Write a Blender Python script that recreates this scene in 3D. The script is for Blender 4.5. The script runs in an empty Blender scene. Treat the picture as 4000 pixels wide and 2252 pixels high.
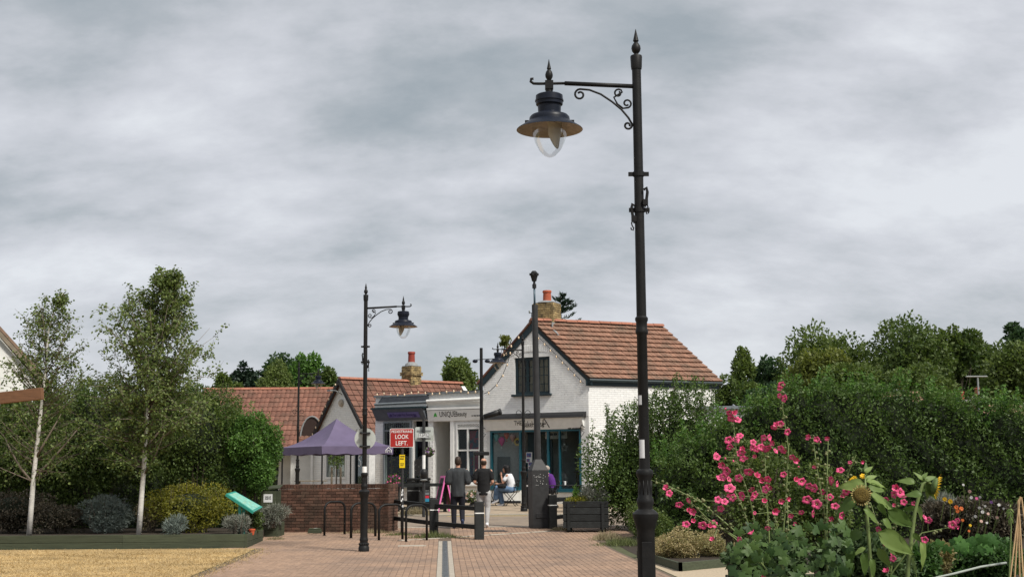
import bpy, math, random
import numpy as np
from mathutils import Vector, Matrix
R = math.radians
rnd = random.Random(7)
rng = np.random.default_rng(11)
sc = bpy.context.scene
col = sc.collection

# ---------------------------------------------------------------- camera
FPX, TILT, ROLL, EYE = 5200.0, math.atan(720/5200.0), 0.007, 1.55
cd = bpy.data.cameras.new('camera'); cam = bpy.data.objects.new('camera', cd); col.objects.link(cam)
cd.sensor_width = 36.0; cd.lens = FPX/4000*36.0; cd.clip_end = 3000; cd.clip_start = 0.1
_r, _f, _u = Vector((1,0,0)), Vector((0,math.cos(TILT),math.sin(TILT))), Vector((0,-math.sin(TILT),math.cos(TILT)))
_rc = math.cos(ROLL)*_r - math.sin(ROLL)*_u; _uc = math.sin(ROLL)*_r + math.cos(ROLL)*_u
mw = Matrix.Identity(4)
for i in range(3): mw[i][0], mw[i][1], mw[i][2] = _rc[i], _uc[i], -_f[i]
mw[2][3] = EYE
cam.matrix_world = mw
sc.camera = cam

# ---------------------------------------------------------------- world: hazy overcast sky
SUN_EL, SUN_AZ = 50.0, 134.0      # azimuth clockwise from +Y (the view direction): sun from the right, a little behind
w = bpy.data.worlds.new('World'); sc.world = w; w.use_nodes = True
nt = w.node_tree; nt.nodes.clear()
def N(t, **k):
    n = nt.nodes.new(t)
    for a, b in k.items(): setattr(n, a, b)
    return n
out = N('ShaderNodeOutputWorld'); mixs = N('ShaderNodeMixShader')
bg1 = N('ShaderNodeBackground'); bg2 = N('ShaderNodeBackground')
sky = N('ShaderNodeTexSky', sky_type='NISHITA'); sky.sun_disc = False
sky.sun_elevation = R(SUN_EL); sky.sun_rotation = R(SUN_AZ)
bg1.inputs['Strength'].default_value = 0.05
nt.links.new(sky.outputs[0], bg1.inputs['Color'])
tc = N('ShaderNodeTexCoord'); sep = N('ShaderNodeSeparateXYZ'); nt.links.new(tc.outputs['Generated'], sep.inputs[0])
ad = N('ShaderNodeMath', operation='ADD'); ad.inputs[1].default_value = 0.5
mx = N('ShaderNodeMath', operation='MAXIMUM'); mx.inputs[1].default_value = 0.03
nt.links.new(sep.outputs[2], ad.inputs[0]); nt.links.new(ad.outputs[0], mx.inputs[0])
dv = []
for k in (0, 1):
    d = N('ShaderNodeMath', operation='DIVIDE'); nt.links.new(sep.outputs[k], d.inputs[0]); nt.links.new(mx.outputs[0], d.inputs[1]); dv.append(d)
cmb = N('ShaderNodeCombineXYZ'); nt.links.new(dv[0].outputs[0], cmb.inputs[0]); nt.links.new(dv[1].outputs[0], cmb.inputs[1])
def noise(scale, detail, rough, dist, off):
    mp = N('ShaderNodeMapping'); mp.inputs['Location'].default_value = off; mp.inputs['Scale'].default_value = (.62, 1.0, 1)
    nt.links.new(cmb.outputs[0], mp.inputs[0])
    n = N('ShaderNodeTexNoise'); n.inputs['Scale'].default_value = scale; n.inputs['Detail'].default_value = detail
    n.inputs['Roughness'].default_value = rough; n.inputs['Distortion'].default_value = dist
    nt.links.new(mp.outputs[0], n.inputs['Vector']); return n
n1 = noise(3.4, 9, .6, .12, (3.1, 1.7, 0)); n2 = noise(10.0, 6, .55, 0, (7.7, 2.2, 4))
mixn = N('ShaderNodeMix'); mixn.data_type = 'FLOAT'; mixn.inputs[0].default_value = .24
nt.links.new(n1.outputs['Fac'], mixn.inputs[2]); nt.links.new(n2.outputs['Fac'], mixn.inputs[3])
cr = N('ShaderNodeValToRGB'); nt.links.new(mixn.outputs[0], cr.inputs[0])
SKYK = 0.645
stops = [(.36, (.325,.365,.395)), (.43, (.41,.44,.47)), (.485, (.505,.525,.56)), (.545, (.59,.605,.645)), (.62, (.70,.72,.755))]
e = cr.color_ramp.elements
while len(e) < len(stops): e.new(.5)
for i, (p, c) in enumerate(stops): e[i].position = p; e[i].color = (*[x*SKYK for x in c], 1)
hz = N('ShaderNodeMapRange'); hz.inputs[1].default_value = -.02; hz.inputs[2].default_value = .14; hz.inputs[3].default_value = .6; hz.inputs[4].default_value = 0; nt.links.new(sep.outputs[2], hz.inputs[0])
hm = N('ShaderNodeMix'); hm.data_type = 'RGBA'; nt.links.new(hz.outputs[0], hm.inputs[0]); nt.links.new(cr.outputs[0], hm.inputs[6]); hm.inputs[7].default_value = (.55*SKYK, .57*SKYK, .615*SKYK, 1)   # thicker, paler air low down
nt.links.new(hm.outputs[2], bg2.inputs['Color']); bg2.inputs['Strength'].default_value = 1.0
mixs.inputs[0].default_value = .9
nt.links.new(bg1.outputs[0], mixs.inputs[1]); nt.links.new(bg2.outputs[0], mixs.inputs[2]); nt.links.new(mixs.outputs[0], out.inputs[0])

sl = bpy.data.lights.new('sun', 'SUN'); sun = bpy.data.objects.new('sun', sl); col.objects.link(sun)
sl.energy = 2.5; sl.angle = R(10); sl.color = (1, .95, .86)
sd = Vector((math.sin(R(SUN_AZ))*math.cos(R(SUN_EL)), math.cos(R(SUN_AZ))*math.cos(R(SUN_EL)), math.sin(R(SUN_EL))))
sun.rotation_euler = sd.to_track_quat('Z', 'Y').to_euler()
vs = sc.view_settings; vs.view_transform = 'Standard'; vs.look = 'None'; vs.gamma = 1; vs.exposure = 0.85; vs.use_curve_mapping = False
sc.render.engine = 'CYCLES'; sc.cycles.max_bounces = 8; sc.cycles.transparent_max_bounces = 24; sc.cycles.use_denoising = True
sc.cycles.caustics_reflective = False; sc.cycles.caustics_refractive = False; sc.cycles.blur_glossy = .5

# ---------------------------------------------------------------- placing helpers
def ray(u, v):
    a, b = (u-2000)/FPX, (1126-v)/FPX
    c, s = math.cos(ROLL), math.sin(ROLL)
    a, b = a*c+b*s, -a*s+b*c
    k = math.cos(TILT)-b*math.sin(TILT)
    return a/k, (math.sin(TILT)+b*math.cos(TILT))/k
def at(u, v, Y):
    kx, kz = ray(u, v); return Vector((kx*Y, Y, EYE+kz*Y))
GT = [(-50,0),(27,0),(31,.05),(34,.11),(36,.17),(38,.25),(41,.38),(45,.5),(50,.56),(60,.6),(3000,.6)]
def gz(y):
    for (a, za), (b, zb) in zip(GT, GT[1:]):
        if y <= b: return za+(zb-za)*(y-a)/(b-a)
    return GT[-1][1]
def gnd(u, Y):
    v = 1846+(EYE-gz(Y))*FPX/Y
    for _ in range(3):
        p = at(u, v, Y); v += (p.z-gz(Y))*FPX/Y
    p = at(u, v, Y); p.z = gz(Y); return p
def on_plane(u, v, p0, n):
    kx, kz = ray(u, v); d = Vector((kx, 1, kz)); o = Vector((0, 0, EYE))
    return o + d*((p0-o).dot(n)/d.dot(n))

# ---------------------------------------------------------------- object helpers
def tag(o, label=None, cat=None, group=None, kind=None):
    for k, v in (('label', label), ('category', cat), ('group', group), ('kind', kind)):
        if v: o[k] = v
    return o
def thing(name, label, cat, loc=(0,0,0), rz=0, group=None):
    o = bpy.data.objects.new(name, None); col.objects.link(o); o.location = loc; o.rotation_euler = (0, 0, rz)
    o.empty_display_size = .2
    return tag(o, label, cat, group)
def link(name, me, parent=None, loc=None, rot=None, scale=None):
    o = bpy.data.objects.new(name, me); col.objects.link(o)
    if parent is not None: o.parent = parent
    if loc is not None: o.location = loc
    if rot is not None: o.rotation_euler = rot
    if scale is not None: o.scale = scale
    return o
def copy_tree(o, parent=None, swap=None):
    c = o.copy(); col.objects.link(c); c.parent = parent
    for ch in o.children: copy_tree(ch, c)
    return c

class MB:
    def __init__(s): s.v = []; s.f = []; s.m = []; s.cm = 0
    def mat(s, i): s.cm = i; return s
    def add(s, vs, fs):
        b = len(s.v); s.v += [tuple(p) for p in vs]; s.f += [tuple(b+i for i in f) for f in fs]; s.m += [s.cm]*len(fs); return s
    def box(s, c, d, rz=0, M=None, taper=1.0):
        x, y, z = d[0]/2, d[1]/2, d[2]/2; t = taper
        P = [Vector(p) for p in ((-x,-y,-z),(x,-y,-z),(x,y,-z),(-x,y,-z),(-x*t,-y*t,z),(x*t,-y*t,z),(x*t,y*t,z),(-x*t,y*t,z))]
        m = M if M else Matrix.Rotation(rz, 3, 'Z')
        P = [m @ p + Vector(c) for p in P]
        return s.add(P, [(0,3,2,1),(4,5,6,7),(0,1,5,4),(1,2,6,5),(2,3,7,6),(3,0,4,7)])
    def bb(s, x0, x1, y0, y1, z0, z1): return s.box(((x0+x1)/2,(y0+y1)/2,(z0+z1)/2), (abs(x1-x0),abs(y1-y0),abs(z1-z0)))
    def bevbox(s, c, d, b=.01, rz=0, M=None):
        x, y, z = d[0]/2, d[1]/2, d[2]/2; m = M if M else Matrix.Rotation(rz, 3, 'Z'); P = []
        for (ix, iy, iz) in ((0,0,-z),(b,b,-z-0),): pass
        rings = [(x-b,y-b,-z),(x,y,-z+b),(x,y,z-b),(x-b,y-b,z)]
        for (a, bb_, zz) in rings: P += [(-a,-bb_,zz),(a,-bb_,zz),(a,bb_,zz),(-a,bb_,zz)]
        P = [m @ Vector(p) + Vector(c) for p in P]
        F = [(3,2,1,0),(12,13,14,15)]
        for k in range(3):
            for i in range(4): F.append((k*4+i, k*4+(i+1)%4, k*4+4+(i+1)%4, k*4+4+i))
        return s.add(P, F)
    def tube(s, pts, r, n=8, cap=True):
        pts = [Vector(p) for p in pts]; k = len(pts)
        rs = r if isinstance(r, (list, tuple)) else [r]*k
        V = []; t0 = None; nrm = None
        for i, p in enumerate(pts):
            t = (pts[min(i+1,k-1)]-pts[max(i-1,0)])
            t = t.normalized() if t.length > 1e-9 else Vector((0,0,1))
            if nrm is None:
                nrm = t.orthogonal().normalized()
                if abs(t.z) < .9: nrm = (Vector((0,0,1))-t*t.z).normalized()
                else: nrm = (Vector((1,0,0))-t*t.x).normalized()
            else:
                nrm = (nrm-t*nrm.dot(t)); nrm = nrm.normalized() if nrm.length > 1e-6 else t.orthogonal().normalized()
            bi = t.cross(nrm)
            for j in range(n):
                a = 2*math.pi*j/n; V.append(p+(nrm*math.cos(a)+bi*math.sin(a))*rs[i])
        F = [(i*n+j, i*n+(j+1)%n, i*n+n+(j+1)%n, i*n+n+j) for i in range(k-1) for j in range(n)]
        if cap: F += [tuple(range(n-1,-1,-1)), tuple((k-1)*n+j for j in range(n))]
        return s.add(V, F)
    def lathe(s, prof, n=20, c=(0,0,0), cap=True, sq=False):
        c = Vector(c); V = []
        for (r, z) in prof:
            for j in range(n):
                a = 2*math.pi*(j+.5*(sq))/n; V.append(c+Vector((r*math.cos(a), r*math.sin(a), z)))
        k = len(prof); F = [(i*n+j, i*n+(j+1)%n, i*n+n+(j+1)%n, i*n+n+j) for i in range(k-1) for j in range(n)]
        if cap: F += [tuple(range(n-1,-1,-1)), tuple((k-1)*n+j for j in range(n))]
        return s.add(V, F)
    def loft(s, rings, n=16):
        V = []
        for (x, y, z, rx, ry) in rings:
            for j in range(n):
                a = 2*math.pi*j/n; V.append((x+rx*math.cos(a), y+ry*math.sin(a), z))
        k = len(rings); F = [(i*n+j, i*n+(j+1)%n, i*n+n+(j+1)%n, i*n+n+j) for i in range(k-1) for j in range(n)]
        F += [tuple(range(n-1,-1,-1)), tuple((k-1)*n+j for j in range(n))]
        return s.add(V, F)
    def ball(s, c, r, n=12, m=8):
        rx, ry, rz = (r, r, r) if not isinstance(r, (tuple, list)) else r
        pr = [(math.sin(math.pi*i/m), -math.cos(math.pi*i/m)) for i in range(1, m)]
        V = [(c[0], c[1], c[2]-rz)]
        for (q, z) in pr:
            for j in range(n): V.append((c[0]+rx*q*math.cos(2*math.pi*j/n), c[1]+ry*q*math.sin(2*math.pi*j/n), c[2]+rz*z))
        V.append((c[0], c[1], c[2]+rz)); L = len(V)-1; F = []
        for j in range(n): F.append((0, 1+(j+1)%n, 1+j)); F.append((L, L-n+j, L-n+(j+1)%n))
        for i in range(m-2):
            for j in range(n): F.append((1+i*n+j, 1+i*n+(j+1)%n, 1+i*n+n+(j+1)%n, 1+i*n+n+j))
        return s.add(V, F)
    def prism(s, poly, vec):
        vec = Vector(vec); P = [Vector(p) for p in poly]; n = len(P)
        F = [tuple(range(n)), tuple(range(2*n-1, n-1, -1))]+[(i, i+n, (i+1)%n+n, (i+1)%n) for i in range(n)]
        return s.add(P+[p+vec for p in P], F)
    def quad(s, *p): return s.add(p, [tuple(range(len(p)))])
    def mesh(s, name, mats, smooth=False):
        me = bpy.data.meshes.new(name); me.from_pydata(s.v, [], s.f)
        for m in (mats if isinstance(mats, (list, tuple)) else [mats]): me.materials.append(m)
        if len(me.materials) > 1: me.polygons.foreach_set('material_index', s.m)
        if smooth:
            me.polygons.foreach_set('use_smooth', [True]*len(me.polygons))
        me.update(); return me
    def build(s, name, mats, parent=None, smooth=False, world=False, sharp=None):
        if world and parent is not None:
            inv = (Matrix.Translation(parent.location) @ parent.rotation_euler.to_matrix().to_4x4()).inverted()
            s.v = [tuple(inv @ Vector(p)) for p in s.v]
        me = s.mesh(name, mats, smooth)
        if sharp:
            me.set_sharp_from_angle(angle=R(sharp))
        return link(name, me, parent)

def pieces(name, items, me, parent, limit=300, key=None, stuff=None):
    """items: list of 4x4 matrices (in the parent's frame). The first `limit` are objects of their own sharing one mesh; the rest is joined."""
    if key: items = sorted(items, key=key)
    for m in items[:limit]:
        o = link(name, me, parent); o.matrix_local = m
    rest = items[limit:]
    if rest:
        nv = len(me.vertices); co = np.empty(nv*3); me.vertices.foreach_get('co', co); co = co.reshape(-1, 3)
        h = np.hstack([co, np.ones((nv, 1))]); A = np.array([np.array(m) for m in rest])
        P = np.einsum('nij,vj->nvi', A, h)[:, :, :3].reshape(-1, 3)
        faces = [tuple(p.vertices) for p in me.polygons]; F = [tuple(i*nv+k for k in f) for i in range(len(rest)) for f in faces]
        m2 = bpy.data.meshes.new(name+'_field'); m2.from_pydata(P.tolist(), [], F)
        m2.materials.append(me.materials[0])
        a = m2.attributes.new('tint', 'FLOAT', 'POINT'); a.data.foreach_set('value', np.repeat(rng.random(len(rest)), nv))
        o = link(stuff or (name+'_field'), m2, parent); o['kind'] = 'stuff'
def txt(s, size, mat, parent, loc, rot, name='lettering', sx=1, fit=None, depth=.002, shear=0, align='CENTER', bold=0):
    cu = bpy.data.curves.new(name, 'FONT'); cu.body = s; cu.size = size; cu.align_x = align; cu.align_y = 'CENTER'
    cu.extrude = depth; cu.shear = shear; cu.offset = bold; cu.resolution_u = 3
    o = bpy.data.objects.new(name+'_tmp', cu); col.objects.link(o)
    bpy.context.view_layer.update()
    me = bpy.data.meshes.new_from_object(o.evaluated_get(bpy.context.evaluated_depsgraph_get()))
    bpy.data.objects.remove(o); bpy.data.curves.remove(cu)
    me.materials.clear(); me.materials.append(mat)
    if fit:
        xs = [v.co.x for v in me.vertices]; sx = fit/(max(xs)-min(xs))
    return link(name, me, parent, loc, rot, (sx, 1, 1))
def organic(name, mb, mat, parent, voxel=.014, smooth=6):
    me = mb.mesh(name, mat); o = link(name+'_tmp', me)
    m = o.modifiers.new('r', 'REMESH'); m.mode = 'VOXEL'; m.voxel_size = voxel; m.use_smooth_shade = True
    s = o.modifiers.new('s', 'SMOOTH'); s.iterations = smooth; s.factor = .5
    bpy.context.view_layer.update()
    me2 = bpy.data.meshes.new_from_object(o.evaluated_get(bpy.context.evaluated_depsgraph_get()))
    bpy.data.objects.remove(o); me2.materials.clear(); me2.materials.append(mat)
    me2.polygons.foreach_set('use_smooth', [True]*len(me2.polygons))
    return link(name, me2, parent)

# ---------------------------------------------------------------- materials
def _nodes(name):
    m = bpy.data.materials.new(name); m.use_nodes = True; t = m.node_tree; t.nodes.clear(); return m, t
def M(name, c, rough=.7, var=.12, scale=6, bump=0.0, bscale=30, metal=0.0, rv=0.0, stretch=(1,1,1), c2=None, c2s=1.5, c2t=(.5,.65), spec=.35, detail=6):
    m, t = _nodes(name); L = t.links.new; n = t.nodes.new
    o = n('ShaderNodeOutputMaterial'); b = n('ShaderNodeBsdfPrincipled'); L(b.outputs[0], o.inputs[0])
    b.inputs['Roughness'].default_value = rough; b.inputs['Metallic'].default_value = metal; b.inputs['Specular IOR Level'].default_value = spec
    g = n('ShaderNodeNewGeometry'); mp = n('ShaderNodeMapping'); mp.inputs['Scale'].default_value = stretch; L(g.outputs['Position'], mp.inputs[0])
    nz = n('ShaderNodeTexNoise'); nz.inputs['Scale'].default_value = scale; nz.inputs['Detail'].default_value = detail; L(mp.outputs[0], nz.inputs['Vector'])
    r = n('ShaderNodeMapRange'); r.inputs[1].default_value = .3; r.inputs[2].default_value = .7; r.inputs[3].default_value = 1-var; r.inputs[4].default_value = 1+var; L(nz.outputs['Fac'], r.inputs[0])
    base = n('ShaderNodeRGB'); base.outputs[0].default_value = (*c, 1); src = base.outputs[0]
    if c2:
        z2 = n('ShaderNodeTexNoise'); z2.inputs['Scale'].default_value = c2s; z2.inputs['Detail'].default_value = 8; z2.inputs['Roughness'].default_value = .65; L(mp.outputs[0], z2.inputs['Vector'])
        r2 = n('ShaderNodeMapRange'); r2.inputs[1].default_value, r2.inputs[2].default_value = c2t; L(z2.outputs['Fac'], r2.inputs[0])
        mxx = n('ShaderNodeMix'); mxx.data_type = 'RGBA'; L(r2.outputs[0], mxx.inputs[0]); L(src, mxx.inputs[6]); mxx.inputs[7].default_value = (*c2, 1); src = mxx.outputs[2]
    fac = r.outputs[0]
    if rv:
        oi = n('ShaderNodeObjectInfo'); at_ = n('ShaderNodeAttribute'); at_.attribute_name = 'tint'
        ad = n('ShaderNodeMath'); ad.operation = 'ADD'; L(oi.outputs['Random'], ad.inputs[0]); L(at_.outputs['Fac'], ad.inputs[1])
        fr = n('ShaderNodeMath'); fr.operation = 'FRACT'; L(ad.outputs[0], fr.inputs[0])
        rr = n('ShaderNodeMapRange'); rr.inputs[3].default_value = 1-rv; rr.inputs[4].default_value = 1+rv; L(fr.outputs[0], rr.inputs[0])
        mu = n('ShaderNodeMath'); mu.operation = 'MULTIPLY'; L(fac, mu.inputs[0]); L(rr.outputs[0], mu.inputs[1]); fac = mu.outputs[0]
    vm = n('ShaderNodeVectorMath'); vm.operation = 'SCALE'; L(src, vm.inputs[0]); L(fac, vm.inputs['Scale']); L(vm.outputs[0], b.inputs['Base Color'])
    if bump:
        bz = n('ShaderNodeTexNoise'); bz.inputs['Scale'].default_value = bscale; bz.inputs['Detail'].default_value = 5; L(mp.outputs[0], bz.inputs['Vector'])
        bp = n('ShaderNodeBump'); bp.inputs['Strength'].default_value = bump; bp.inputs['Distance'].default_value = .02; L(bz.outputs['Fac'], bp.inputs['Height']); L(bp.outputs[0], b.inputs['Normal'])
    return m
def leafmat(name, a, b_, trans=.35, rough=.55, c=None):
    m, t = _nodes(name); L = t.links.new; n = t.nodes.new
    o = n('ShaderNodeOutputMaterial'); b = n('ShaderNodeBsdfPrincipled'); tr = n('ShaderNodeBsdfTranslucent'); mx_ = n('ShaderNodeMixShader'); mx_.inputs[0].default_value = trans
    at_ = n('ShaderNodeAttribute'); at_.attribute_name = 'tint'; cr_ = n('ShaderNodeValToRGB')
    cr_.color_ramp.elements[0].color = (*a, 1); cr_.color_ramp.elements[1].color = (*b_, 1)
    if c: q = cr_.color_ramp.elements.new(.93); q.color = (*b_, 1); cr_.color_ramp.elements[2].color = (*c, 1)
    L(at_.outputs['Fac'], cr_.inputs[0]); L(cr_.outputs[0], b.inputs['Base Color'])
    hs = n('ShaderNodeHueSaturation'); hs.inputs['Value'].default_value = 1.35; hs.inputs['Saturation'].default_value = 1.1; L(cr_.outputs[0], hs.inputs['Color']); L(hs.outputs[0], tr.inputs[0])
    b.inputs['Roughness'].default_value = rough; b.inputs['Specular IOR Level'].default_value = .35
    L(b.outputs[0], mx_.inputs[1]); L(tr.outputs[0], mx_.inputs[2]); L(mx_.outputs[0], o.inputs[0]); return m
def glassmat(name, tint=(.9,.95,.95), refl=1.0, clear=.93):
    m, t = _nodes(name); L = t.links.new; n = t.nodes.new
    o = n('ShaderNodeOutputMaterial'); tr = n('ShaderNodeBsdfTransparent'); gl = n('ShaderNodeBsdfGlossy'); mx_ = n('ShaderNodeMixShader'); fr = n('ShaderNodeFresnel'); fr.inputs['IOR'].default_value = 1.5
    tr.inputs[0].default_value = (*[x*clear for x in tint], 1); gl.inputs['Roughness'].default_value = .02
    mu = n('ShaderNodeMath'); mu.operation = 'MULTIPLY'; mu.inputs[1].default_value = refl; L(fr.outputs[0], mu.inputs[0])
    L(mu.outputs[0], mx_.inputs[0]); L(tr.outputs[0], mx_.inputs[1]); L(gl.outputs[0], mx_.inputs[2]); L(mx_.outputs[0], o.inputs[0]); return m

BLACKMETAL = M('black_painted_metal', (.011,.011,.011), .5, .25, 9, .08, 60, spec=.22, c2=(.02,.018,.016), c2s=5, c2t=(.55,.8))
LAMPMETAL = M('lamp_blue_black_metal', (.010,.013,.022), .4, .2, 14, spec=.2)
GREYMETAL = M('dark_grey_metal', (.034,.034,.035), .55, .2, 8, .05, 70, spec=.25)
STEEL = M('dull_steel', (.30,.32,.31), .45, .1, 9, metal=.5)
SIGNBACK = M('sign_back_grey', (.47,.50,.47), .5, .08, 7, c2=(.38,.40,.36), c2s=6)
CREAM = M('cream_enamel', (.40,.34,.27), .5, .2, 14, c2=(.20,.15,.10), c2s=18, c2t=(.55,.8))
WHITEPAINT = M('white_paint', (.74,.74,.72), .6, .06, 5, c2=(.58,.57,.53), c2s=2.2, c2t=(.58,.85))
WHITEBRICK = M('white_painted_brick', (.77,.77,.755), .7, .05, 9, .25, 55, c2=(.58,.58,.55), c2s=1.3, c2t=(.55,.85), rv=.035)
WHITEJOINT = M('white_painted_joint', (.62,.62,.61), .8, .1, 12, .2, 60)
RENDER_WHITE = M('white_render', (.66,.66,.63), .8, .08, 3, .15, 40, c2=(.5,.49,.45), c2s=2, c2t=(.55,.8))
REDBRICK = M('red_brick', (.115,.057,.039), .85, .25, 25, .4, 60, rv=.38, c2=(.07,.043,.03), c2s=2.0, c2t=(.40,.60))
MORTAR = M('mortar', (.11,.088,.068), .95, .2, 20, .3, 60)
YELLOWBRICK = M('yellow_stock_brick', (.32,.24,.115), .9, .25, 18, .4, 50, rv=.3, c2=(.1,.08,.05), c2s=5, c2t=(.48,.7))
TILE = M('clay_roof_tile', (.24,.128,.086), .8, .2, 9, .3, 40, rv=.18, c2=(.15,.10,.07), c2s=1.4, c2t=(.47,.66))
TILE2 = M('weathered_roof_tile', (.185,.085,.059), .8, .18, 9, .3, 40, rv=.2, c2=(.12,.066,.046), c2s=1.2, c2t=(.45,.68))
RIDGETILE = M('orange_ridge_tile', (.33,.135,.085), .75, .12, 9, .2, 40, rv=.12)
UNDERTILE = M('roof_underlay_dark', (.05,.03,.022), .9)
TEALBLACK = M('dark_teal_paint', (.012,.026,.032), .45, .15, 8)
TEAL = M('teal_paint', (.008,.085,.115), .4, .12, 8, spec=.5)
LEAD = M('lead_grey', (.24,.25,.25), .6, .15, 7)
SLATEPAINT = M('slate_blue_grey_paint', (.085,.095,.11), .55, .1, 7)
GREYPAINT = M('mid_grey_paint', (.17,.19,.205), .55, .1, 7)
LILAC = M('lilac_sign', (.12,.105,.25), .5, .08, 8)
LILACDARK = M('purple_lettering', (.035,.02,.10), .5)
BLACKPAINT = M('black_lettering', (.012,.012,.013), .5)
WHITELET = M('white_lettering', (.8,.8,.78), .5)
REDSIGN = M('red_sign', (.36,.022,.018), .42, .05, 5)
YELLOWSIGN = M('yellow_notice', (.82,.58,.01), .5, .05, 5)
PAPER = M('white_paper', (.72,.73,.73), .7, .05, 8)
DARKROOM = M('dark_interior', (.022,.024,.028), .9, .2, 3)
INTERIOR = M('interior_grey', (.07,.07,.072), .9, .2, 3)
WOODGREEN = M('green_stained_timber', (.052,.062,.036), .75, .22, 5, .3, 30, stretch=(.4,3,6), rv=.15)
WOODDARK = M('black_stained_timber', (.016,.018,.018), .75, .3, 6, .35, 30, rv=.25)
WOODBROWN = M('brown_timber', (.17,.085,.045), .7, .2, 4, .2, 30, stretch=(.5,4,6))
WOODPALE = M('weathered_timber', (.2,.165,.12), .8, .2, 6, .2, 30)
BAMBOO = M('bamboo_cane', (.42,.28,.14), .6, .2, 8)
PURPLE = M('purple_canvas', (.115,.092,.16), .75, .1, 3, .5, 5)
TEALBOARD = M('green_board', (.025,.26,.205), .4, .06, 6)
TEALPRINT = M('pale_print', (.18,.46,.38), .45, .2, 12, c2=(.30,.48,.34), c2s=9)
SKIN = M('skin', (.47,.25,.17), .55, .08, 12)
HAIRBROWN = M('brown_hair', (.035,.02,.012), .6, .3, 40)
HAIRBLACK = M('black_hair', (.008,.007,.007), .45, .3, 40)
HAIRGREY = M('grey_hair', (.34,.29,.25), .7, .2, 40)
CHARCOAL = M('charcoal_cotton', (.038,.042,.046), .9, .35, 5, 1.0, 9, stretch=(1.6,1,.6))
BLACKCLOTH = M('black_cotton', (.012,.012,.013), .9, .3, 7, .8, 10)
NAVYCLOTH = M('dark_navy_cloth', (.010,.011,.018), .9, .2, 7, .2, 14)
LIGHTGREYCLOTH = M('light_grey_jersey', (.40,.40,.40), .9, .12, 7, .8, 10)
DENIM = M('light_denim', (.115,.19,.31), .9, .25, 9, .3, 18)
WHITECLOTH = M('white_cotton', (.66,.67,.70), .9, .06, 7, .2, 14)
PURPLECLOTH = M('violet_cotton', (.085,.02,.17), .9, .1, 7, .2, 14)
NAVYSHOE = M('navy_suede', (.03,.045,.10), .8, .1, 9)
PINK = M('pink_paint', (.72,.16,.42), .5, .06, 6)
BOARDBLACK = M('chalk_board', (.025,.025,.026), .7, .3, 12, c2=(.5,.5,.5), c2s=16, c2t=(.62,.68))
TERRACOTTA = M('terracotta', (.40,.10,.05), .8, .15, 8)
REDPOT = M('red_clay_pot', (.26,.045,.03), .6, .15, 8)
GLASS = glassmat('window_glass', refl=.38); LAMPGLASS = glassmat('lamp_glass', (.97,.98,.98), .3, .97)
CURTAIN = M('brown_curtain', (.50,.38,.26), .9, .2, 4, stretch=(8,8,.6))
FLOORTAN = M('tan_paving_slab', (.36,.285,.205), .9, .12, 3, .2, 40, c2=(.22,.175,.13), c2s=1.1, c2t=(.45,.7))

# ================================================================ GROUND
GRASSY = M('rough_ground', (.07,.075,.035), .95, .3, 1.5, .3, 20)
SAND = M('paver_bed', (.13,.095,.07), .95, .2, 8)
PAVER = M('pinkish_block_paver', (.31,.205,.142), .9, .13, 16, .3, 60, rv=.11, c2=(.205,.145,.11), c2s=.55, c2t=(.43,.66))
ROADB = M('grey_tan_road_block', (.27,.215,.165), .9, .15, 12, .3, 50, rv=.1, c2=(.19,.155,.125), c2s=.9, c2t=(.45,.7))
CONC = M('concrete_kerb', (.36,.32,.265), .9, .12, 6, .2, 40)
DRY = M('dry_straw_soil', (.42,.29,.13), .95, .3, 3, .4, 30, c2=(.24,.17,.085), c2s=1.5, c2t=(.45,.65))
STRAWLEAF = leafmat('straw_blade', (.24,.17,.075), (.64,.48,.24), .2, .7)
GRAVEL = M('sandy_gravel', (.42,.34,.24), .95, .2, 30, .5, 80)
SOIL = M('dark_soil', (.035,.026,.018), .95, .3, 8, .5, 20)
YELLOWLINE = M('yellow_road_paint', (.55,.38,.10), .8, .2, 9)
def sheet(name, rows, dz, mat, parent=None, kind='structure'):
    ys = sorted(set([r[0] for r in rows]+[y for y, _ in GT if rows[0][0] < y < rows[-1][0]])); mb = MB(); V = []
    for y in ys:
        for a, b in zip(rows, rows[1:]):
            if a[0] <= y <= b[0]:
                t = (y-a[0])/(b[0]-a[0]); V += [(a[1]+(b[1]-a[1])*t, y, gz(y)+dz), (a[2]+(b[2]-a[2])*t, y, gz(y)+dz)]; break
    mb.add(V, [(2*i, 2*i+1, 2*i+3, 2*i+2) for i in range(len(ys)-1)])
    o = mb.build(name, mat, parent)
    if kind and parent is None: o['kind'] = kind
    return o
sheet('ground', [(-50,-600,600),(60,-600,600),(1500,-900,900)], 0, GRASSY)
SX = -.052
def sx(x, y): return x+SX*(y-19.85)           # street axis leans a little to the left
pav = sheet('pavement', [(-20,sx(-4.75,-20),sx(2.42,-20)),(28.4,sx(-4.95,28.4),sx(2.42,28.4)),(28.5,-6.2,sx(2.42,28.5)),(33,-6.2,2.2),(35.4,-6.5,6)], .004, SAND)
sheet('lawn', [(-20,-30,sx(-4.78,-20)),(28.5,-30,sx(-4.98,28.5))], .006, DRY)
sheet('gravel_path', [(-20,sx(2.45,-20),4.6),(24.6,sx(2.45,24.6),4.6)], .005, GRAVEL)
sheet('garden_soil', [(-20,4.62,60),(24.6,4.62,60)], .004, SOIL)
sheet('road', [(35.42,-60,60),(39.6,-60,60)], .004, ROADB)
sheet('shop_pavement', [(39.9,-9.5,30),(60,-14,30)], .006, FLOORTAN)
kerb = MB(); kerb.v = []
ker = thing('kerb', None, None); ker['kind'] = 'structure'
kb = MB().bevbox((0,0,0), (.9,.14,.14), .012).mesh('kerb_stone', CONC)
its = []
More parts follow.
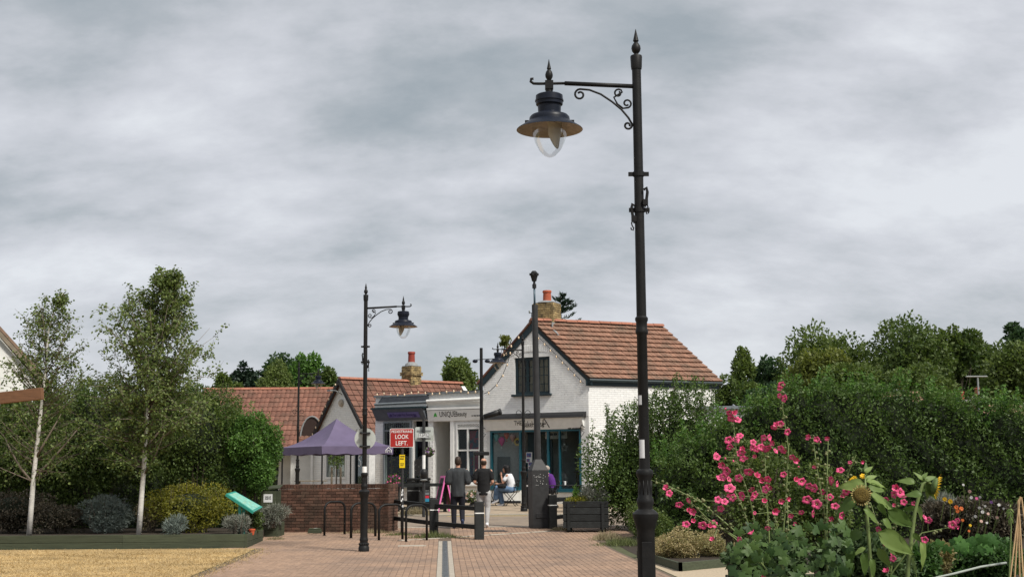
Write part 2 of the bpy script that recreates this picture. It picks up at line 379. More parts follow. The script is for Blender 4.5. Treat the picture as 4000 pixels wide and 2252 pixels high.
for i in range(-22, 24):
    its.append(Matrix.Translation((i*.915, 39.75, gz(39.75)-.03)))
    its.append(Matrix.Translation((i*.915+.2, 35.4, gz(35.4)-.052)))
L0, L1 = Vector((-2.6,30.7,0)), Vector((.9,33.7,0)); dd = (L1-L0); nn = int(dd.length/.62)
for i in range(nn):
    p = L0+dd*((i+.5)/nn); its.append(Matrix.Translation((p.x,p.y,gz(p.y)-.052)) @ Matrix.Rotation(math.atan2(dd.y,dd.x),4,'Z') @ Matrix.Diagonal((.67,.8,1,1)))
pieces('kerb_stone', its, kb, ker)
yl = sheet('yellow_line', [(39.35,-1.95,.4),(39.45,-1.95,.4)], .008, YELLOWLINE)
# block pavers, long joints along the street
pm = MB().bevbox((0,0,0), (.1,.2,.05), .006)
pm = pm.mesh('paver', PAVER)
its = []
CH = -1.0
for j in range(0, 86):
    y0 = 18.2+j*.206
    for i in range(-62, 42):
        x = CH+.145+(i+.5)*.1035 if i >= 0 else CH-.145+(i+.5)*.1035
        y = y0+(.103 if i % 2 else 0)
        X = sx(x, y)
        lim = sx(-4.72, y) if y < 28.45 else -6.1
        if X < lim or X > (sx(2.38, y) if y < 31 else 2.2+(y-31)*.9) or y > 35.2: continue
        t = (X-L0.x)/(L1.x-L0.x)
        if 0 < t < 1 and abs(y-(L0.y+dd.y*t)) < .18: continue
        slope = (gz(y+.1)-gz(y-.1))/.2
        its.append(Matrix.Translation((X, y, gz(y)-.0165+rnd.uniform(-.0025,.0025))) @ Matrix.Rotation(math.atan(-SX)+rnd.uniform(-.01,.01), 4, 'Z') @ Matrix.Rotation(slope+rnd.uniform(-.012,.012), 4, 'X') @ Matrix.Rotation(rnd.uniform(-.02,.02), 4, 'Y'))
pieces('paver', its, pm, pav, key=lambda m: abs(m.translation.y-20.0)*3+abs(m.translation.x+.5))
# drain channel: concrete margins and slotted iron gratings
dr = thing('drain_channel', 'narrow channel drain with iron gratings running up the brick pavement', 'drain', (sx(CH,19.85),19.85,0), math.atan(-SX))
gr = MB(); gr.bb(-.052,.052,-.205,.205,-.02,.007)
for k in range(7): gr.bb(-.042,.042,-.2+k*.06,-.175+k*.06,.007,.0125)
gm = gr.mesh('grating', M('worn_iron', (.11,.12,.13), .5, .3, 20)); ms = MB().bevbox((0,0,0),(.085,.43,.05),.006).mesh('margin_stone', CONC)
for k in range(-4, 25):
    y = k*.45; z = gz(19.85+y)
    if 19.85+y > 30.6: break
    o = link('grating', gm, dr, (0, y, z+.004))
    for s in (-1, 1): link('margin_stone', ms, dr, (s*.098, y, z-.013), (0, rnd.uniform(-.01,.01), 0))
    MB().bb(-.052,.052,y+.208,y+.242,z-.02,z+.013).build('joint_stone', CONC, dr)
def cover(name, label, u, Y, sx_, sy_, mat, rz):
    p = gnd(u, Y); o = thing(name, label, 'cover', p, rz)
    mb = MB().bevbox((0,0,.0), (sx_,sy_,.03), .006); mb.build('lid', mat, o)
    f = MB(); t = .05
    for a in (-1, 1): f.bb(a*(sx_/2+.004), a*(sx_/2+t), -sy_/2-t, sy_/2+t, -.015, .010); f.bb(-sx_/2-.003, sx_/2+.003, a*(sy_/2+.004), a*(sy_/2+t), -.015, .0095)
    f.build('rim', CONC if mat is CONC else GREYMETAL, o)
cover('inspection_cover', 'pale concrete inspection cover in the brick pavement by the cycle hoops', 1610, 28.9, .5, .34, CONC, .05)
cover('manhole_cover', 'dark iron manhole cover in the brick pavement beside the striped fence post', 1925, 34.0, .62, .7, GREYMETAL, .05)
# straw blades on the parched lawn
def cards(name, P, A, S, L, W, mat, parent=None, tint=None, mid=.45):
    n = len(P); V = np.empty((n, 4, 3))
    V[:, 0] = P; V[:, 1] = P+A*(L*mid)[:, None]+S*(W/2)[:, None]; V[:, 2] = P+A*L[:, None]; V[:, 3] = P+A*(L*mid)[:, None]-S*(W/2)[:, None]
    me = bpy.data.meshes.new(name); me.vertices.add(n*4); me.vertices.foreach_set('co', V.reshape(-1))
    me.loops.add(n*4); me.loops.foreach_set('vertex_index', np.arange(n*4, dtype=np.int32))
    me.polygons.add(n); me.polygons.foreach_set('loop_start', np.arange(0, n*4, 4, dtype=np.int32))
    me.update(calc_edges=True)
    a = me.attributes.new('tint', 'FLOAT', 'POINT'); t = rng.random(n) if tint is None else tint
    a.data.foreach_set('value', np.repeat(t, 4).astype(np.float32)); me.materials.append(mat)
    return link(name, me, parent)
def unit(a): return a/np.maximum(np.linalg.norm(a, axis=1, keepdims=True), 1e-9)
def rdir(n): return unit(rng.normal(size=(n, 3)))
n = 52000
Y = 17+11.4*rng.random(n); X = -15+10.4*rng.random(n); ok = X < (-4.72+SX*(Y-19.85)+rng.normal(0, .1, n)+np.abs(rng.normal(0,.22,n))*(rng.random(n)<.25)); X, Y = X[ok], Y[ok]; n = len(X)
P = np.stack([X, Y, np.full(n, .004)], 1); A = unit(np.stack([rng.normal(0,.9,n), rng.normal(0,.9,n), .35+rng.random(n)*.5], 1))
S = unit(np.cross(A, rdir(n)))
patch = .5+.5*np.sin(X*1.3+np.sin(Y*1.9+X*.7)*2.2)*np.sin(Y*2.3+X*.6+np.sin(X*3.1))
cards('dry_grass', P, A, S, .03+.05*rng.random(n), .006+.006*rng.random(n), STRAWLEAF, tint=np.clip(patch*.7+rng.random(n)*.4,0,1))
tag(bpy.data.objects['dry_grass'], 'short parched straw-coloured grass on the lawn', 'grass', kind='stuff')

# ================================================================ BUILDINGS
class Fac:
    def __init__(s, name, label, cat, p0, ang, z0):
        s.p0 = Vector((p0[0], p0[1], z0)); s.ang = ang; s.root = thing(name, label, cat, s.p0, -R(ang))
        s.ax = Vector((math.cos(R(ang)), -math.sin(R(ang)), 0)); s.n = Vector((-math.sin(R(ang)), -math.cos(R(ang)), 0))
    def l(s, u, v, y=0):
        p = on_plane(u, v, s.p0-s.n*y, s.n)-s.p0; return p.dot(s.ax), p.z
    def x(s, u, v=1700, y=0): return s.l(u, v, y)[0]
    def z(s, u, v, y=0): return s.l(u, v, y)[1]
def wallcols(mb, x0, x1, ztop, holes, y0, y1, z0=-.4, extra=()):
    xs = sorted(set([x0, x1]+[h[0] for h in holes]+[h[1] for h in holes]+list(extra))); xs = [x for x in xs if x0 <= x <= x1]
    for a, b in zip(xs, xs[1:]):
        if b-a < 1e-4: continue
        m = (a+b)/2; hs = sorted([(h[2], h[3]) for h in holes if h[0] <= m <= h[1]]); z = z0
        for (p, q) in hs+[(None, None)]:
            if p is None: ta, tb = ztop(a), ztop(b)
            else: ta = tb = p
            if max(ta, tb) > z+1e-4:
                mb.prism([(a,y0,z),(b,y0,z),(b,y0,max(tb,z)),(a,y0,max(ta,z))], (0, y1-y0, 0))
            if q is not None: z = q
def bricks(x0, x1, ztop, holes, zmax, z0=0, h=.075, L=.226, half=True, yoff=0):
    out_ = []; k = 0; z = z0
    while z < zmax:
        zc = z+h/2; k += 1
        segs = [(x0, x1)]
        for (a, b, p, q) in holes:
            if p-.02 < zc < q+.02:
                ns = []
                for (s, e_) in segs:
                    if b <= s or a >= e_: ns.append((s, e_)); continue
                    if a > s: ns.append((s, a))
                    if b < e_: ns.append((b, e_))
                segs = ns
        for (s, e_) in segs:
            x = math.floor((s-x0)/L)*L+x0-(L/2 if k % 2 else 0)
            while x < e_:
                a, b = max(x, s), min(x+L, e_)
                if b-a > .05 and ztop((a+b)/2) > zc+h*.6 and min(ztop(a), ztop(b)) > zc:
                    out_.append(Matrix.Translation(((a+b)/2, yoff, zc)) @ Matrix.Diagonal(((b-a-.006)/.215, 1, 1, 1)))
                x += L
        z += h
    return out_
def brickmesh(mat, dy=.012, h=.065): return MB().bevbox((0,0,0), (.215,dy,h), .004).mesh('brick', mat)
WBM = brickmesh(WHITEBRICK)
def frame(root, name, x0, x1, z0, z1, y, w_, d, mat, mull=(), trans=(), bw=None, pane=None, py=None):
    f = MB(); f.bb(x0,x0+w_,y,y+d,z0,z1); f.bb(x1-w_,x1,y,y+d,z0,z1); f.bb(x0+w_,x1-w_,y+.001,y+d,z1-w_,z1); f.bb(x0+w_,x1-w_,y+.001,y+d,z0,z0+w_)
    bw = bw or w_*.8
    for m in mull: f.bb(m-bw/2,m+bw/2,y+.002,y+d-.002,z0+w_,z1-w_)
    for t in trans: f.bb(x0+w_,x1-w_,y+.003,y+d-.003,t-bw/2,t+bw/2)
    o = f.build(name, mat, root)
    if pane is not None:
        xs = [x0+w_]+sorted(mull)+[x1-w_]; zs = [z0+w_]+sorted(trans)+[z1-w_]; yy = py or y+d*.55
        for a, b in zip(xs, xs[1:]):
            for c, e_ in zip(zs, zs[1:]):
                MB().bb(a, b, yy, yy+.006, c, e_).build('pane', pane, o)
    return o
def room(root, x0, x1, y0, y1, z0, z1, mat=DARKROOM, name='interior'):
    mb = MB(); mb.quad((x0,y1,z0),(x1,y1,z0),(x1,y1,z1),(x0,y1,z1)); mb.quad((x0,y0,z0),(x0,y1,z0),(x0,y1,z1),(x0,y0,z1)); mb.quad((x1,y1,z0),(x1,y0,z0),(x1,y0,z1),(x1,y1,z1))
    mb.quad((x0,y0,z0),(x1,y0,z0),(x1,y1,z0),(x0,y1,z0)); mb.quad((x0,y0,z1),(x0,y1,z1),(x1,y1,z1),(x1,y0,z1)); return mb.build(name, mat, root)
def tiles(root, part, A, B, C, D, rows, cols, mat, name='tile', thick=.02, wave=0, limit=300, key=None, under=UNDERTILE):
    """roof slope A(eave left) B(eave right) C(ridge right) D(ridge left), in the root's frame: an underlay part with a tile object for each tile"""
    A, B, C, D = map(Vector, (A, B, C, D)); nrm = (B-A).cross(D-A).normalized()
    up = MB(); up.prism([A, B, C, D], -nrm*.05); po = up.build(part, under, root)
    xd = (B-A)/cols; yd = (D-A)/rows
    bx = MB()
    def pt(s, t, h): return xd*(s)+yd*(t)+nrm*h
    if wave:
        n = 4; V = []
        for t, h in ((-.08, .028), (1.0, .002)):
            for i in range(n+1):
                V.append(pt(i/n-.5, t, h+thick+wave*math.sin(math.pi*i/n)))
        for i in range(n+1): V.append(pt(i/n-.5, -.08, .028-.006))
        F = [(i, i+1, n+2+i, n+1+i) for i in range(n)]+[(2*n+2+i, 2*n+3+i, i+1, i) for i in range(n)]
        bx.add(V, F)
    else:
        e_ = .455
        V = [pt(-e_,-.1,.02), pt(e_,-.1,.02), pt(e_,1.0,.0), pt(-e_,1.0,.0), pt(-e_,-.1,.02+thick), pt(e_,-.1,.02+thick), pt(e_,1.0,.004), pt(-e_,1.0,.004)]
        bx.add(V, [(4,5,6,7),(0,1,5,4),(1,2,6,5),(3,0,4,7)])
    me = bx.mesh(name, mat); its = []
    for r_ in range(rows):
        for c in range(cols):
            off = (.25 if r_ % 2 else -.25)*0
            p = A+xd*(c+.5+off)+yd*r_+nrm*rnd.uniform(-.004,.006)
            its.append(Matrix.Translation(p) @ Matrix.Rotation(rnd.uniform(-.006,.006), 4, nrm))
    pieces(name, its, me, po, limit, key)
    return po
def chimney(root, c, w_, d_, h_, rz, mat, part='chimney', corbel=None, shoulders=0):
    """brick stack made of single bricks; c = base centre in the root's frame"""
    mb = MB().box((c[0],c[1],c[2]+h_/2), (w_-.03,d_-.03,h_), rz); po = mb.build(part, MORTAR, root)
    h = .078; its = []; n = int(h_/h); Rz = Matrix.Rotation(rz, 4, 'Z')
    for k in range(n):
        g = 0
        if corbel and k >= n-corbel[0] and k < n-corbel[1]: g = .05
        for (ln, dist, ang) in ((w_, d_/2, 0), (d_, w_/2, math.pi/2), (w_, d_/2, math.pi), (d_, w_/2, -math.pi/2)):
            ln2 = ln+2*g; m = max(2, round(ln2/.226)); st = ln2/m; off = st/2 if k % 2 else 0
            a = -ln2/2-off
            while a < ln2/2-.01:
                s, e_ = max(a, -ln2/2), min(a+st, ln2/2)
                if e_-s > .04:
                    its.append(Matrix.Translation((c[0],c[1],c[2])) @ Rz @ Matrix.Rotation(ang, 4, 'Z') @ Matrix.Translation(((s+e_)/2, -(dist+g)+.01+rnd.uniform(-.004,.004), k*h+h/2)) @ Matrix.Diagonal(((e_-s-.01)/.215,1+g*6,1,1)))
                a += st
    pieces('brick', its, brickmesh(mat, .03, .066), po, 300)
    return po
def pot(root, c, r, h, mat):
    return MB().lathe([(r*1.02,0),(r,.05),(r*.92,h*.75),(r*.95,h*.8),(r*1.08,h*.84),(r*1.08,h*.93),(r*.98,h),(r*.7,h),(r*.7,h*.8)], 18, c).build('chimney_pot', mat, root, True, sharp=40)

ANG = 28.0
C0 = Vector((2.55, 45.0, 0)); rd = Vector((-math.cos(R(ANG)), math.sin(R(ANG)), 0))
def rowp(u):
    p = on_plane(u, 1700, C0, Vector((-math.sin(R(ANG)), -math.cos(R(ANG)), 0))); return Vector((p.x, p.y, 0))
def smallprint(parent, p, w_, h_, th, lines=1):
    """lettering too small to read in the photograph: a row of short strokes"""
    mb = MB(); m = Matrix.Rotation(th, 3, 'X')
    for j in range(lines):
        x = -w_/2; z = (lines-1)*h_*.75-j*h_*1.5
        while x < w_/2:
            d = rnd.uniform(.25,.6)*h_
            if rnd.random() > .15: mb.box((x+d/2,0,z+rnd.uniform(-.05,.05)*h_),(d*.7,.002,h_*rnd.uniform(.6,1)))
            x += d
    mb.v = [tuple(m @ Vector(q)+Vector(p)) for q in mb.v]
    return mb.build('small_print', BLACKPAINT, parent)
# ---------------------------------------------------------------- the bakery house
BL = rowp(1889); BW = (C0-BL).length
b = Fac('bakery_house', 'white painted brick bakery with clay tiled gable roof, teal shopfront and yellow brick chimney', 'house', BL, ANG, .5)
root = b.root
zE = (b.z(2286,1468)+b.z(1889,1490))/2; zR = b.z(2079,1262)
xa = BW/2
def gab(x): return zR-(zR-zE)*abs(x-xa)/(BW/2)
wx0, wx1, wz0, wz1 = b.x(2011,1470), b.x(2147,1470), b.z(2080,1538), b.z(2080,1394)
sx0, sx1, sz1 = b.x(1915), b.x(2270), b.z(2090,1677)
holes = [(wx0,wx1,wz0,wz1), (sx0,sx1,0,sz1)]
wl = MB(); wallcols(wl, 0, BW, lambda x: gab(x), holes, 0, .24, -.5, (xa,))
wall = wl.build('wall', WHITEJOINT, root)
ANGS = 25.0; dirs = Vector((math.cos(R(ANGS)), math.sin(R(ANGS)), 0))      # side wall direction in the world
Ainv = Matrix.Rotation(R(ANG), 3, 'Z')                                     # world -> local direction
sl_ = Ainv @ dirs; SLEN = 5.06
# side wall (a part too), built along its own direction
sw = MB(); Mside = Matrix.Translation((BW,0,0)) @ Matrix.Rotation(R(ANG+ANGS), 4, 'Z')
sw.bb(0,SLEN,0,.24,-.5,zE); side = sw.build('side_wall', WHITEJOINT, root); side.matrix_local = Mside
rw = MB(); fr_ = Vector((0,0,0))+sl_*SLEN; rw.prism([(0,.24,-.5),(.24,.24,-.5),(fr_.x+.24,fr_.y,-.5),(fr_.x,fr_.y,-.5)], (0,0,zE+.5)); rw.build('rear_wall', WHITEJOINT, root)
gb = MB(); gb.prism([(fr_.x,fr_.y-.12,-.5),(fr_.x+BW-.05,fr_.y-.12,-.5),(fr_.x+BW-.05,fr_.y-.12,zE-.05),(fr_.x+BW/2,fr_.y-.12,zR-.05),(fr_.x,fr_.y-.12,zE-.05)], (0,.2,0)); gb.build('rear_gable', WHITEJOINT, root)
arch_z = wz1+.16
its = bricks(0, BW, gab, [(wx0-.03,wx1+.03,wz0,wz1+.2),(sx0-.12,sx1+.3,-1,sz1+.42)], zR, 0)
its.sort(key=lambda m: -m.translation.z*.6-m.translation.x)
pieces('brick', its, WBM, wall, 300)
its = bricks(0, SLEN, lambda x: zE, [], zE, 0); its.sort(key=lambda m: -m.translation.z)
pieces('brick', its, WBM, side, 300)
# segmental brick arch of single voussoirs over the upper window
cx = (wx0+wx1)/2; hw = (wx1-wx0)/2; Rr = 2.6; cz = wz1+.1-math.sqrt(Rr*Rr-hw*hw)
vm = MB().bevbox((0,0,0), (.066,.03,.22), .004).mesh('brick', WHITEBRICK)
for k in range(-11, 12):
    a = k*.0305; o = link('brick', vm, wall, (cx+math.sin(a)*(Rr+.12), -.002, cz+math.cos(a)*(Rr+.12)), (0, a, 0))
MB().bb(wx0-.02,wx1+.02,-.01,.12,wz1,wz1+.12).build('window_head', WHITEPAINT, root)
wf = frame(root, 'upper_window', wx0, wx1, wz0, wz1, .05, .05, .07, TEALBLACK)
cw = (wx1-wx0-.1)/3
for k in range(3):
    a = wx0+.05+k*cw; fo = frame(root, 'casement', a+.004, a+cw-.004, wz0+.052, wz1-.052, .055, .035, .05, TEALBLACK, mull=[a+cw/2], trans=[wz0+.05+(wz1-wz0-.1)*q for q in (.25,.5,.75)], bw=.02, pane=GLASS)
sw_ = MB().bevbox((cx,-.04,wz0-.035),(wx1-wx0+.16,.2,.07),.01); sw_.build('window_sill', TEALBLACK, root)
room(root, wx0-.3, wx1+.3, .24, 1.6, wz0-.4, wz1+.3, INTERIOR)
cu = MB()
for k, (a, e_) in enumerate(((wx0,wx0+.28),(wx0+.5,wx0+.72),(wx1-.55,wx1-.05))):
    m = 10
    for i in range(m):
        x = a+(e_-a)*i/m; xe = a+(e_-a)*(i+1)/m; cu.quad((x,.2+.02*(i%2),wz0),(xe,.2+.02*((i+1)%2),wz0),(xe,.2+.02*((i+1)%2),wz1),(x,.2+.02*(i%2),wz1))
cu.build('curtain', CURTAIN, root)
# roof: right slope seen, left slope behind
ov = .22; v0 = sl_*(-.12); v1 = sl_*(SLEN+.14)
sd_ = Vector((BW/2,0,zE-zR)); dn = sd_.normalized()
apex = Vector((xa,0,zR+.10)); drop = sd_+dn*ov
A_ = apex+drop+v0; B_ = apex+drop+v1; C_ = apex+v1; D_ = apex+v0
tiles(root, 'roof_slope', A_, B_, C_, D_, 12, 38, TILE, thick=.042, limit=300, key=lambda m: -m.translation.z)
sdl = Vector((-BW/2,0,zE-zR)); dl = sdl+sdl.normalized()*ov
MB().prism([apex+dl+v0, apex+v0, apex+v1, apex+dl+v1], (0,0,-.06)).build('rear_slope', TILE2, root)
rt = MB()
V = []
for x in (0, 1):
    for i in range(7):
        a = math.pi*i/6; V.append((x*.43, math.cos(a)*.13, math.sin(a)*.10-.01))
rt.add(V, [(i, i+1, i+8, i+7) for i in range(6)]+[tuple(range(6,-1,-1)), tuple(range(7,14))]); rtm = rt.mesh('ridge_tile', RIDGETILE)
ra = math.atan2(sl_.y, sl_.x)
for k in range(12):
    p = apex+v0+sl_*(k*(SLEN+.26-.43)/11); link('ridge_tile', rtm, root, (p.x,p.y,p.z-.01+rnd.uniform(0,.012)), (rnd.uniform(-.03,.03), rnd.uniform(-.01,.01), ra))
bb_ = MB()
for s, d_ in ((1, drop), (-1, dl)):
    p = apex+Vector((0,-.06,-.10)); q = p+Vector((d_.x,0,d_.z)); 
    bb_.prism([(p.x,p.y,p.z+.06),(q.x,q.y,q.z+.06),(q.x,q.y,q.z-.17),(p.x,p.y,p.z-.19)], (0,.05,0))
bb_.build('bargeboard', TEALBLACK, root)
gt = MB(); e0 = A_+Vector((0,0,-.07)); e1 = B_+Vector((0,0,-.07)); gt.tube([e0, e1], .06, 8)
gt.prism([A_+Vector((-.1,0,-.06)), B_+Vector((-.1,0,-.06)), B_+Vector((-.1,0,-.26)), A_+Vector((-.1,0,-.26))], (-.03,0,0)); gt.build('gutter', TEALBLACK, root)
# chimney on the front of the ridge
cp = b.l(2101, 1250, .75); ch = chimney(root, (xa+.12,.75,zR-.35), .80, .62, 1.12, 0, YELLOWBRICK)
MB().lathe([(.36,0),(.3,.05),(.2,.08)], 16, (xa+.12,.75,zR+.77)).build('flaunching', LEAD, ch)
pot(ch, (xa+.14,.75,zR+.80), .15, .42, TERRACOTTA)
fl = MB(); fl.prism([(xa+.12+.41,.3,zR-.28),(xa+.12+.41,1.2,zR-.28),(xa+.12+.41,1.2,zR+.04),(xa+.12+.41,.3,zR+.04)],(.012,0,0))
fl.prism([(xa+.14,.36,zR+.06),(xa+.8,.2,zR-.44),(xa+.85,.42,zR-.44),(xa+.2,.43,zR+.06)],(0,0,.05)); fl.build('lead_flashing', LEAD, ch)
# TV aerial
al = thing('tv_aerial', 'small wall aerial on the bakery chimney', 'aerial', root.matrix_basis @ Vector((xa-.28,.7,zR+.35)), -R(ANG))
a_ = MB().tube([(0,0,0),(-.18,0,0)], .012, 6).tube([(-.18,0,-.22),(-.18,0,.12)], .012, 6).tube([(-.18,0,.1),(-.24,0,.12)], .01, 6); a_.build('bracket', GREYMETAL, al)
for z in (.15, -.18): MB().ball((-.26,0,z),(.035,.02,.06),8,6).build('reflector', STEEL, al)
for a in (-.1,.1): MB().tube([(-.22,0,-.15),(-.42,a,-.42)], .005, 5).build('rod', GREYMETAL, al)
# shopfront
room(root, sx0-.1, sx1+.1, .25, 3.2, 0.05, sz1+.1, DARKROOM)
xm1, xm2 = b.x(2030), b.x(2142)
zr0 = b.z(1980,1907)
fs = thing  # (alias kept short)
fr1 = frame(root, 'shop_window', sx0, xm1+.05, zr0, sz1, -.02, .07, .12, TEAL, mull=[], pane=GLASS)
fr2 = frame(root, 'shop_window', xm2-.05, sx1, b.z(2200,1915), sz1, -.02, .07, .12, TEAL, mull=[b.x(2185)], pane=GLASS, bw=.05)
MB().bb(xm1+.051,xm2-.051,-.02,.1,sz1-.07,sz1).build('door_head', TEAL, root)
dr_ = frame(root, 'door', xm1+.3, xm2-.1, .05, sz1-.08, .5, .09, .05, TEALBLACK, trans=[.9], pane=GLASS)
MB().ball((xm1+.42,.47,1.0),.03,8,6).build('handle', STEEL, dr_)
MB().bb(xm1+.05,xm1+.3,.5,.55,.05,sz1-.08).build('door_panel', TEALBLACK, root)
# bowed white stall riser under the left window
rs = MB(); n = 10; poly = []
for i in range(n+1):
    t = i/n; poly.append((sx0-.02+(xm1+.06-sx0)*t, -.02-.22*math.sin(math.pi*min(1,t*1.0)), -.35))
poly += [(xm1+.04,.12,-.35),(sx0-.02,.12,-.35)]; rs.prism(poly, (0,0,zr0+.35-.04)); rs.build('stall_riser', RENDER_WHITE, root)
MB().prism([(x-.0,y-.015,-.35) for x,y,z in poly], (0,0,.46)).build('plinth', BLACKPAINT, root)
MB().prism([(x,y-.05,zr0-.055) for x,y,z in poly], (0,0,.05)).build('sill', TEAL, root)
MB().bb(xm2-.05,sx1+.02,-.1,.12,-.35,b.z(2200,1915)-.05).build('stall_riser', RENDER_WHITE, root)
MB().bb(xm2-.07,sx1+.04,-.15,.12,b.z(2200,1915)-.05,b.z(2200,1915)-.002).build('sill', TEAL, root)
fx0, fx1 = b.x(1896), b.x(2283); fz1 = b.z(2090,1634)
fa = MB().prism([(fx0,-.05,sz1+.002),(fx0,-.22,fz1),(fx0,0,fz1),(fx0,0,sz1+.002)], (fx1-fx0,0,0)); fas = fa.build('fascia', WHITEPAINT, root)
rc = MB().prism([(fx0-.06,-.30,fz1+.003),(fx0-.06,0,fz1+.003),(fx0-.06,0,fz1+.2),(fx0-.06,-.2,fz1+.1)], (fx1-fx0+.14,0,0)); rc.build('fascia_roof', BLACKPAINT, root)
th = math.atan2(.17, fz1-sz1)
def onfas(u, v, y=.14): x, z = b.l(u, v, -.14); return x, -.05-.17*(z-sz1)/(fz1-sz1)-.006, z
for s, u, v, sz, shx, sh in (('THE', 2024, 1652, .235, .29, .05), ('BakeHouse', 2083, 1656, .33, .80, .1)):
    p = onfas(u, v); txt(s, sz, BLACKPAINT, fas, p, (R(90)+th, 0, 0), fit=shx, shear=sh)
hl = MB(); hp = [onfas(2118,1668), onfas(2124,1640), onfas(2129,1634), onfas(2136,1650), onfas(2143,1668)]
hl.tube(hp, .014, 6); hp = [onfas(2122,1655), onfas(2134,1655)]; hl.tube([onfas(2126,1650),onfas(2132,1650),onfas(2131,1656),onfas(2126,1656),onfas(2126,1650)], .008, 5); hl.build('house_emblem', BLACKPAINT, fas)
smallprint(fas, onfas(2240,1672), .5, .07, th)
for u, nm in ((1900,'left'), (2285,'right')):
    x = b.x(u); s = 1 if nm == 'left' else -1
    br = MB().tube([(x,-.02,sz1+.05),(x,-.25,sz1+.12),(x,-.34,sz1+.02),(x,-.34,sz1-.35)], .012, 6).tube([(x,-.34,sz1-.3),(x,-.05,sz1-.12),(x,-.34,sz1-.05)], .01, 6); br.build('sign_bracket', BLACKMETAL, root)
# things hung in the window
def hung(name, label, cat, u, v, mb_fn, mats, y=.22):
    x, z = b.l(u, v, y); o = thing(name, label, cat, root.matrix_basis @ Vector((x,y,z)), -R(ANG), 'decorations hung in the bakery window'); mb_fn(o); 
    MB().tube([(0,0,.1),(0,0,sz1-z-.05)], .004, 4).build('string', WHITELET, o); return o
def balloon(c1, c2, s=1.0):
    def f(o):
        MB().lathe([(.01,-.17*s),(.05*s,-.12*s),(.11*s,0),(.10*s,.07*s),(.05*s,.12*s),(.005,.13*s)], 12).build('envelope', c1, o, True)
        MB().lathe([(.02*s,-.24*s),(.03*s,-.2*s)], 8).build('basket', c2, o)
    return f
PALET = M('pale_turquoise_paper', (.18,.50,.48), .7); ORNG = M('orange_paper', (.62,.10,.03), .7); STRP = M('pink_stripe_paper', (.62,.34,.30), .7); MAG = M('magenta_paper', (.68,.05,.24), .7); SUNY = M('sun_yellow_petal', (.72,.45,.10), .6); BRN = M('brown_disc', (.06,.03,.012), .8)
hung('paper_balloon', 'turquoise paper balloon hanging in the bakery window', 'decoration', 1939, 1705, balloon(PALET, WHITELET), 0)
hung('paper_balloon', 'magenta paper balloon hanging lowest in the bakery window', 'decoration', 1960, 1720, balloon(MAG, WHITELET, 1.1), 0)
hung('paper_balloon', 'small orange paper balloon hanging in the bakery window', 'decoration', 1979, 1698, balloon(ORNG, ORNG, .9), 0)
hung('paper_balloon', 'pale pink striped paper balloon hanging in the bakery window', 'decoration', 2003, 1706, balloon(STRP, WHITELET), 0)
def sunf(o):
    m = MB()
    for k in range(14):
        a = 2*math.pi*k/14; c, s = math.cos(a), math.sin(a); m.prism([(.06*c,0,.06*s),(.10*c-.03*s,0,.10*s+.03*c),(.16*c,0,.16*s),(.10*c+.03*s,0,.10*s-.03*c)], (0,.006,0))
    m.build('petals', SUNY, o); MB().ball((0,-.01,0),(.07,.02,.07),12,6).build('disc', BRN, o)
hung('paper_sunflower', 'yellow paper sunflower in the bakery window', 'decoration', 2021, 1724, sunf, 0)
def starf(o):
    p = []
    for k in range(11): a = math.pi/2+k*math.pi/5; r = .15 if k % 2 == 0 else .065; p.append((r*math.cos(a),0,r*math.sin(a)))
    MB().tube(p, .008, 5).build('outline', WHITELET, o)
hung('star_ornament', 'white wire star hanging in the dark right bakery window', 'decoration', 2204, 1747, starf, 0)
for (u, v, w_, h_, lb) in ((2066,1785,.24,.36,'white and blue poster on the bakery door glass'), (2073,1817,.22,.26,'smaller pale notice below the poster on the bakery door glass')):
    x, z = b.l(u, v, .46); o = thing('poster', lb, 'poster', root.matrix_basis @ Vector((x,.47,z)), -R(ANG)); MB().bb(-w_/2,w_/2,0,.004,-h_/2,h_/2).build('sheet', PAPER, o)
    m = MB(); pc = M('poster_print', (.10,.14,.32), .7, .3, 20, c2=(.45,.08,.06), c2s=14)
    m.bb(-w_*.4,w_*.35,-.002,-.0005,h_*.02,h_*.42); m.bb(-w_*.4,w_*.1,-.002,-.0005,-h_*.42,-h_*.12); m.build('print', pc, o)
x, z = b.l(2147, 1695, .2); ns = thing('hanging_sign', 'pale board sign hanging inside above the bakery door', 'sign', root.matrix_basis @ Vector((x+.2,.3,z)), -R(ANG)); MB().bb(-.42,.42,0,.02,-.15,.15).build('board', M('grey_board', (.33,.31,.28), .7), ns); smallprint(ns, (0,-.005,0), .7, .09, 0)
# cafe counter and shelves inside
for k, (x, w_, h_) in enumerate(((sx0+.5,.9,.9),(xm2+.7,1.2,1.0))):
    o = thing('counter', ['wooden counter inside the left bakery window','wooden counter inside the right bakery window'][k], 'counter', root.matrix_basis @ Vector((x,2.2,.05)), -R(ANG)); MB().bevbox((0,0,h_/2),(w_,.5,h_),.01).build('body', WOODPALE, o); MB().bevbox((0,0,h_+.02),(w_+.1,.6,.04),.008).build('top', WOODPALE, o)
REFLECTED = M('reflected_orange', (.30,.07,.02), .8, .3, 2, c2=(.02,.12,.16), c2s=1.2, c2t=(.42,.5))  # orange and teal of a window reflection, painted as a surface colour
x0_, x1_ = sx0+.75, xm1-.05; MB().bb(x0_,x1_,.9,.94,.9,1.75).build('reflection_panel', REFLECTED, root)  # panel added behind the glass to imitate the reflection
rl = MB(); [rl.bb(x0_+k*.11,x0_+k*.11+.02,.8,.82,.5,1.6) for k in range(int((x1_-x0_)/.11))]; rl.bb(x0_,x1_,.82,.84,1.45,1.49); rl.build('reflected_railing', BLACKPAINT, root)  # bars added inside to imitate a fence reflected in the window
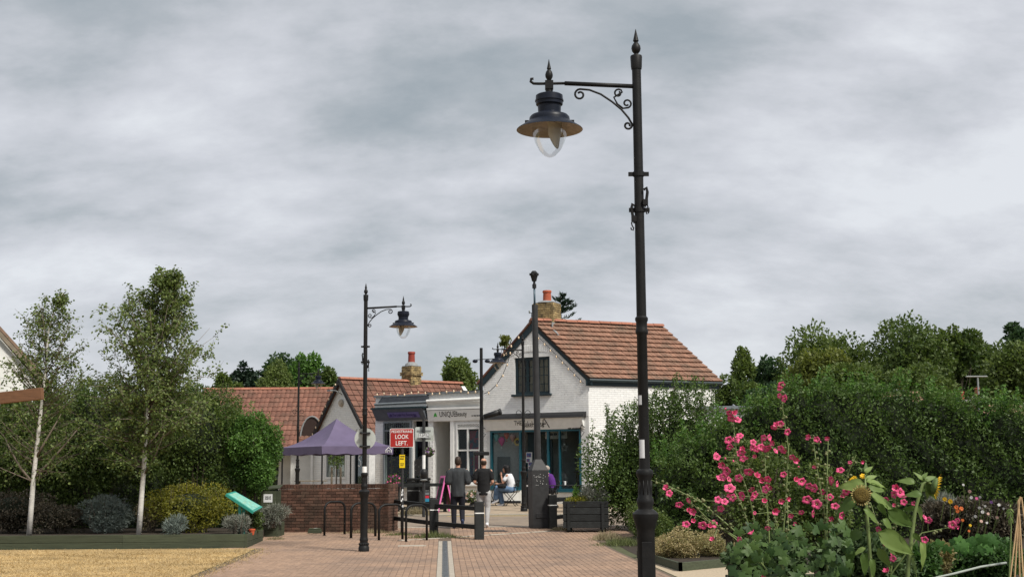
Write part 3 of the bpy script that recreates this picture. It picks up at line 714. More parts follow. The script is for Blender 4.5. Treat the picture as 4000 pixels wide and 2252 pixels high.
MB().bb(sx0+.12,sx0+.62,.3,.32,.3,1.62).build('blind', M('grey_blind', (.09,.095,.095), .8), root)
# strings of bulbs on gable
def festoon(label, pts, n, parent=None):
    o = thing('string_lights', label, 'string lights', (0,0,0)); m = MB(); m.tube(pts, .011, 5); m.build('cable', BLACKPAINT, o)
    bm_ = MB().lathe([(.008,.0),(.022,-.02),(.032,-.06),(.02,-.09),(.004,-.1)], 8).mesh('bulb', M('warm_bulb', (.75,.58,.40), .2), True)
    L = [Vector(p) for p in pts]; ln = [0]
    for a, c in zip(L, L[1:]): ln.append(ln[-1]+(c-a).length)
    for k in range(n):
        d = ln[-1]*(k+.5)/n; i = max(j for j in range(len(ln)-1) if ln[j] <= d); t = (d-ln[i])/max(1e-6, ln[i+1]-ln[i]); p = L[i].lerp(L[i+1], t)
        link('bulb', bm_, o, p)
    return o
wp = lambda x, y, z: root.matrix_basis @ Vector((x, y, z))
bpts = [wp(xa-.3-(BW/2-.2)*t, -.14, zR-.2-(zR-zE)*t*.93) for t in (.05,.3,.5)]
x_, z_ = b.l(1997,1360,-.2)
sag = [b.l(u, v, -.35) for (u, v) in ((1996,1360),(1985,1410),(1965,1460),(1940,1500),(1915,1525),(1890,1537))]
bpts += [wp(x, -.35, z) for x, z in sag]
festoon('black cable of bulbs drooping from the left gable of the bakery', bpts, 9)
festoon('black cable of bulbs under the right bargeboard of the bakery', [wp(xa+.1+(BW/2-.1)*t, -.16, zR-.36-(zR-zE)*t*.98) for t in (.02,.25,.5,.75,.95)], 8)

# ---------------------------------------------------------------- beauty shop and hair shop
def shop(name, label, ul, ur, zt_u):
    pl, pr = rowp(ul), rowp(ur); f = Fac(name, label, 'shop', pl, ANG, .52); return f, (pr-pl).length
s, SW = shop('beauty_shop', 'flat-roofed white shop with green leaf sign and tall sash window', 1675.5, 1888.5, 0); root = s.root
zt = s.z(1780,1535); px0, px1 = s.x(1692), s.x(1762); wx0, wx1 = s.x(1782), SW-.12
zf0, zf1 = s.z(1780,1642), s.z(1780,1600); wz0, wz1 = s.z(1830,1888), s.z(1830,1650)
wl = MB(); holes = [(px0,px1,-.4,zf0-.01),(wx0,wx1,wz0,wz1)]; wallcols(wl, 0, SW, lambda x: zt, holes, 0, .22, -.4); wall = wl.build('wall', WHITEJOINT, root)
its = bricks(0, SW, lambda x: zt-.03, [(px0-.02,px1+.02,-1,zf0),(wx0-.1,wx1+.1,wz0-.1,wz1+.06),(-.1,SW+.1,zf0-.05,s.z(1780,1553)),(-1,SW+1,-1,.18)], zt, 0); pieces('brick', its, WBM, wall)
MB().bb(0,SW,-.012,.0,-.4,.18).build('plinth', BLACKPAINT, root)
MB().bb(0,SW,.22,4,zt-.25,zt-.15).build('flat_roof', LEAD, root); MB().bb(-.02,SW,-.08,.3,zt,zt+.07).build('coping', GREYPAINT, root)
zg = s.z(1780,1563); g_ = MB().tube([(0,-.16,zg),(SW,-.16,zg+.02)], .06, 8); g_.build('gutter', WHITEPAINT, root)
MB().prism([(0,-.05,zf1+.10),(0,-.14,zg-.07),(0,0,zg-.07),(0,0,zf1+.10)],(SW,0,0)).build('cornice', RENDER_WHITE, root)
MB().bb(.0,SW,-.17,0,zf1+.02,zf1+.098).build('moulding', WHITEPAINT, root)
fa = MB().prism([(0,-.06,zf0),(0,-.15,zf1),(0,0,zf1),(0,0,zf0)],(SW,0,0)).build('fascia', WHITEPAINT, root); th = math.atan2(.09, zf1-zf0)
def onf(u, v): x, z = s.l(u, v, -.1); return (x, -.06-.09*(z-zf0)/(zf1-zf0)-.006, z)
txt('UNIQUE', .28, BLACKPAINT, fa, onf(1749,1617), (R(90)+th,0,0), fit=.66); txt('Beauty', .25, BLACKPAINT, fa, onf(1802,1616), (R(90)+th,0,0), fit=.44)
smallprint(fa, onf(1858,1622), .4, .06, th)
LEAFG = M('sign_leaf_green', (.06,.36,.06), .5); lf = MB(); P_ = [onf(1694,1628),onf(1697,1617),onf(1703,1610),onf(1706,1618),onf(1708,1627),onf(1701,1625)]; lf.prism(P_, (0,-.003,0)); lf.build('leaf_emblem', LEAFG, fa)
# porch recess
pr_ = MB(); pr_.quad((px0,.22,-.4),(px0,1.5,-.4),(px0,1.5,zf0),(px0,.22,zf0)); pr_.quad((px1,1.5,-.4),(px1,.22,-.4),(px1,.22,zf0),(px1,1.5,zf0)); pr_.quad((px0,.22,zf0),(px0,1.5,zf0),(px1,1.5,zf0),(px1,.22,zf0)); pr_.build('porch_lining', RENDER_WHITE, root)
MB().bb(px0,px1,1.5,1.55,-.4,zf0).build('door', M('pale_grey_door', (.42,.42,.41), .6), root)
MB().bb(px1-.02,px1+.12,-.03,.05,-.2,zf0).build('pilaster', WHITEPAINT, root)
zl = s.z(1830,1668); zm = s.z(1830,1757)
fr1 = frame(root, 'sash_window', wx0, wx1, wz0, zl, -.02, .06, .1, WHITEPAINT, mull=[(wx0+wx1)/2-.02], trans=[zm], bw=.055, pane=GLASS)
lt = MB(); lt.bb(wx0,wx1,-.02,.08,wz1-.05,wz1); lt.bb(wx0,wx0+.06,-.02,.08,zl,wz1-.05); lt.bb(wx1-.06,wx1,-.02,.08,zl,wz1-.05); lt.bb(wx0+.06,wx1-.06,.05,.06,zl,wz1-.05)
hh = wz1-.05-zl; mid = (zl+wz1-.05)/2; nl = 14
for k in range(nl):
    x = wx0+.06+(wx1-wx0-.12)*(k+.5)/nl
    for sg in (-1, 1): lt.box((x,.0+.012*sg,mid),(hh*1.35,.01,.016),0,Matrix.Rotation(sg*R(45),3,'Y'))
lt.build('lattice', WHITEPAINT, root)
lb_ = MB().bb(wx0+.06,wx1-.06,.044,.049,zl,wz1-.05).build('lattice_backing', DARKROOM, root)
MB().bevbox(((wx0+wx1)/2,-.08,wz0-.04),(wx1-wx0+.16,.22,.08),.01).build('window_sill', WHITEPAINT, root)
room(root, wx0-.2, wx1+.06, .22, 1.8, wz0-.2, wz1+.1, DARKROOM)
MUR2 = M('colourful_window_art', (.05,.09,.16), .7, .3, 4, c2=(.32,.05,.10), c2s=2.2, c2t=(.5,.54)); MB().bb(wx0+.1,wx1-.05,.5,.52,wz0+.3,zl-.1).build('wall_art', MUR2, root)
cv = MB(); [cv.tube([(wx0+.35+k*.2,.3,wz0),(wx0+.35+k*.2,.3,zm)],.025,6) for k in range(3)]; cv.build('blind', M('cream_blind', (.3,.29,.25), .8), root)
MB().prism([(SW*.5,2.2,zt-.3),(SW*.5,2.2,zt+.05),(SW*.5+.25,3.4,s.z(1830,1504,2.6)),(SW*.5+.25,3.6,zt-.3)],(SW*.55,0,0)).build('rear_roof', TILE2, root)
festoon('string of small bulbs along the flat roof edge of the two shops', [root.matrix_basis @ Vector((x, -.12, zt+.09+.05*math.sin(k*1.7))) for k, x in enumerate(np.linspace(-2.3, SW-.1, 12))], 15)

s, SW = shop('hair_shop', 'slate grey hair shop with lilac name board and bay window', 1466, 1675, 0); root = s.root
zt = s.z(1570,1548); za = s.z(1570,1640); zb = s.z(1570,1592); dx0 = s.x(1614); bx0, bx1 = s.x(1500), s.x(1610); bz0, bz1 = s.z(1555,1895), s.z(1555,1645)
wl = MB(); wallcols(wl, 0, SW, lambda x: zt, [(bx0,bx1,bz0,bz1),(dx0,SW-.03,-.4,bz1)], 0, .22, -.4); wall = wl.build('wall', WHITEJOINT, root)
its = bricks(0, SW, lambda x: zt, [(bx0-.02,bx1+.02,bz0-.05,9),(dx0-.1,SW,-1,9),(-1,SW+1,za-.05,9)], zt, 0); pieces('brick', its, WBM, wall)
MB().bb(0,SW,.22,4,zt-.25,zt-.15).build('flat_roof', LEAD, root)
MB().bb(-.03,SW-.03,-.07,.3,zt,zt+.07).build('coping', GREYPAINT, root)
MB().prism([(.12,-.02,s.z(1570,1573)),(.3,-.02,zt-.01),(SW,-.02,zt-.01),(SW,-.02,s.z(1570,1573))],(0,-.04,0)).build('parapet_panel', SLATEPAINT, root)
MB().bb(.05,SW-.01,-.12,0,s.z(1570,1589),s.z(1570,1577)).build('white_board', WHITEPAINT, root)
g_ = MB().tube([(.05,-.15,s.z(1500,1578)),(SW-.02,-.15,s.z(1660,1570))], .04, 8).build('gutter', GREYPAINT, root)
fa = MB().prism([(.1,-.10,za),(.06,-.34,zb-.05),(.06,0,zb-.05),(.1,0,za)],(SW-.14,0,0)).build('fascia', SLATEPAINT, root)
MB().bb(.03,SW-.01,-.38,0,zb-.048,zb+.02).build('fascia_cap', TEALBLACK, root)
th = math.atan2(.24, zb-.05-za)
def onf(u, v, o=.006): x, z = s.l(u, v, -.22); return Vector((x, -.10-.24*(z-za)/(zb-.05-za)-o, z))
sb = MB().prism([onf(1515,1610),onf(1637,1607),onf(1639,1628),onf(1518,1631)],(0,-.02,0)).build('name_board', LILAC, root)
p = onf(1577,1619,.03); txt('The Little Hair Boutique', .17, LILACDARK, sb, p, (R(90)+th,0,-.0), fit=.92)
for u in (1528, 1622):
    p = onf(u,1619,.028); MB().prism([p+Vector((-.07,0,-.07)),p+Vector((.07,0,-.07)),p+Vector((0,-.02,.08))],(0,-.003,0)).build('emblem', LILACDARK, sb)
zt2 = s.z(1555,1680)
fr1 = frame(root, 'bay_window', bx0, bx1, bz0, bz1, -.06, .055, .1, GREYPAINT, mull=[bx0+(bx1-bx0)*.95], trans=[zt2], bw=.05, pane=GLASS)
MB().bevbox(((bx0+bx1)/2,-.12,bz0-.04),(bx1-bx0+.2,.26,.08),.01).build('window_sill', GREYPAINT, root)
room(root, bx0-.1, SW+.2 if False else SW-.03, .22, 2.0, -.2, bz1+.05, DARKROOM)
cv = MB(); [cv.bb(bx0+.1+k*.09,bx0+.15+k*.09,.15,.17,zt2+.02,bz1-.05) for k in range(12)]; cv.build('vertical_blind', M('grey_slats', (.22,.22,.21), .8), root)
dr_ = frame(root, 'door', dx0+.02, SW-.05, -.1, bz1-.25, .12, .07, .05, TEALBLACK, trans=[.8], pane=GLASS)
MB().bb(dx0+.04,SW-.35,.06,.11,.95,1.55).build('chalk_notice', BOARDBLACK, root)
# trailing plants and colour in the bay window are a display of artificial greenery
LEAFVAR = leafmat('display_leaf', (.05,.11,.03), (.30,.34,.05), .2, .6, (.5,.10,.05))
n = 700; P = np.stack([bx0+.12+rng.random(n)*(bx1-bx0-.2), .12+rng.random(n)*.5, bz0+.05+rng.random(n)**1.2*(zt2-bz0)], 1); P = P[(np.sin(P[:,0]*14)+rng.normal(0,.6,n)) > -.1]; n = len(P); A = rdir(n); cards('window_greenery', P, A, unit(np.cross(A, rdir(n))), .05+.05*rng.random(n), .03+.03*rng.random(n), LEAFVAR, root)
x, z = s.l(1676, 1762, -.45)
# ---------------------------------------------------------------- white gabled building behind the tent
GA = 53.0; gx = Vector((math.cos(R(GA)), -math.sin(R(GA)), 0)); pk = at(1335,1482,55); GW = 4.5
g = Fac('gabled_hall', 'white gabled building with steep red tiled roof and chimney behind the purple tent', 'house', pk-gx*(GW/2), GA, .56); root = g.root
zR = pk.z-.56-.06; zE = zR-2.35; xa = GW/2
def gab(x): return zR-(zR-zE)*abs(x-xa)/(GW/2)
w0, w1, q0, q1 = g.x(1272,1800), g.x(1352,1800), g.z(1310,1868), g.z(1310,1768); d0, d1 = g.x(1385,1800), g.x(1420,1800)
wl = MB(); wallcols(wl, 0, GW, gab, [(w0,w1,q0,q1),(d0,d1,-.4,q1)], 0, .22, -.5, (xa,)); wall = wl.build('wall', WHITEJOINT, root)
pieces('brick', sorted(bricks(0, GW, gab, [(w0-.08,w1+.08,q0-.1,q1+.08),(d0-.08,d1+.08,-1,q1+.08)], zR, 0), key=lambda m: -m.translation.z), WBM, wall)
MB().bb(GW-.22,GW,.22,8.5,-.5,zE).build('side_wall', WHITEJOINT, root); MB().bb(0,.22,.22,8.5,-.5,zE).build('side_wall', WHITEJOINT, root)
apex = Vector((xa,-.12,zR+.1)); dr0 = Vector((GW/2+.2,0,(zE-zR)*(GW/2+.2)/(GW/2))); dr1 = Vector((-dr0.x,0,dr0.z)); Lb = Vector((0,6.0,0))
tiles(root, 'roof_slope', apex+dr0, apex+dr0+Lb, apex+Lb, apex, 11, 20, TILE2, limit=300)
MB().prism([apex+dr1, apex, apex+Lb, apex+dr1+Lb], (0,0,-.06)).build('rear_slope', TILE2, root)
bb_ = MB()
for d_ in (dr0, dr1):
    p = apex+Vector((0,-.05,-.04)); q = p+d_; bb_.prism([(p.x,p.y,p.z+.05),(q.x,q.y,q.z+.05),(q.x,q.y,q.z-.16),(p.x,p.y,p.z-.18)], (0,.045,0))
bb_.build('bargeboard', BLACKPAINT, root)
for k in range(14): link('ridge_tile', rtm, root, (xa,-.12+k*.44,zR+.10), (0,0,R(90)))
MB().prism([(0,6,-.5),(GW,6,-.5),(GW,6,zE),(xa,6,zR),(0,6,zE)],(0,.2,0)).build('rear_gable', WHITEJOINT, root)
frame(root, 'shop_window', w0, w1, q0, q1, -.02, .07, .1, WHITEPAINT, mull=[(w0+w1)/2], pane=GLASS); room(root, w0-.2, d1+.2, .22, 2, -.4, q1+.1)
frame(root, 'door', d0, d1, -.3, q1, .02, .08, .08, TEALBLACK, pane=GLASS)
st = MB(); pts = [g.l(u, v, -.01) for u, v in ((1413,1776),(1405,1780),(1403,1790),(1411,1800),(1413,1812),(1406,1820),(1402,1816))]; st.tube([(x,-.04,z) for x, z in pts], .018, 6); st.build('painted_letter', WHITELET, root)
pm_ = MB(); [pm_.bb(w0+.15+k*.45,w0+.45+k*.45,.1,.11,q0+.3+.2*(k%2),q0+.75+.2*(k%2)) for k in range(4)]; pm_.build('window_posters', PAPER, root)
x, z = g.l(1336,1573); MB().lathe([(.15,0),(.16,.05),(.12,.1),(.02,.11)],14).build('alarm_box', CREAM, root).matrix_local = Matrix.Translation((x,-.01,z)) @ Matrix.Rotation(R(90),4,'X')
fl = MB(); x, z = g.l(1337,1540); fl.tube([(x,0,z),(x,-.3,z+.15),(x-.25,-.35,z+.18)], .018, 6); fl.box((x-.4,-.36,z+.18),(.3,.12,.06)); fl.build('gable_lamp', LEAD, root)
cpos = on_plane(1607,1500, Vector((0,57.2,0)), Vector((0,-1,0))); cl = root.matrix_basis.inverted() @ cpos
ch = chimney(root, (cl.x,cl.y,cl.z-.5), .60, .60, 1.28, R(12), YELLOWBRICK, corbel=(5,3)); MB().lathe([(.30,0),(.26,.1),(.16,.18)],16,(cl.x,cl.y,cl.z+.77)).build('flaunching', LEAD, ch); pot(ch, (cl.x,cl.y,cl.z+.9), .15, .5, REDPOT)
vin = MB()
for k in range(9):
    p0 = g.l(1390+k*8, 1720, 0); pts = [(p0[0],-.03,p0[1]-.2)]
    for j in range(5): pts.append((pts[-1][0]+rnd.uniform(-.25,.2), -.03, pts[-1][2]+rnd.uniform(.05,.22)))
    pts = [p for p in pts if p[2] < gab(min(max(p[0],.05),GW-.05))-.1]
    if len(pts) > 1: vin.tube(pts, .008, 4)
vin.build('bare_vine', WOODPALE, root)
festoon('string of bulbs along the left verge of the gabled hall', [root.matrix_basis @ Vector((apex.x+dr1.x*t, -.22, apex.z+dr1.z*t-.05)) for t in (0,.25,.5,.75,1)], 9)
# ---------------------------------------------------------------- long low building with the big red roof
rx0, rx1 = at(792,1518,60.5).x, -6.9; zr_ = at(1000,1520,60.5).z; ze = at(1150,1757,57).z
lh = thing('long_hall', 'long low white building under a wide red tiled roof', 'house', (rx0,57,.58)); W_ = rx1-rx0; zr_ -= .58; ze -= .58
wl = MB(); wallcols(wl, .3, W_, lambda x: ze+.1, [(W_-4.2,W_-2.6,-.3,ze-.2)], .3, .5, -.5); wl.build('wall', RENDER_WHITE, lh)
room(lh, W_-4.2, W_-2.6, .5, 1.6, -.4, ze-.1, RENDER_WHITE, 'porch_lining')
tiles(lh, 'roof_slope', (0,0,ze), (W_,0,ze), (W_,3.5,zr_), (.0,3.5,zr_), 13, 34, TILE2, wave=.03, limit=300, key=lambda m: -m.translation.x)
MB().prism([(0,3.5,zr_-.02),(W_,3.5,zr_-.02),(W_,7,ze),(0,7,ze)],(0,0,-.06)).build('rear_slope', TILE2, lh)
for k in range(int(W_/.44)): link('ridge_tile', rtm, lh, (k*.44,3.5,zr_+.0))
MB().prism([(.3,.3,-.5),(.3,6.8,-.5),(.3,6.8,ze),(.3,3.5,zr_-.1),(.3,.3,ze)],(.2,0,0)).build('gable_wall', RENDER_WHITE, lh)
# arched dormer
c = at(1222,1715,58); c = c-lh.location; dm = MB(); n = 12; rr = .48
prof = [(rr*math.cos(math.pi*i/n), 0, .95*math.sin(math.pi*i/n)) for i in range(n+1)]
dm.prism([(c.x+p[0],c.y-.3,c.z+p[2]) for p in prof], (0,1.5,0)); dmo = dm.build('dormer', M('dark_brown_dormer', (.035,.02,.016), .6), lh)
dt = MB(); dt.tube([(c.x+p[0]*1.03,c.y-.32,c.z+p[2]*1.03) for p in prof], .035, 6); dt.bb(c.x-rr-.08,c.x+rr+.08,c.y-.4,c.y-.2,c.z-.07,c.z-.005); dt.build('dormer_trim', LEAD, dmo)
p = gnd(1178,54); p = Vector((p.x,56.6,.58)); wpst = thing('white_post', 'thin white post by the porch of the long hall', 'post', p); MB().bevbox((0,0,.95),(.09,.09,1.9),.01).build('shaft', WHITEPAINT, wpst); MB().bevbox((0,0,1.92),(.14,.14,.05),.01).build('cap', WHITEPAINT, wpst)
# ---------------------------------------------------------------- houses far off
hf = Fac('white_house', 'white rendered gable house behind the birch trees at the left edge', 'house', (-19.0,48), -38, .55); hm = hf.root
a0, a1 = hf.l(0,1295), hf.l(168,1480); a0, a1 = Vector((a0[0],0,a0[1])), Vector((a1[0],0,a1[1])); sl2 = (a1.z-a0.z)/(a1.x-a0.x); xr = a1.x+.3; zr2 = a1.z+.3*sl2
xl = xr-7; xm = xr-3.5; zt_ = zr2-3.5*sl2
MB().prism([(xl,0,-.5),(xr-.3,0,-.5),(xr-.3,0,zr2+.0),(xm,0,zt_-.1),(xl,0,zr2)],(0,7,0)).build('wall', RENDER_WHITE, hm)
MB().prism([(xr,-.15,zr2),(xr,7.2,zr2),(xm,7.2,zt_),(xm,-.15,zt_)],(0,0,.14)).build('roof_slope', M('brown_verge', (.2,.13,.09), .8), hm)
MB().prism([(xl-.3,-.15,zr2),(xl-.3,7.2,zr2),(xm,7.2,zt_),(xm,-.15,zt_)],(0,0,.139)).build('rear_slope', TILE2, hm)
MB().prism([(xr,-.2,zr2-.05),(xm,-.2,zt_-.05),(xm,-.2,zt_-.25),(xr,-.2,zr2-.25)],(0,.05,0)).build('bargeboard', WOODPALE, hm)
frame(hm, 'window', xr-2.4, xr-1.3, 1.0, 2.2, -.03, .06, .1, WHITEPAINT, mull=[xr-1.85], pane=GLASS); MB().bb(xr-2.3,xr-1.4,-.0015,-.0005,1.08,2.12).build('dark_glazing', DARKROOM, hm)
# pergola whose beam end enters the picture at the left
pg = thing('pergola', 'brown timber pergola beam reaching in at the left edge', 'pergola', gnd(-250,27.6)); 
e1 = at(166,1536,27.2)-pg.location; e0 = at(-330,1590,27.9)-pg.location
dv_ = (e1-e0).normalized(); Mx = Matrix((dv_, Vector((0,0,1)).cross(dv_).normalized(), dv_.cross(Vector((0,0,1)).cross(dv_)).normalized())).transposed()
MB().bevbox((e0+e1)/2, ((e1-e0).length,.1,.24), .008, M=Mx).build('beam', WOODBROWN, pg)
MB().bevbox((e0.x+.35,e0.y,(e0.z)/2-.1),(.12,.12,e0.z+.1),.008).build('post', WOODBROWN, pg); MB().bevbox((e0.x-1.2,e0.y,(e0.z)/2-.1),(.12,.12,e0.z+.1),.008).build('post', WOODBROWN, pg)
MB().bevbox((e0.x-.4,e0.y,e0.z-.02),(1.9,.09,.2),.008).build('beam', WOODBROWN, pg)
def farhouse(label, u0, u1, vr, Y, chims):
    p = at((u0+u1)/2, vr, Y); w_ = at(u1,vr,Y).x-at(u0,vr,Y).x; h = thing('terraced_house', label, 'house', (p.x,Y,.6)); zr_ = p.z-.6
    MB().bb(-w_/2+.2,w_/2-.2,-2.5,3,-.3,zr_-1.9).build('wall', M('far_wall_buff', (.35,.30,.24), .85), h)
    MB().prism([(-w_/2,-2.9,zr_-2.1),(-w_/2,0,zr_),(-w_/2,3.2,zr_-2.1)],(w_,0,0)).build('roof', M('brown_far_tiles', (.24,.15,.10), .85, .25, 4), h)
    for k, (u, vt, w2) in enumerate(chims):
        c = at(u, vt, Y)-h.location; co = MB().bevbox((c.x,0,(c.z+zr_-.3)/2),(w2,.5,c.z-zr_+.3),.02).build('chimney', REDBRICK, h); MB().bb(c.x-w2/2-.06,c.x+w2/2+.06,-.31,.31,c.z-.12,c.z-.02).build('chimney_cap', LEAD, co); pot(co, (c.x,0,c.z-.02), .12, .4, REDPOT)
    for k in range(2):
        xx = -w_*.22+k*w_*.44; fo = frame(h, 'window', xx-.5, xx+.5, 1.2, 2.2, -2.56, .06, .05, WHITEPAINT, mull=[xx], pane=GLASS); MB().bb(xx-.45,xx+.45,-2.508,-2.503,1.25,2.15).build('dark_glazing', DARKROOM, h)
farhouse('house with long brown ridge and two red chimneys behind the hedge', 3735, 3985, 1580, 62, [(3757,1560,.5),(3818,1545,.6)])
farhouse('house roof with one red chimney peeping over the hedge', 3440, 3590, 1528, 66, [(3515,1518,.5)])
fb = thing('flat_roof_outbuilding', 'low white flat-roofed outbuilding glimpsed over the right hedge', 'outbuilding', (at(2915,1600,40).x,40,.33)); zt_ = at(2915,1596,40).z-.33
MB().bb(-1.3,1.3,0,2.5,-.2,zt_).build('wall', RENDER_WHITE, fb); MB().bb(-1.4,1.4,-.12,2.6,zt_+.002,zt_+.09).build('roof_edge', GREYPAINT, fb)
lp = thing('tee_mast', 'thin grey T-shaped mast rising over the right hedge', 'mast', (at(3825,1580,60).x,60,.6)); zt_ = at(3825,1472,60).z-.6; MB().tube([(0,0,0),(0,0,zt_)],[.07,.04],8).build('pole', STEEL, lp); MB().bevbox((-.05,0,zt_+.03),(.95,.14,.06),.02).build('crossbar', STEEL, lp)

# ================================================================ STREET LAMPS
LH = 5.37
def make_lamp():
    o = thing('street_lamp', '', 'street lamp')
    pl = MB().lathe([(0.1087,0),(0.1087,.085),(0.1001,.10),(0.0914,.135),(0.0800,.20),(0.0853,.22),(0.0887,.24),(0.0800,.26),(0.0757,.3),(0.0757,1.06),(0.0827,1.08),(0.0940,1.13),(0.1079,1.17),(0.1096,1.20),(0.0870,1.225),(0.0626,1.24),(0.0626,1.26),(0.0722,1.29),(0.0722,1.32),(0.0592,1.345),(0.0574,1.50),(0.0696,1.52),(0.0740,1.545),(0.0679,1.565),(0.0452,1.58),(0.0435,1.60)], 28)
    pl.build('base', BLACKMETAL, o, True, sharp=35)
    fl = MB()
    for k in range(10):
        a = 2*math.pi*k/10; fl.tube([(.057*math.cos(a),.057*math.sin(a),1.36),(.057*math.cos(a),.057*math.sin(a),1.48)], .005, 5)
    for k in range(16):
        a = 2*math.pi*k/16; fl.ball((.09*math.cos(a),.09*math.sin(a),.15),(.018,.018,.025),6,5)
    fl.build('mouldings', BLACKMETAL, o, True)
    sh = MB().lathe([(.046,1.58),(.044,2.72),(.053,2.735),(.056,2.755),(.049,2.775),(.048,2.83),(.056,2.85),(.056,2.87),(.043,2.885),(.040,5.11)], 20); sh.build('shaft', BLACKMETAL, o, True, sharp=35)
    cp = MB().lathe([(.046,5.09),(.049,5.11),(.053,5.205),(.049,5.215),(.021,5.222),(.02,5.235),(.036,5.255),(.042,5.28),(.038,5.305),(.022,5.33),(.015,5.34),(.026,5.35),(.014,5.405),(.002,5.46)], 18); cp.build('finial', BLACKMETAL, o, True, sharp=30)
    dp = MB().bevbox((0,-.0765,.72),(.085,.012,.5),.004); dp.build('access_door', BLACKMETAL, o)
    ar = MB(); za = 4.955; ar.tube([(-.03,0,za-.02),(-.64,0,za+.012)], .02, 10)
    ar.tube([(-.64,0,za+.012),(-.87,0,za+.01),(-.915,0,za+.012),(-.94,0,za+.03),(-.935,0,za+.055),(-.915,0,za+.055)], .013, 8); ar.build('arm', BLACKMETAL, o, True)
    def spiral(cx, cz, r0, a0, turns, n=18):
        return [(cx+r0*(1-.62*i/n)*math.cos(a0+turns*2*math.pi*i/n), 0, cz+r0*(1-.62*i/n)*math.sin(a0+turns*2*math.pi*i/n)) for i in range(n+1)]
    br = MB(); zb = za-.03
    arc = [(-.50,0,zb-.012),(-.42,0,zb-.02),(-.32,0,zb-.06),(-.22,0,zb-.13),(-.14,0,zb-.20),(-.08,0,zb-.275),(-.05,0,zb-.33)]
    br.tube(spiral(-.505,zb-.062,.05,R(90),1.15)[::-1]+arc+spiral(-.085,zb-.345,.038,R(25),-1.15), .0095, 6)
    br.tube(spiral(-.165,zb-.052,.040,R(20),1.15)[::-1]+[(-.205,0,zb-.09),(-.175,0,zb-.15),(-.125,0,zb-.19)]+spiral(-.09,zb-.145,.042,R(-100),1.15), .0085, 6)
    br.build('scroll_bracket', BLACKMETAL, o, True)
    lx = -.777
    sp = MB().box((lx,0,za-.005),(.072,.072,.075)).lathe([(.034,-.042),(.03,-.075),(.034,-.085)],12,(lx,0,za)); sp.lathe([(0.0184,0.0414),(0.0322,0.0690),(0.0345,0.0897),(0.0276,0.1173),(0.0138,0.1380),(0.0196,0.1449),(0.0092,0.1932),(0.0011,0.2346)],12,(lx,0,za)); sp.build('lantern_spigot', BLACKMETAL, o, True, sharp=35)
    hd = MB().lathe([(0.0316,-0.0799),(0.1055,-0.0910),(0.1192,-0.0999),(0.1213,-0.1388),(0.1266,-0.1421),(0.1266,-0.1532),(0.1203,-0.1576),(0.1182,-0.1832),(0.1034,-0.1943),(0.1002,-0.2553),(0.1213,-0.2720),(0.1635,-0.2831),(0.1772,-0.2997),(0.1794,-0.3164),(0.1815,-0.3330),(0.2004,-0.3463),(0.2870,-0.4018),(0.2933,-0.4107)],32,(lx,0,za),cap=False); hd.build('canopy', LAMPMETAL, o, True, sharp=35)
    MB().lathe([(0.2928,-0.4113),(0.2827,-0.4063),(0.1741,-0.3608),(0.1055,-0.3497),(0.0021,-0.3474)],32,(lx,0,za),cap=False).build('reflector', CREAM, o, True)
    MB().lathe([(0.1530,-0.3552),(0.1540,-0.3996),(0.1498,-0.4551),(0.1319,-0.5217),(0.0949,-0.5939),(0.0475,-0.6438),(0.0158,-0.6571),(0.0011,-0.6582)],28,(lx,0,za),cap=False).build('glass_bowl', LAMPGLASS, o, True)
    sh_ = MB(); n = 10; V = []
    for i in range(n+1):
        t = i/n; a = R(-100)+R(130)*t
        for k in range(4): f = k/3; V.append((lx+(.03+.095*(1-f*.35))*math.cos(a)*(.9), .085*math.sin(a)*(1-f*.5), za-.36-f*(.23*math.sin(math.pi*(.15+.75*t)))))
    sh_.add(V, [(i*4+k, i*4+4+k, i*4+5+k, i*4+1+k) for i in range(n) for k in range(3)]); sh_.build('inner_shade', M('pale_shade', (.46,.43,.36), .5), o, True)
    for s in (-1,1): MB().box((lx+.20*s,0,za-.335),(.035,.03,.02)).build('clip', BLACKMETAL, o)
    return o
def lamp_hooks(o):
    # banner / flower basket fittings: two clamp bands and hooks
    for z in (4.14, 3.82):
        MB().lathe([(.05,-.02),(.05,.02)],14,(0,0,z)).box((0,0,z),(.18,.022,.035)).build('clamp_band', BLACKMETAL, o)
    def hook(s, y, z0, nm):
        h = MB().tube([(.04*s,y,z0+.13),(.062*s,y,z0+.15),(.07*s,y,z0+.11),(.058*s,y,z0+.03),(.042*s,y,z0-.02)], .013, 6).tube([(.062*s,y,z0+.0),(.072*s,y,z0-.02),(.066*s,y,z0-.045),(.054*s,y,z0-.062),(.06*s,y,z0-.085),(.074*s,y,z0-.078),(.078*s,y,z0-.06)], .006, 6)
        h.box((.05*s,y,z0+.02),(.045,.03,.05)); h.build(nm, BLACKMETAL, o)
    hook(1,-.045,3.86,'basket_hook'); hook(-1,-.02,3.72,'basket_hook')
base_lamp = make_lamp()
def place_lamp(o, u, v0, Y, flip, label, lean=0):
    p = gnd(u, Y); o.location = p; o.rotation_euler = (0, lean, math.pi if flip else 0); o['label'] = label; o['group'] = 'heritage street lamps'
lamps = [base_lamp]+[copy_tree(base_lamp) for _ in range(3)]
place_lamp(lamps[0], 2533, 0, 11.45, False, 'tallest nearest black street lamp with lantern arm reaching left')
pb = gnd(2533, 11.45)
lamp_hooks(lamps[0]); 
place_lamp(lamps[1], 1421, 0, 27.3, True, 'black street lamp in the pavement carrying a round grey sign back')
lamp_hooks(lamps[1])
place_lamp(lamps[2], 1160, 0, 53.0, True, 'farthest street lamp, in front of the long red roof')
place_lamp(lamps[3], 2047, 0, 41.2, False, 'street lamp standing before the bakery shopfront')
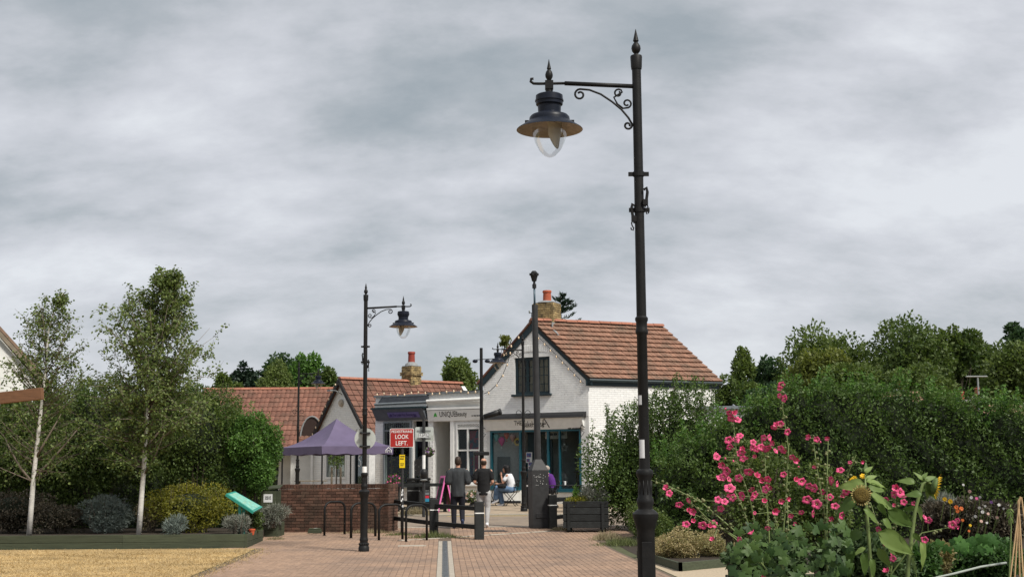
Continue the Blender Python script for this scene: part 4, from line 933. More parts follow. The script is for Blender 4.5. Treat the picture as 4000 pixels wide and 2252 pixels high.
for l, zz in ((lamps[2],3.45),(lamps[3],3.0)):
    for s in (-1,1):
        pts = [(s*.04,0,zz)]+[(s*(.14+.075*math.cos(a)),0,zz+.075*math.sin(a)) for a in np.linspace(math.pi,-math.pi*.8,14)]; MB().tube(pts,.01,5).build('basket_scroll', BLACKMETAL, l)
# stickers on the near lamp
for (v, h_, w_, m_) in ((1752,.155,.042,PAPER),(1562,.08,.028,PAPER),(1860,.07,.035,STEEL)):
    z = at(2505, v, 11.45).z; n = 6; mb = MB(); V = []
    for i in range(n+1):
        a = R(-150)+R(70)*(w_/.05)*i/n; rr = .0485 if z < 2.8 else .046
        V += [(rr*math.cos(a),rr*math.sin(a),z-h_/2),(rr*math.cos(a),rr*math.sin(a),z+h_/2)]
    mb.add(V, [(2*i,2*i+2,2*i+3,2*i+1) for i in range(n)]); mb.build('sticker', m_, lamps[0])
# round sign on the second lamp (seen from the back) and its white band
ro = thing('round_sign', 'round grey traffic sign seen from behind on the street lamp', 'sign', lamps[1].location+Vector((.0,.07,at(1422,1712,27.3).z-lamps[1].location.z)))
MB().lathe([(.215,-.004),(.217,0),(.215,.004)],36).build('disc', SIGNBACK, ro).matrix_local = Matrix.Rotation(R(90),4,'X') @ Matrix.Identity(4)
for z in (.115,-.155): MB().bb(-.11,.11,-.03,-.006,z-.018,z+.018).bb(-.06,.06,-.13,-.03,z-.012,z+.012).build('clamp', GREYMETAL, ro)
zb0 = at(1422,1840,27.3).z-lamps[1].location.z; MB().lathe([(.0475,zb0-.10),(.0475,zb0+.10)],20,cap=False).build('white_band', WHITELET, lamps[1], True)

# ---------------------------------------------------------------- square based CCTV column
p = gnd(2106, 34.9); cc = thing('camera_column', 'tall dark grey camera column on a square steel box base', 'camera column', p); cc.rotation_euler = (0, -.011, R(14))
mb = MB().bevbox((0,0,.74),(.44,.44,1.48),.015).add([(-.22,-.22,1.482),(.22,-.22,1.482),(.22,.22,1.482),(-.22,.22,1.482),(-.085,-.085,1.76),(.085,-.085,1.76),(.085,.085,1.76),(-.085,.085,1.76)],[(0,1,5,4),(1,2,6,5),(2,3,7,6),(3,0,4,7),(4,5,6,7)])
mb.build('base_box', GREYMETAL, cc); MB().bevbox((.02,-.225,.33),(.3,.02,.13),.006).build('vent', GREYMETAL, cc)
zt_ = at(2092,1190,34.9).z-p.z; MB().tube([(0,0,1.74),(0,0,zt_)],[.086,.078],20).build('pole', GREYMETAL, cc, True, sharp=40)
zq = at(2087,1125,34.9).z-p.z; MB().tube([(0,0,zt_-.05),(0,0,zq)],.028,10).build('extension', M('blue_grey_tube', (.06,.10,.13), .4), cc, True)
zc = at(2087,1058,34.9).z-p.z; q = zc-zq
MB().lathe([(.055,0),(.055,.10*q/.45),(.035,.11*q/.45),(.03,.17*q/.45),(.06,.18*q/.45),(.075,.24*q/.45),(.11,.36*q/.45),(.115,.37*q/.45),(.085,.38*q/.45),(.085,.41*q/.45),(.05,.45*q/.45)],16,(0,0,zq)).build('camera_dome', BLACKPAINT, cc, True, sharp=30)
for k in range(6):
    a = k*math.pi/3; MB().box((.10*math.cos(a),.10*math.sin(a),zq+.36*q/.45),(.05,.03,.06)).build('fin', BLACKPAINT, cc)
pd = MB()
for k in range(22): pd.box((rnd.uniform(-.17,.17),-.222,rnd.uniform(1.1,1.44)),(.012,.004,.012))
pd.build('paint_specks', WHITELET, cc)

# ---------------------------------------------------------------- plain black post with floodlights between shops
p = gnd(1882, 43.6); fp = thing('black_post', 'plain black post with small floodlights between bakery and beauty shop', 'post', p); zt_ = at(1882,1358,43.6).z-p.z; zk = at(1880,1640,43.6).z-p.z
MB().lathe([(.075,0),(.075,zk-1.0),(.065,zk-.95),(.065,zk)],16).build('lower_shaft', BLACKMETAL, fp, True, sharp=40); MB().lathe([(.055,zk),(.05,zt_)],16).build('shaft', BLACKMETAL, fp, True, sharp=40)
z = at(1882,1410,43.6).z-p.z
for s in (-1,1): MB().ball((s*.2,-.05,z),(.09,.07,.06),12,8).build('floodlight', LAMPMETAL, fp, True); 
MB().tube([(-.2,0,z+.05),(.55,0,z+.09)],.012,6).build('bracket', BLACKMETAL, fp)
z = at(1882,1770,43.6).z-p.z; MB().bevbox((.0,-.1,z),(.5,.2,.12),.02).build('junction_box', BLACKPAINT, fp)
z = at(1910,1612,43.6).z-p.z; cm = MB(); cm.tube([(.1,-.1,z-.12),(.6,-.25,z+.02)],[.08,.10],12); cm.tube([(.6,-.25,z+.02),(.64,-.26,z+.03)],[.11,.11],12); cm.build('spotlight', BLACKPAINT, fp, True)

# ---------------------------------------------------------------- purple gazebo
cc_ = gnd(1312, 47.4); tg = thing('gazebo', 'purple pop-up gazebo with black legs and white house emblem', 'gazebo', cc_); 
zc = at(1260,1741,46)  # front corner height
cor = [at(1257,1742,45.6), at(1536,1752,46.6), at(1372,1740,49.2), at(1097,1745,48.2)]
cor = [c-cc_ for c in cor]; zc = sum(c.z for c in cor)/4
for c in cor: c.z = zc
ap = at(1315,1634,47.4)-cc_; n = 8; mb = MB(); V = []; vi = {}
for q in range(4):
    a, c = cor[q], cor[(q+1)%4]
    for i in range(n+1):
        for j in range(n+1):
            t = i/n; e_ = a.lerp(c, j/n); r_ = t; P_ = Vector((ap.x,ap.y,0)).lerp(Vector((e_.x,e_.y,0)), r_)
            ridge = 1-abs(2*j/n-1)            # sag between the ridge seams
            z = zc+(ap.z-zc)*((1-r_)**1.55*.92+.08*(1-r_))-.10*math.sin(math.pi*r_)*ridge*.6
            V.append((P_.x, P_.y, z))
F = [(q*(n+1)**2+i*(n+1)+j, q*(n+1)**2+(i+1)*(n+1)+j, q*(n+1)**2+(i+1)*(n+1)+j+1, q*(n+1)**2+i*(n+1)+j+1) for q in range(4) for i in range(n) for j in range(n)]
mb.add(V, F); mb.build('canopy', PURPLE, tg, True, sharp=20)
for q in range(4):
    a, c = cor[q], cor[(q+1)%4]; m = 14; V = []
    out_ = (a+c)/2; out_ = Vector((out_.x,out_.y,0)).normalized()
    for i in range(m+1):
        e_ = a.lerp(c, i/m); wv = .02*math.sin(i*2.1+q); V += [(e_.x,e_.y,zc), (e_.x+out_.x*wv,e_.y+out_.y*wv,zc-.27+.02*math.sin(i*1.7))]
    MB().add(V, [(2*i,2*i+1,2*i+3,2*i+2) for i in range(m)]).build('valance', PURPLE, tg, True)
for c in cor: 
    cx_ = Vector((c.x*.97,c.y*.97,0)); MB().box((cx_.x,cx_.y,(zc-.05)/2),(.05,.05,zc-.05)).build('leg', BLACKPAINT, tg)
    MB().box((cx_.x,cx_.y,.01),(.12,.12,.012)).build('foot_plate', BLACKPAINT, tg)
a, c = cor[0], cor[1]; e_ = a.lerp(c, .93); dx = (c-a).normalized(); em = MB(); n_ = Vector((dx.y,-dx.x,0))*.03
def ep(s, z): q = e_+dx*s+n_; return (q.x,q.y,zc-.14+z)
em.tube([ep(-.1,-.08),ep(-.1,.0),ep(0,.1),ep(.1,.0),ep(.1,-.08)],.012,5); em.tube([ep(-.05,-.08),ep(-.04,-.01),ep(.04,-.01),ep(.05,-.08)],.01,5); em.build('house_emblem', WHITELET, tg)

# ---------------------------------------------------------------- red brick garden wall
WA, WB = gnd(1087,34.0), gnd(1514,33.7); WC = gnd(1553,34.6); dW = WB-WA; WL = dW.length; wa = math.atan2(dW.y,dW.x)
rwl = thing('brick_wall', 'low red brick garden wall with brick-on-edge coping behind the cycle hoops', 'wall', (WA.x,WA.y,.10), wa)
HW = 1.10; MB().bb(.01,WL-.01,.01,.21,-.2,HW-.01).build('core', MORTAR, rwl)
bm_ = MB().bevbox((0,0,0),(.215,.05,.064),.004).mesh('brick', REDBRICK); its = []
for k in range(15):
    off = .1125 if k % 2 else 0; x = -off
    while x < WL:
        a, c = max(x,0), min(x+.225,WL)
        if c-a > .05: its.append(Matrix.Translation(((a+c)/2, .012+rnd.uniform(-.004,.004), k*.0735+.03)) @ Matrix.Rotation(rnd.uniform(-.01,.01),4,'Y') @ Matrix.Diagonal(((c-a-.011)/.215,1,1,1)))
        x += .225
pieces('brick', its, bm_, rwl, 300)
# return face at the right end
rl_ = (WC-WB).length; ra_ = math.atan2((WC-WB).y,(WC-WB).x)-wa; pier = MB(); pier.box((0,0,0),(.001,.001,.001)); 
pr = thing('wall_return', '', 'x'); bpy.data.objects.remove(pr)
po = MB().bb(.01,rl_-.01,.01,.2,-.2,HW-.012).build('return_core', MORTAR, rwl); po.matrix_local = Matrix.Translation((WL,0,0)) @ Matrix.Rotation(ra_,4,'Z'); its = []
for k in range(15):
    off = .1125 if k % 2 else 0; x = -off
    while x < rl_:
        a, c = max(x,0), min(x+.225,rl_)
        if c-a > .04: its.append(Matrix.Translation(((a+c)/2, .012+rnd.uniform(-.004,.004), k*.0735+.031)) @ Matrix.Diagonal(((c-a-.011)/.215,1,1,1)))
        x += .225
pieces('brick', its, bm_, po, 300)
cm_ = MB().bevbox((0,0,0),(.066,.235,.105),.006).mesh('coping_brick', REDBRICK)
for k in range(int(WL/.0745)): link('coping_brick', cm_, rwl, (k*.0745+.037,.11,HW+.052+rnd.uniform(-.004,.004)), (0,rnd.uniform(-.03,.03),0))
for k in range(int(rl_/.0745)): link('coping_brick', cm_, po, (k*.0745+.04,.1,HW+.05+rnd.uniform(-.004,.004)))
# small green box at the wall foot
p = gnd(1230,33.55); gbx = thing('utility_box', 'small green utility box at the foot of the brick wall', 'box', p); MB().bevbox((0,0,.05),(.33,.2,.09),.008).build('body', WOODGREEN, gbx); MB().bevbox((0,0,.115),(.28,.16,.03),.006).build('lid', WOODGREEN, gbx); MB().box((.02,-.02,.133),(.09,.04,.003)).build('label_plate', PAPER, gbx)

# ---------------------------------------------------------------- cycle hoops
def make_hoop(w_, h):
    r = .17; pts = [(-w_/2,0,-.1),(-w_/2,0,h-r)]
    pts += [(-w_/2+r-r*math.cos(a),0,h-r+r*math.sin(a)) for a in np.linspace(.15,math.pi/2,7)]+[(w_/2-r+r*math.sin(a),0,h-r+r*math.cos(a)) for a in np.linspace(0,math.pi/2-.15,7)]
    pts += [(w_/2,0,h-r),(w_/2,0,-.1)]; return pts
hp = make_hoop(.54,.80); hm_ = MB().tube(hp,.0255,10).mesh('tube', BLACKMETAL, True); fm = MB().lathe([(.05,0),(.05,.008),(.028,.012)],14).mesh('foot_flange', BLACKMETAL)
for k, (ul, vl, ur, Yl, Yr, h, lb) in enumerate(((1267,0,1346,32.6,33.05,.80,'leftmost black cycle hoop, against the brick wall'),(1371,0,1466,31.7,32.2,.80,'black cycle hoop half hidden behind the street lamp base'),(1480,0,1572,30.9,31.25,.8,'black cycle hoop in front of the brick wall end'),(1586,0,1667,30.3,30.7,.82,'rightmost black cycle hoop, beside the tuft of grass'))):
    a, c = gnd(ul,Yl), gnd(ur,Yr); m_ = (a+c)/2; o = thing('cycle_hoop', lb, 'cycle stand', (m_.x,m_.y,gz(m_.y)), math.atan2(c.y-a.y,c.x-a.x), 'cycle hoops'); sc_ = (c-a).length/.54
    link('tube', hm_, o, None, None, (sc_,1,1)); 
    for s in (-1,1): link('foot_flange', fm, o, (s*.27*sc_,0,0))

# ---------------------------------------------------------------- black post-and-rail fence
def fpost(o, p, h=.9):
    mb = MB().bevbox((0,0,h/2-.1),(.2,.2,h+.2),.012); q = mb.build('post', WOODDARK, o); q.location = p-o.location; q.rotation_euler = (0,0,R(10))
    b2 = MB().bb(-.102,.102,-.102,.102,h*.70-.012,h*.70+.012).build('white_band', WHITELET, q); return q
def rail(o, a, c, h=.1, t=.06, mat=WOODDARK):
    a, c = Vector(a), Vector(c); d = (c-a); L_ = d.length; d.normalize(); s = Vector((0,0,1)).cross(d).normalized(); u_ = d.cross(s)
    MB().bevbox((0,0,0),(L_,t,h),.008,M=Matrix((d,s,u_)).transposed()).build('rail', mat, o).location = (a+c)/2-o.location
f1 = gnd(1872,30.9); f2 = gnd(1695,32.6); f3 = gnd(1526,34.4); fo = thing('post_and_rail_fence', 'black timber post and rail fence with white banded posts behind the cycle hoops', 'fence', f1)
fpost(fo, f1, .86); fpost(fo, f2, .86)
for z in (.70,.28):
    up = Vector((0,0,z)); rail(fo, f1+up, f2+up); rail(fo, f2+up, f3+up+Vector((0,0,.04)))
f1 = gnd(2159,34.6); f2 = gnd(2290,36.2); fo2 = thing('post_and_rail_fence', 'short black fence post with rails beside the wooden planter', 'fence', f1); fpost(fo2, f1, .86)
for z in (.72,.28): rail(fo2, f1+Vector((0,.05,z)), f2+Vector((0,0,z)))
# low black barrier along the shop pavement
b1, b2_ = gnd(1555,41.6), gnd(1738,41.2); bo = thing('low_barrier', 'black rail barrier in front of the hair shop and bins', 'barrier', b1)
for t in (.0,.5,1.0):
    p = b1.lerp(b2_, t); q = MB().bevbox((0,0,.42),(.1,.1,.9),.01).build('post', WOODDARK, bo); q.location = p-b1
for z in (.80,.10): rail(bo, b1+Vector((0,-.08,z)), b2_+Vector((0,-.08,z+.03)), .10)

# ---------------------------------------------------------------- signs
p = gnd(1570,33.2); so = thing('look_left_sign', 'red sign reading PEDESTRIANS LOOK LEFT on a slim grey post', 'sign', p)
zt_ = at(1570,1690,33.2).z-p.z; MB().tube([(0,.03,0),(0,.03,zt_)],.038,12).build('post', GREYMETAL, so, True, sharp=40)
a, c = at(1522,1672,33.1)-p, at(1615,1745,33.1)-p; w_, h_ = (c.x-a.x), (a.z-c.z); m_ = (a+c)/2
def rrect(w, h, r, y, n=5):
    P_ = []
    for (cx_, cz_, a0) in ((w/2-r,h/2-r,0),(-w/2+r,h/2-r,90),(-w/2+r,-h/2+r,180),(w/2-r,-h/2+r,270)):
        for i in range(n+1): t = R(a0+90*i/n); P_.append((cx_+r*math.cos(t), y, cz_+r*math.sin(t)))
    return P_
so_p = MB().prism(rrect(w_,h_,.03,0),(0,.012,0)).build('plate', WHITELET, so); so_p.location = (m_.x,-.025,m_.z)
MB().prism(rrect(w_-.024,h_-.024,.024,-.003),(0,.002,0)).build('red_face', REDSIGN, so_p)
for s, z, sz, wf_ in (('PEDESTRIANS',h_*.33,.088,.86),('LOOK',h_*.05,.15,.56),('LEFT.',-h_*.29,.15,.5)): txt(s, sz, WHITELET, so_p, (0,-.006,z), (R(90),0,0), fit=w_*wf_, bold=.0008)
z = at(1570,1800,33.2).z-p.z; yn = MB().bb(-.068,.068,-.016,-.010,z-.16,z+.16).build('yellow_notice', YELLOWSIGN, so); smallprint(yn, (0,-.018,z+.09), .1, .04, 0, 2); smallprint(yn, (0,-.018,z-.08), .09, .03, 0, 2)
zz = at(1569,1945,33.2).z-p.z; stk = MB(); [stk.box((rnd.uniform(-.02,.02),-.008,zz+rnd.uniform(-.3,.25)),(.03,.012,.05),rnd.uniform(-.5,.5)) for _ in range(12)]; stk.build('torn_stickers', PAPER, so)
p = gnd(1655,39.2); s2 = thing('parking_sign', 'square sign plate seen from behind on a post before the hair shop', 'sign', p); z1 = at(1655,1632,39.2).z-p.z
MB().tube([(0,0,0),(0,0,z1)],.045,12).build('post', GREYMETAL, s2, True, sharp=40)
a, c = at(1621,1666,39.2)-p, at(1693,1722,39.2)-p; m_ = (a+c)/2; pl_ = MB().prism(rrect(c.x-a.x,a.z-c.z,.04,0),(0,.01,0)).build('plate', SIGNBACK, s2); pl_.location = (m_.x,.06,m_.z)
for z in (.1,-.12): MB().bb(-.2,.2,.046,.058,m_.z+z-.02,m_.z+z+.02).build('channel', LEAD, s2)
z = at(1655,1700,39.2).z-p.z; np_ = MB().bb(-.15,.15,-.055,-.047,z-.07,z+.07).build('notice_plate', BLACKPAINT, s2); MB().bb(-.14,.14,-.058,-.056,z-.06,z+.06).build('notice_face', PAPER, np_); smallprint(np_, (0,-.06,z), .24, .035, 0, 2)
z = at(1655,1803,39.2).z-p.z; MB().lathe([(.048,z-.2),(.048,z+.2)],12,cap=False).build('white_band', WHITELET, s2)
z = at(1655,1850,39.2).z-p.z; MB().lathe([(.05,z-.14),(.10,z-.1),(.11,z+.06),(.08,z+.13),(.05,z+.14)],14).build('ash_bin', BLACKPAINT, s2, True); MB().lathe([(.05,z-.2),(.12,z-.17),(.05,z-.14)],14).build('bin_tray', LEAD, s2)

# ---------------------------------------------------------------- bins, A board
for k, (u, Y, w_, h_, lb) in enumerate(((1618,43.0,.44,.98,'dark litter bin by the hair shop, left of the pair'),(1658,42.6,.34,1.0,'dark litter bin with coloured label by the hair shop'))):
    p = gnd(u,Y); o = thing('litter_bin', lb, 'bin', p, 0, 'litter bins by the hair shop'); MB().bevbox((0,0,h_*.45),(w_,.4,h_*.9),.02).build('body', BLACKMETAL, o); MB().bevbox((0,0,h_*.9+.05),(w_+.03,.43,.09),.02).build('hood', BLACKMETAL, o); MB().bb(-w_/2+.06,w_/2-.06,-.205,-.2,h_*.70,h_*.82).build('opening', DARKROOM, o)
    MB().bb(-w_/2+.01,w_/2-.01,-.206,-.201,h_*.58,h_*.60).build('metal_strip', LEAD, o)
    if k == 1:
        for z, m_ in ((.36,M('bin_label_red', (.5,.03,.05), .5)),(.25,M('bin_label_blue', (.03,.25,.4), .5)),(.44,GREYPAINT)): MB().bb(0,w_/2-.01,-.209,-.2065,z,z+.10).build('label', m_, o)
p = gnd(1733,41.2); ab = thing('a_board', 'pink framed chalkboard A-board standing on the shop pavement', 'sign', p, R(-74))
for s in (-1,1):
    th = R(12)*s; Mx = Matrix.Translation((0,s*.24,0)) @ Matrix.Rotation(th,4,'X')
    fr_ = MB(); w_, h_ = .62, 1.12
    fr_.bb(-w_/2,-w_/2+.06,-.02,.02,0,h_); fr_.bb(w_/2-.06,w_/2,-.02,.02,0,h_); fr_.bb(-w_/2+.06,w_/2-.06,-.019,.019,h_-.07,h_); fr_.bb(-w_/2+.06,w_/2-.06,-.019,.019,.14,.2)
    q = fr_.build('frame', PINK, ab); q.matrix_local = Mx; bd = MB().bb(-w_/2+.06,w_/2-.06,-.008,.008,.2,h_-.07).build('chalk_panel', BOARDBLACK if s < 0 else WOODBROWN, q)
# ================================================================ PEOPLE
def hand(mb, wrist, d, side, s=1.0, curl=.5):
    """palm, four fingers and a thumb. d = pointing direction, side = thumb direction"""
    w_ = Vector(wrist); d = Vector(d).normalized(); t = Vector(side); t = (t-d*t.dot(d)).normalized(); nn_ = d.cross(t)
    pc = w_+d*.05*s; mb.tube([w_-d*.01, w_+d*.03*s, w_+d*.09*s], [.026*s,.034*s,.036*s], 8)
    for k, (o, L_) in enumerate(((.027,.068),(.009,.078),(-.010,.073),(-.027,.056))):
        b_ = w_+d*.085*s+t*o*s; m_ = b_+d*L_*.5*s+nn_*curl*.02*s; e_ = m_+d*L_*.4*s*(1-curl*.5)+nn_*curl*.045*s
        mb.tube([b_-d*.01, b_, m_, e_], [.009*s,.0095*s,.0088*s,.0075*s], 6)
    b_ = w_+d*.03*s+t*.03*s; mb.tube([b_-t*.02*s, b_+d*.02*s+t*.015*s, b_+d*.055*s+t*.022*s+nn_*curl*.02*s], [.012*s,.011*s,.009*s], 6)
def head(mb, c, s=1.0, yaw=0.0):
    m = Matrix.Rotation(yaw,3,'Z'); b0 = len(mb.v)
    mb.loft([(0,.015,-.125*s,.035*s,.04*s),(0,.02,-.11*s,.05*s,.06*s),(0,.012,-.06*s,.064*s,.082*s),(0,0,0,.074*s,.096*s),(0,-.006,.05*s,.076*s,.098*s),(0,-.008,.09*s,.062*s,.08*s),(0,-.008,.115*s,.03*s,.04*s)],16)
    mb.ball((0,.098*s,-.015*s),(.014*s,.02*s,.026*s),8,6)       # nose
    for x in (-1,1):
        mb.ball((x*.077*s,-.005,-.01*s),(.011*s,.02*s,.032*s),8,6); mb.ball((x*.03*s,.082*s,.015*s),(.016*s,.012*s,.011*s),8,6)
    mb.ball((0,.085*s,-.06*s),(.026*s,.012*s,.01*s),8,6)
    for i in range(b0, len(mb.v)): mb.v[i] = tuple(m @ Vector(mb.v[i])+Vector(c))
def limb(mb, pts, rs, n=10):
    P_, Q_ = [], []
    for i in range(len(pts)-1):
        a, c = Vector(pts[i]), Vector(pts[i+1])
        for k in range(4): t = k/4; P_.append(a.lerp(c,t)); Q_.append(rs[i]+(rs[i+1]-rs[i])*t)
    P_.append(Vector(pts[-1])); Q_.append(rs[-1]); mb.tube(P_, Q_, n); 
    for p, r in zip(pts, rs): mb.ball(p, r*.98, 10, 6)
def shoe(mb, ankle, fwd, up=(0,0,1), L_=.27):
    a = Vector(ankle); f = Vector(fwd).normalized(); u = Vector(up); u = (u-f*u.dot(f)).normalized()
    mb.tube([a-f*.075-u*.045, a-f*.05-u*.045, a+f*.05-u*.05, a+f*.14-u*.058, a+f*(L_-.08)-u*.065], [.024,.038,.044,.042,.02], 10); mb.tube([a+u*.02, a-u*.04],[.045,.045],8)
def walker(label, p, rz, top, trous, shoes, hairm, bald, lift, hem, sleeve, wide, H=1.0, sleeve_r=.085):
    o = thing('person', label, 'person', p, rz); o.scale = (H,H,H)
    sh = [(-.20*wide,0,1.455),(.20*wide,0,1.455)]; el = [(-.262*wide,-.03,1.17),(.262*wide,-.03,1.17)]; wr = [(-.20,.20,1.12),(.20,.20,1.12)]
    hipL, hipR = (-.095,0,.93), (.095,0,.93)
    L_ = [hipL, (-.105,.04,.52), (-.10,-.02,.10)]; Rr = [hipR, (.10,.07,.54), (.115,-.14,.20)] if lift else [hipR, (.10,.02,.51), (.095,-.10,.11)]
    bm = MB(); bm.loft([(0,0,.86,.14,.10),(0,0,.95,.165,.115),(0,.01,1.1,.14,.10),(0,.0,1.28,.17,.11),(0,0,1.42,.18*wide,.10),(0,-.01,1.50,.09,.06),(0,-.01,1.53,.05,.05)],16)
    bm.tube([(0,-.015,1.48),(0,0,1.62)],[.062,.056],12); head(bm,(0,.012,1.672),1.0)
    for k in (0,1):
        limb(bm,[sh[k],el[k],wr[k]],[.055,.043,.028]); hand(bm,wr[k],(Vector(wr[k])-Vector(el[k])).normalized()+Vector((-.5 if k else .5,0,.0)),(0,0,1),1.0,.7)
    for q in (L_,Rr): limb(bm,q,[.085,.055,.038])
    organic('body', bm, SKIN, o, .011, 5)
    st = MB(); wd = wide
    st.loft([(0,.0,hem,.185*wd,.135),(0,0,hem+.08,.19*wd,.14),(0,0,1.0,.188*wd,.137),(0,0,1.2,.192*wd,.135),(0,0,1.36,.205*wd,.13),(0,-.005,1.44,.195*wd,.115),(0,-.01,1.5,.12,.08),(0,-.012,1.535,.066,.062)],20)
    for k in (0,1):
        s_, e_ = Vector(sh[k]), Vector(el[k]); d_ = (e_-s_); q = s_+d_*sleeve; limb(st,[s_+Vector((.05 if k==0 else -.05,0,-.01)), s_+d_*.25, q],[.085,sleeve_r+.004,sleeve_r],12)
    organic('t_shirt', st, top, o, .012, 4)
    tr = MB(); tr.loft([(0,0,.80,.15,.10),(0,-.005,.90,.175,.135),(0,0,1.02,.165,.12)],18)
    for q in (L_,Rr): tr_ = [(q[0][0],0,.88),q[1],tuple(Vector(q[1]).lerp(Vector(q[2]),.93))]; limb(tr,tr_,[.105,.078,.062 if trous is not LIGHTGREYCLOTH else .05],12)
    organic('trousers', tr, trous, o, .012, 4)
    shm = MB(); shoe(shm, L_[2], (0,1,0)); organic('shoe', shm, shoes, o, .009, 2)
    shm = MB(); shoe(shm, Rr[2], (0,.55,-.85) if lift else (0,.8,-.3), (0,.85,.5) if lift else (0,.3,.9)); organic('shoe', shm, shoes, o, .009, 2)
    hm = MB()
    if bald:
        hm.loft([(0,-.02,-.055,.06,.07),(0,-.02,-.02,.079,.088),(0,-.022,.03,.081,.09),(0,-.03,.055,.07,.075)],14); hm.v = [tuple(Vector(q)+Vector((0,.0,1.672))) for q in hm.v]
    else:
        hm.loft([(0,-.025,-.075,.05,.06),(0,-.024,-.03,.08,.085),(0,-.014,.03,.086,.10),(0,-.004,.08,.08,.10),(0,.004,.12,.062,.085),(0,.01,.142,.03,.05)],14); hm.v = [tuple(Vector(q)+Vector((0,.0,1.672))) for q in hm.v]
    organic('hair', hm, hairm, o, .010, 3)
    return o
walker('man walking away in an oversized charcoal t-shirt and black trousers', gnd(1789,34.9), R(2), CHARCOAL, NAVYCLOTH, NAVYSHOE, HAIRBROWN, False, True, .80, .95, .98, 1.02, .095)
walker('balding man walking away in a black t-shirt and pale grey joggers', gnd(1890,35.3), R(-4), BLACKCLOTH, LIGHTGREYCLOTH, WHITECLOTH, HAIRBROWN, True, False, .83, .66, .90, 1.0, .07)
# ---- seated woman, facing left (-x)
def folding_chair(label, p, rz, group=None):
    o = thing('folding_chair', label, 'chair', p, rz, group)          # faces -x
    for y in (-.19,.19):
        MB().tube([(-.20,y,.0),(.20,y,.45)],.011,6).build('leg', BLACKMETAL, o); MB().tube([(.24,y,.0),(-.16,y,.44),],.011,6).build('leg', BLACKMETAL, o); MB().tube([(.18,y,.44),(.29,y,.86)],.011,6).build('back_post', BLACKMETAL, o)
    for k in range(6): MB().bevbox((-.18+k*.07,0,.455),(.055,.40,.014),.004).build('seat_slat', BLACKMETAL, o)
    for z, x in ((.82,.283),(.70,.25)): MB().bevbox((x,0,z),(.014,.38,.05),.004).build('back_slat', BLACKMETAL, o)
    for s in ((-.17,.03),(.2,.03)): MB().tube([(s[0],-.19,s[1]+.02),(s[0],.19,s[1]+.02)],.008,6).build('stretcher', BLACKMETAL, o)
    return o
def bistro_table(label, p, r=.32, h=.70):
    o = thing('bistro_table', label, 'table', p); MB().lathe([(r,h-.02),(r+.005,h-.01),(r,h)],28).build('top', BLACKMETAL, o)
    for a in (0,90,180,270):
        c, s = math.cos(R(a+45)), math.sin(R(a+45)); MB().tube([(c*.28,s*.28,0),(c*.05,s*.05,.35),(c*.25,s*.25,h-.02)],.011,6).build('leg', BLACKMETAL, o)
    return o
def cup(label, p, mat, lidm):
    o = thing('cup', label, 'cup', p); MB().lathe([(.03,0),(.038,.10),(.039,.105)],14).build('body', mat, o, True, sharp=40); MB().lathe([(.041,.105),(.041,.115),(.034,.12)],14).build('lid', lidm, o)
wpos = gnd(1985,44.2); folding_chair('black folding chair under the woman in white by the bakery', wpos+Vector((.06,.05,0)), R(-14))
tp = gnd(1915,44.5); tb = bistro_table('round black bistro table in front of the seated woman', tp, .34, .70)
cup('brown coffee cup on the table, nearest the seated woman', tp+Vector((.18,-.05,.70)), M('kraft_brown', (.30,.19,.10), .8), WHITELET); cup('pale coffee cup on the bistro table', tp+Vector((.06,-.12,.70)), M('pale_cup', (.5,.45,.38), .7), WHITELET)
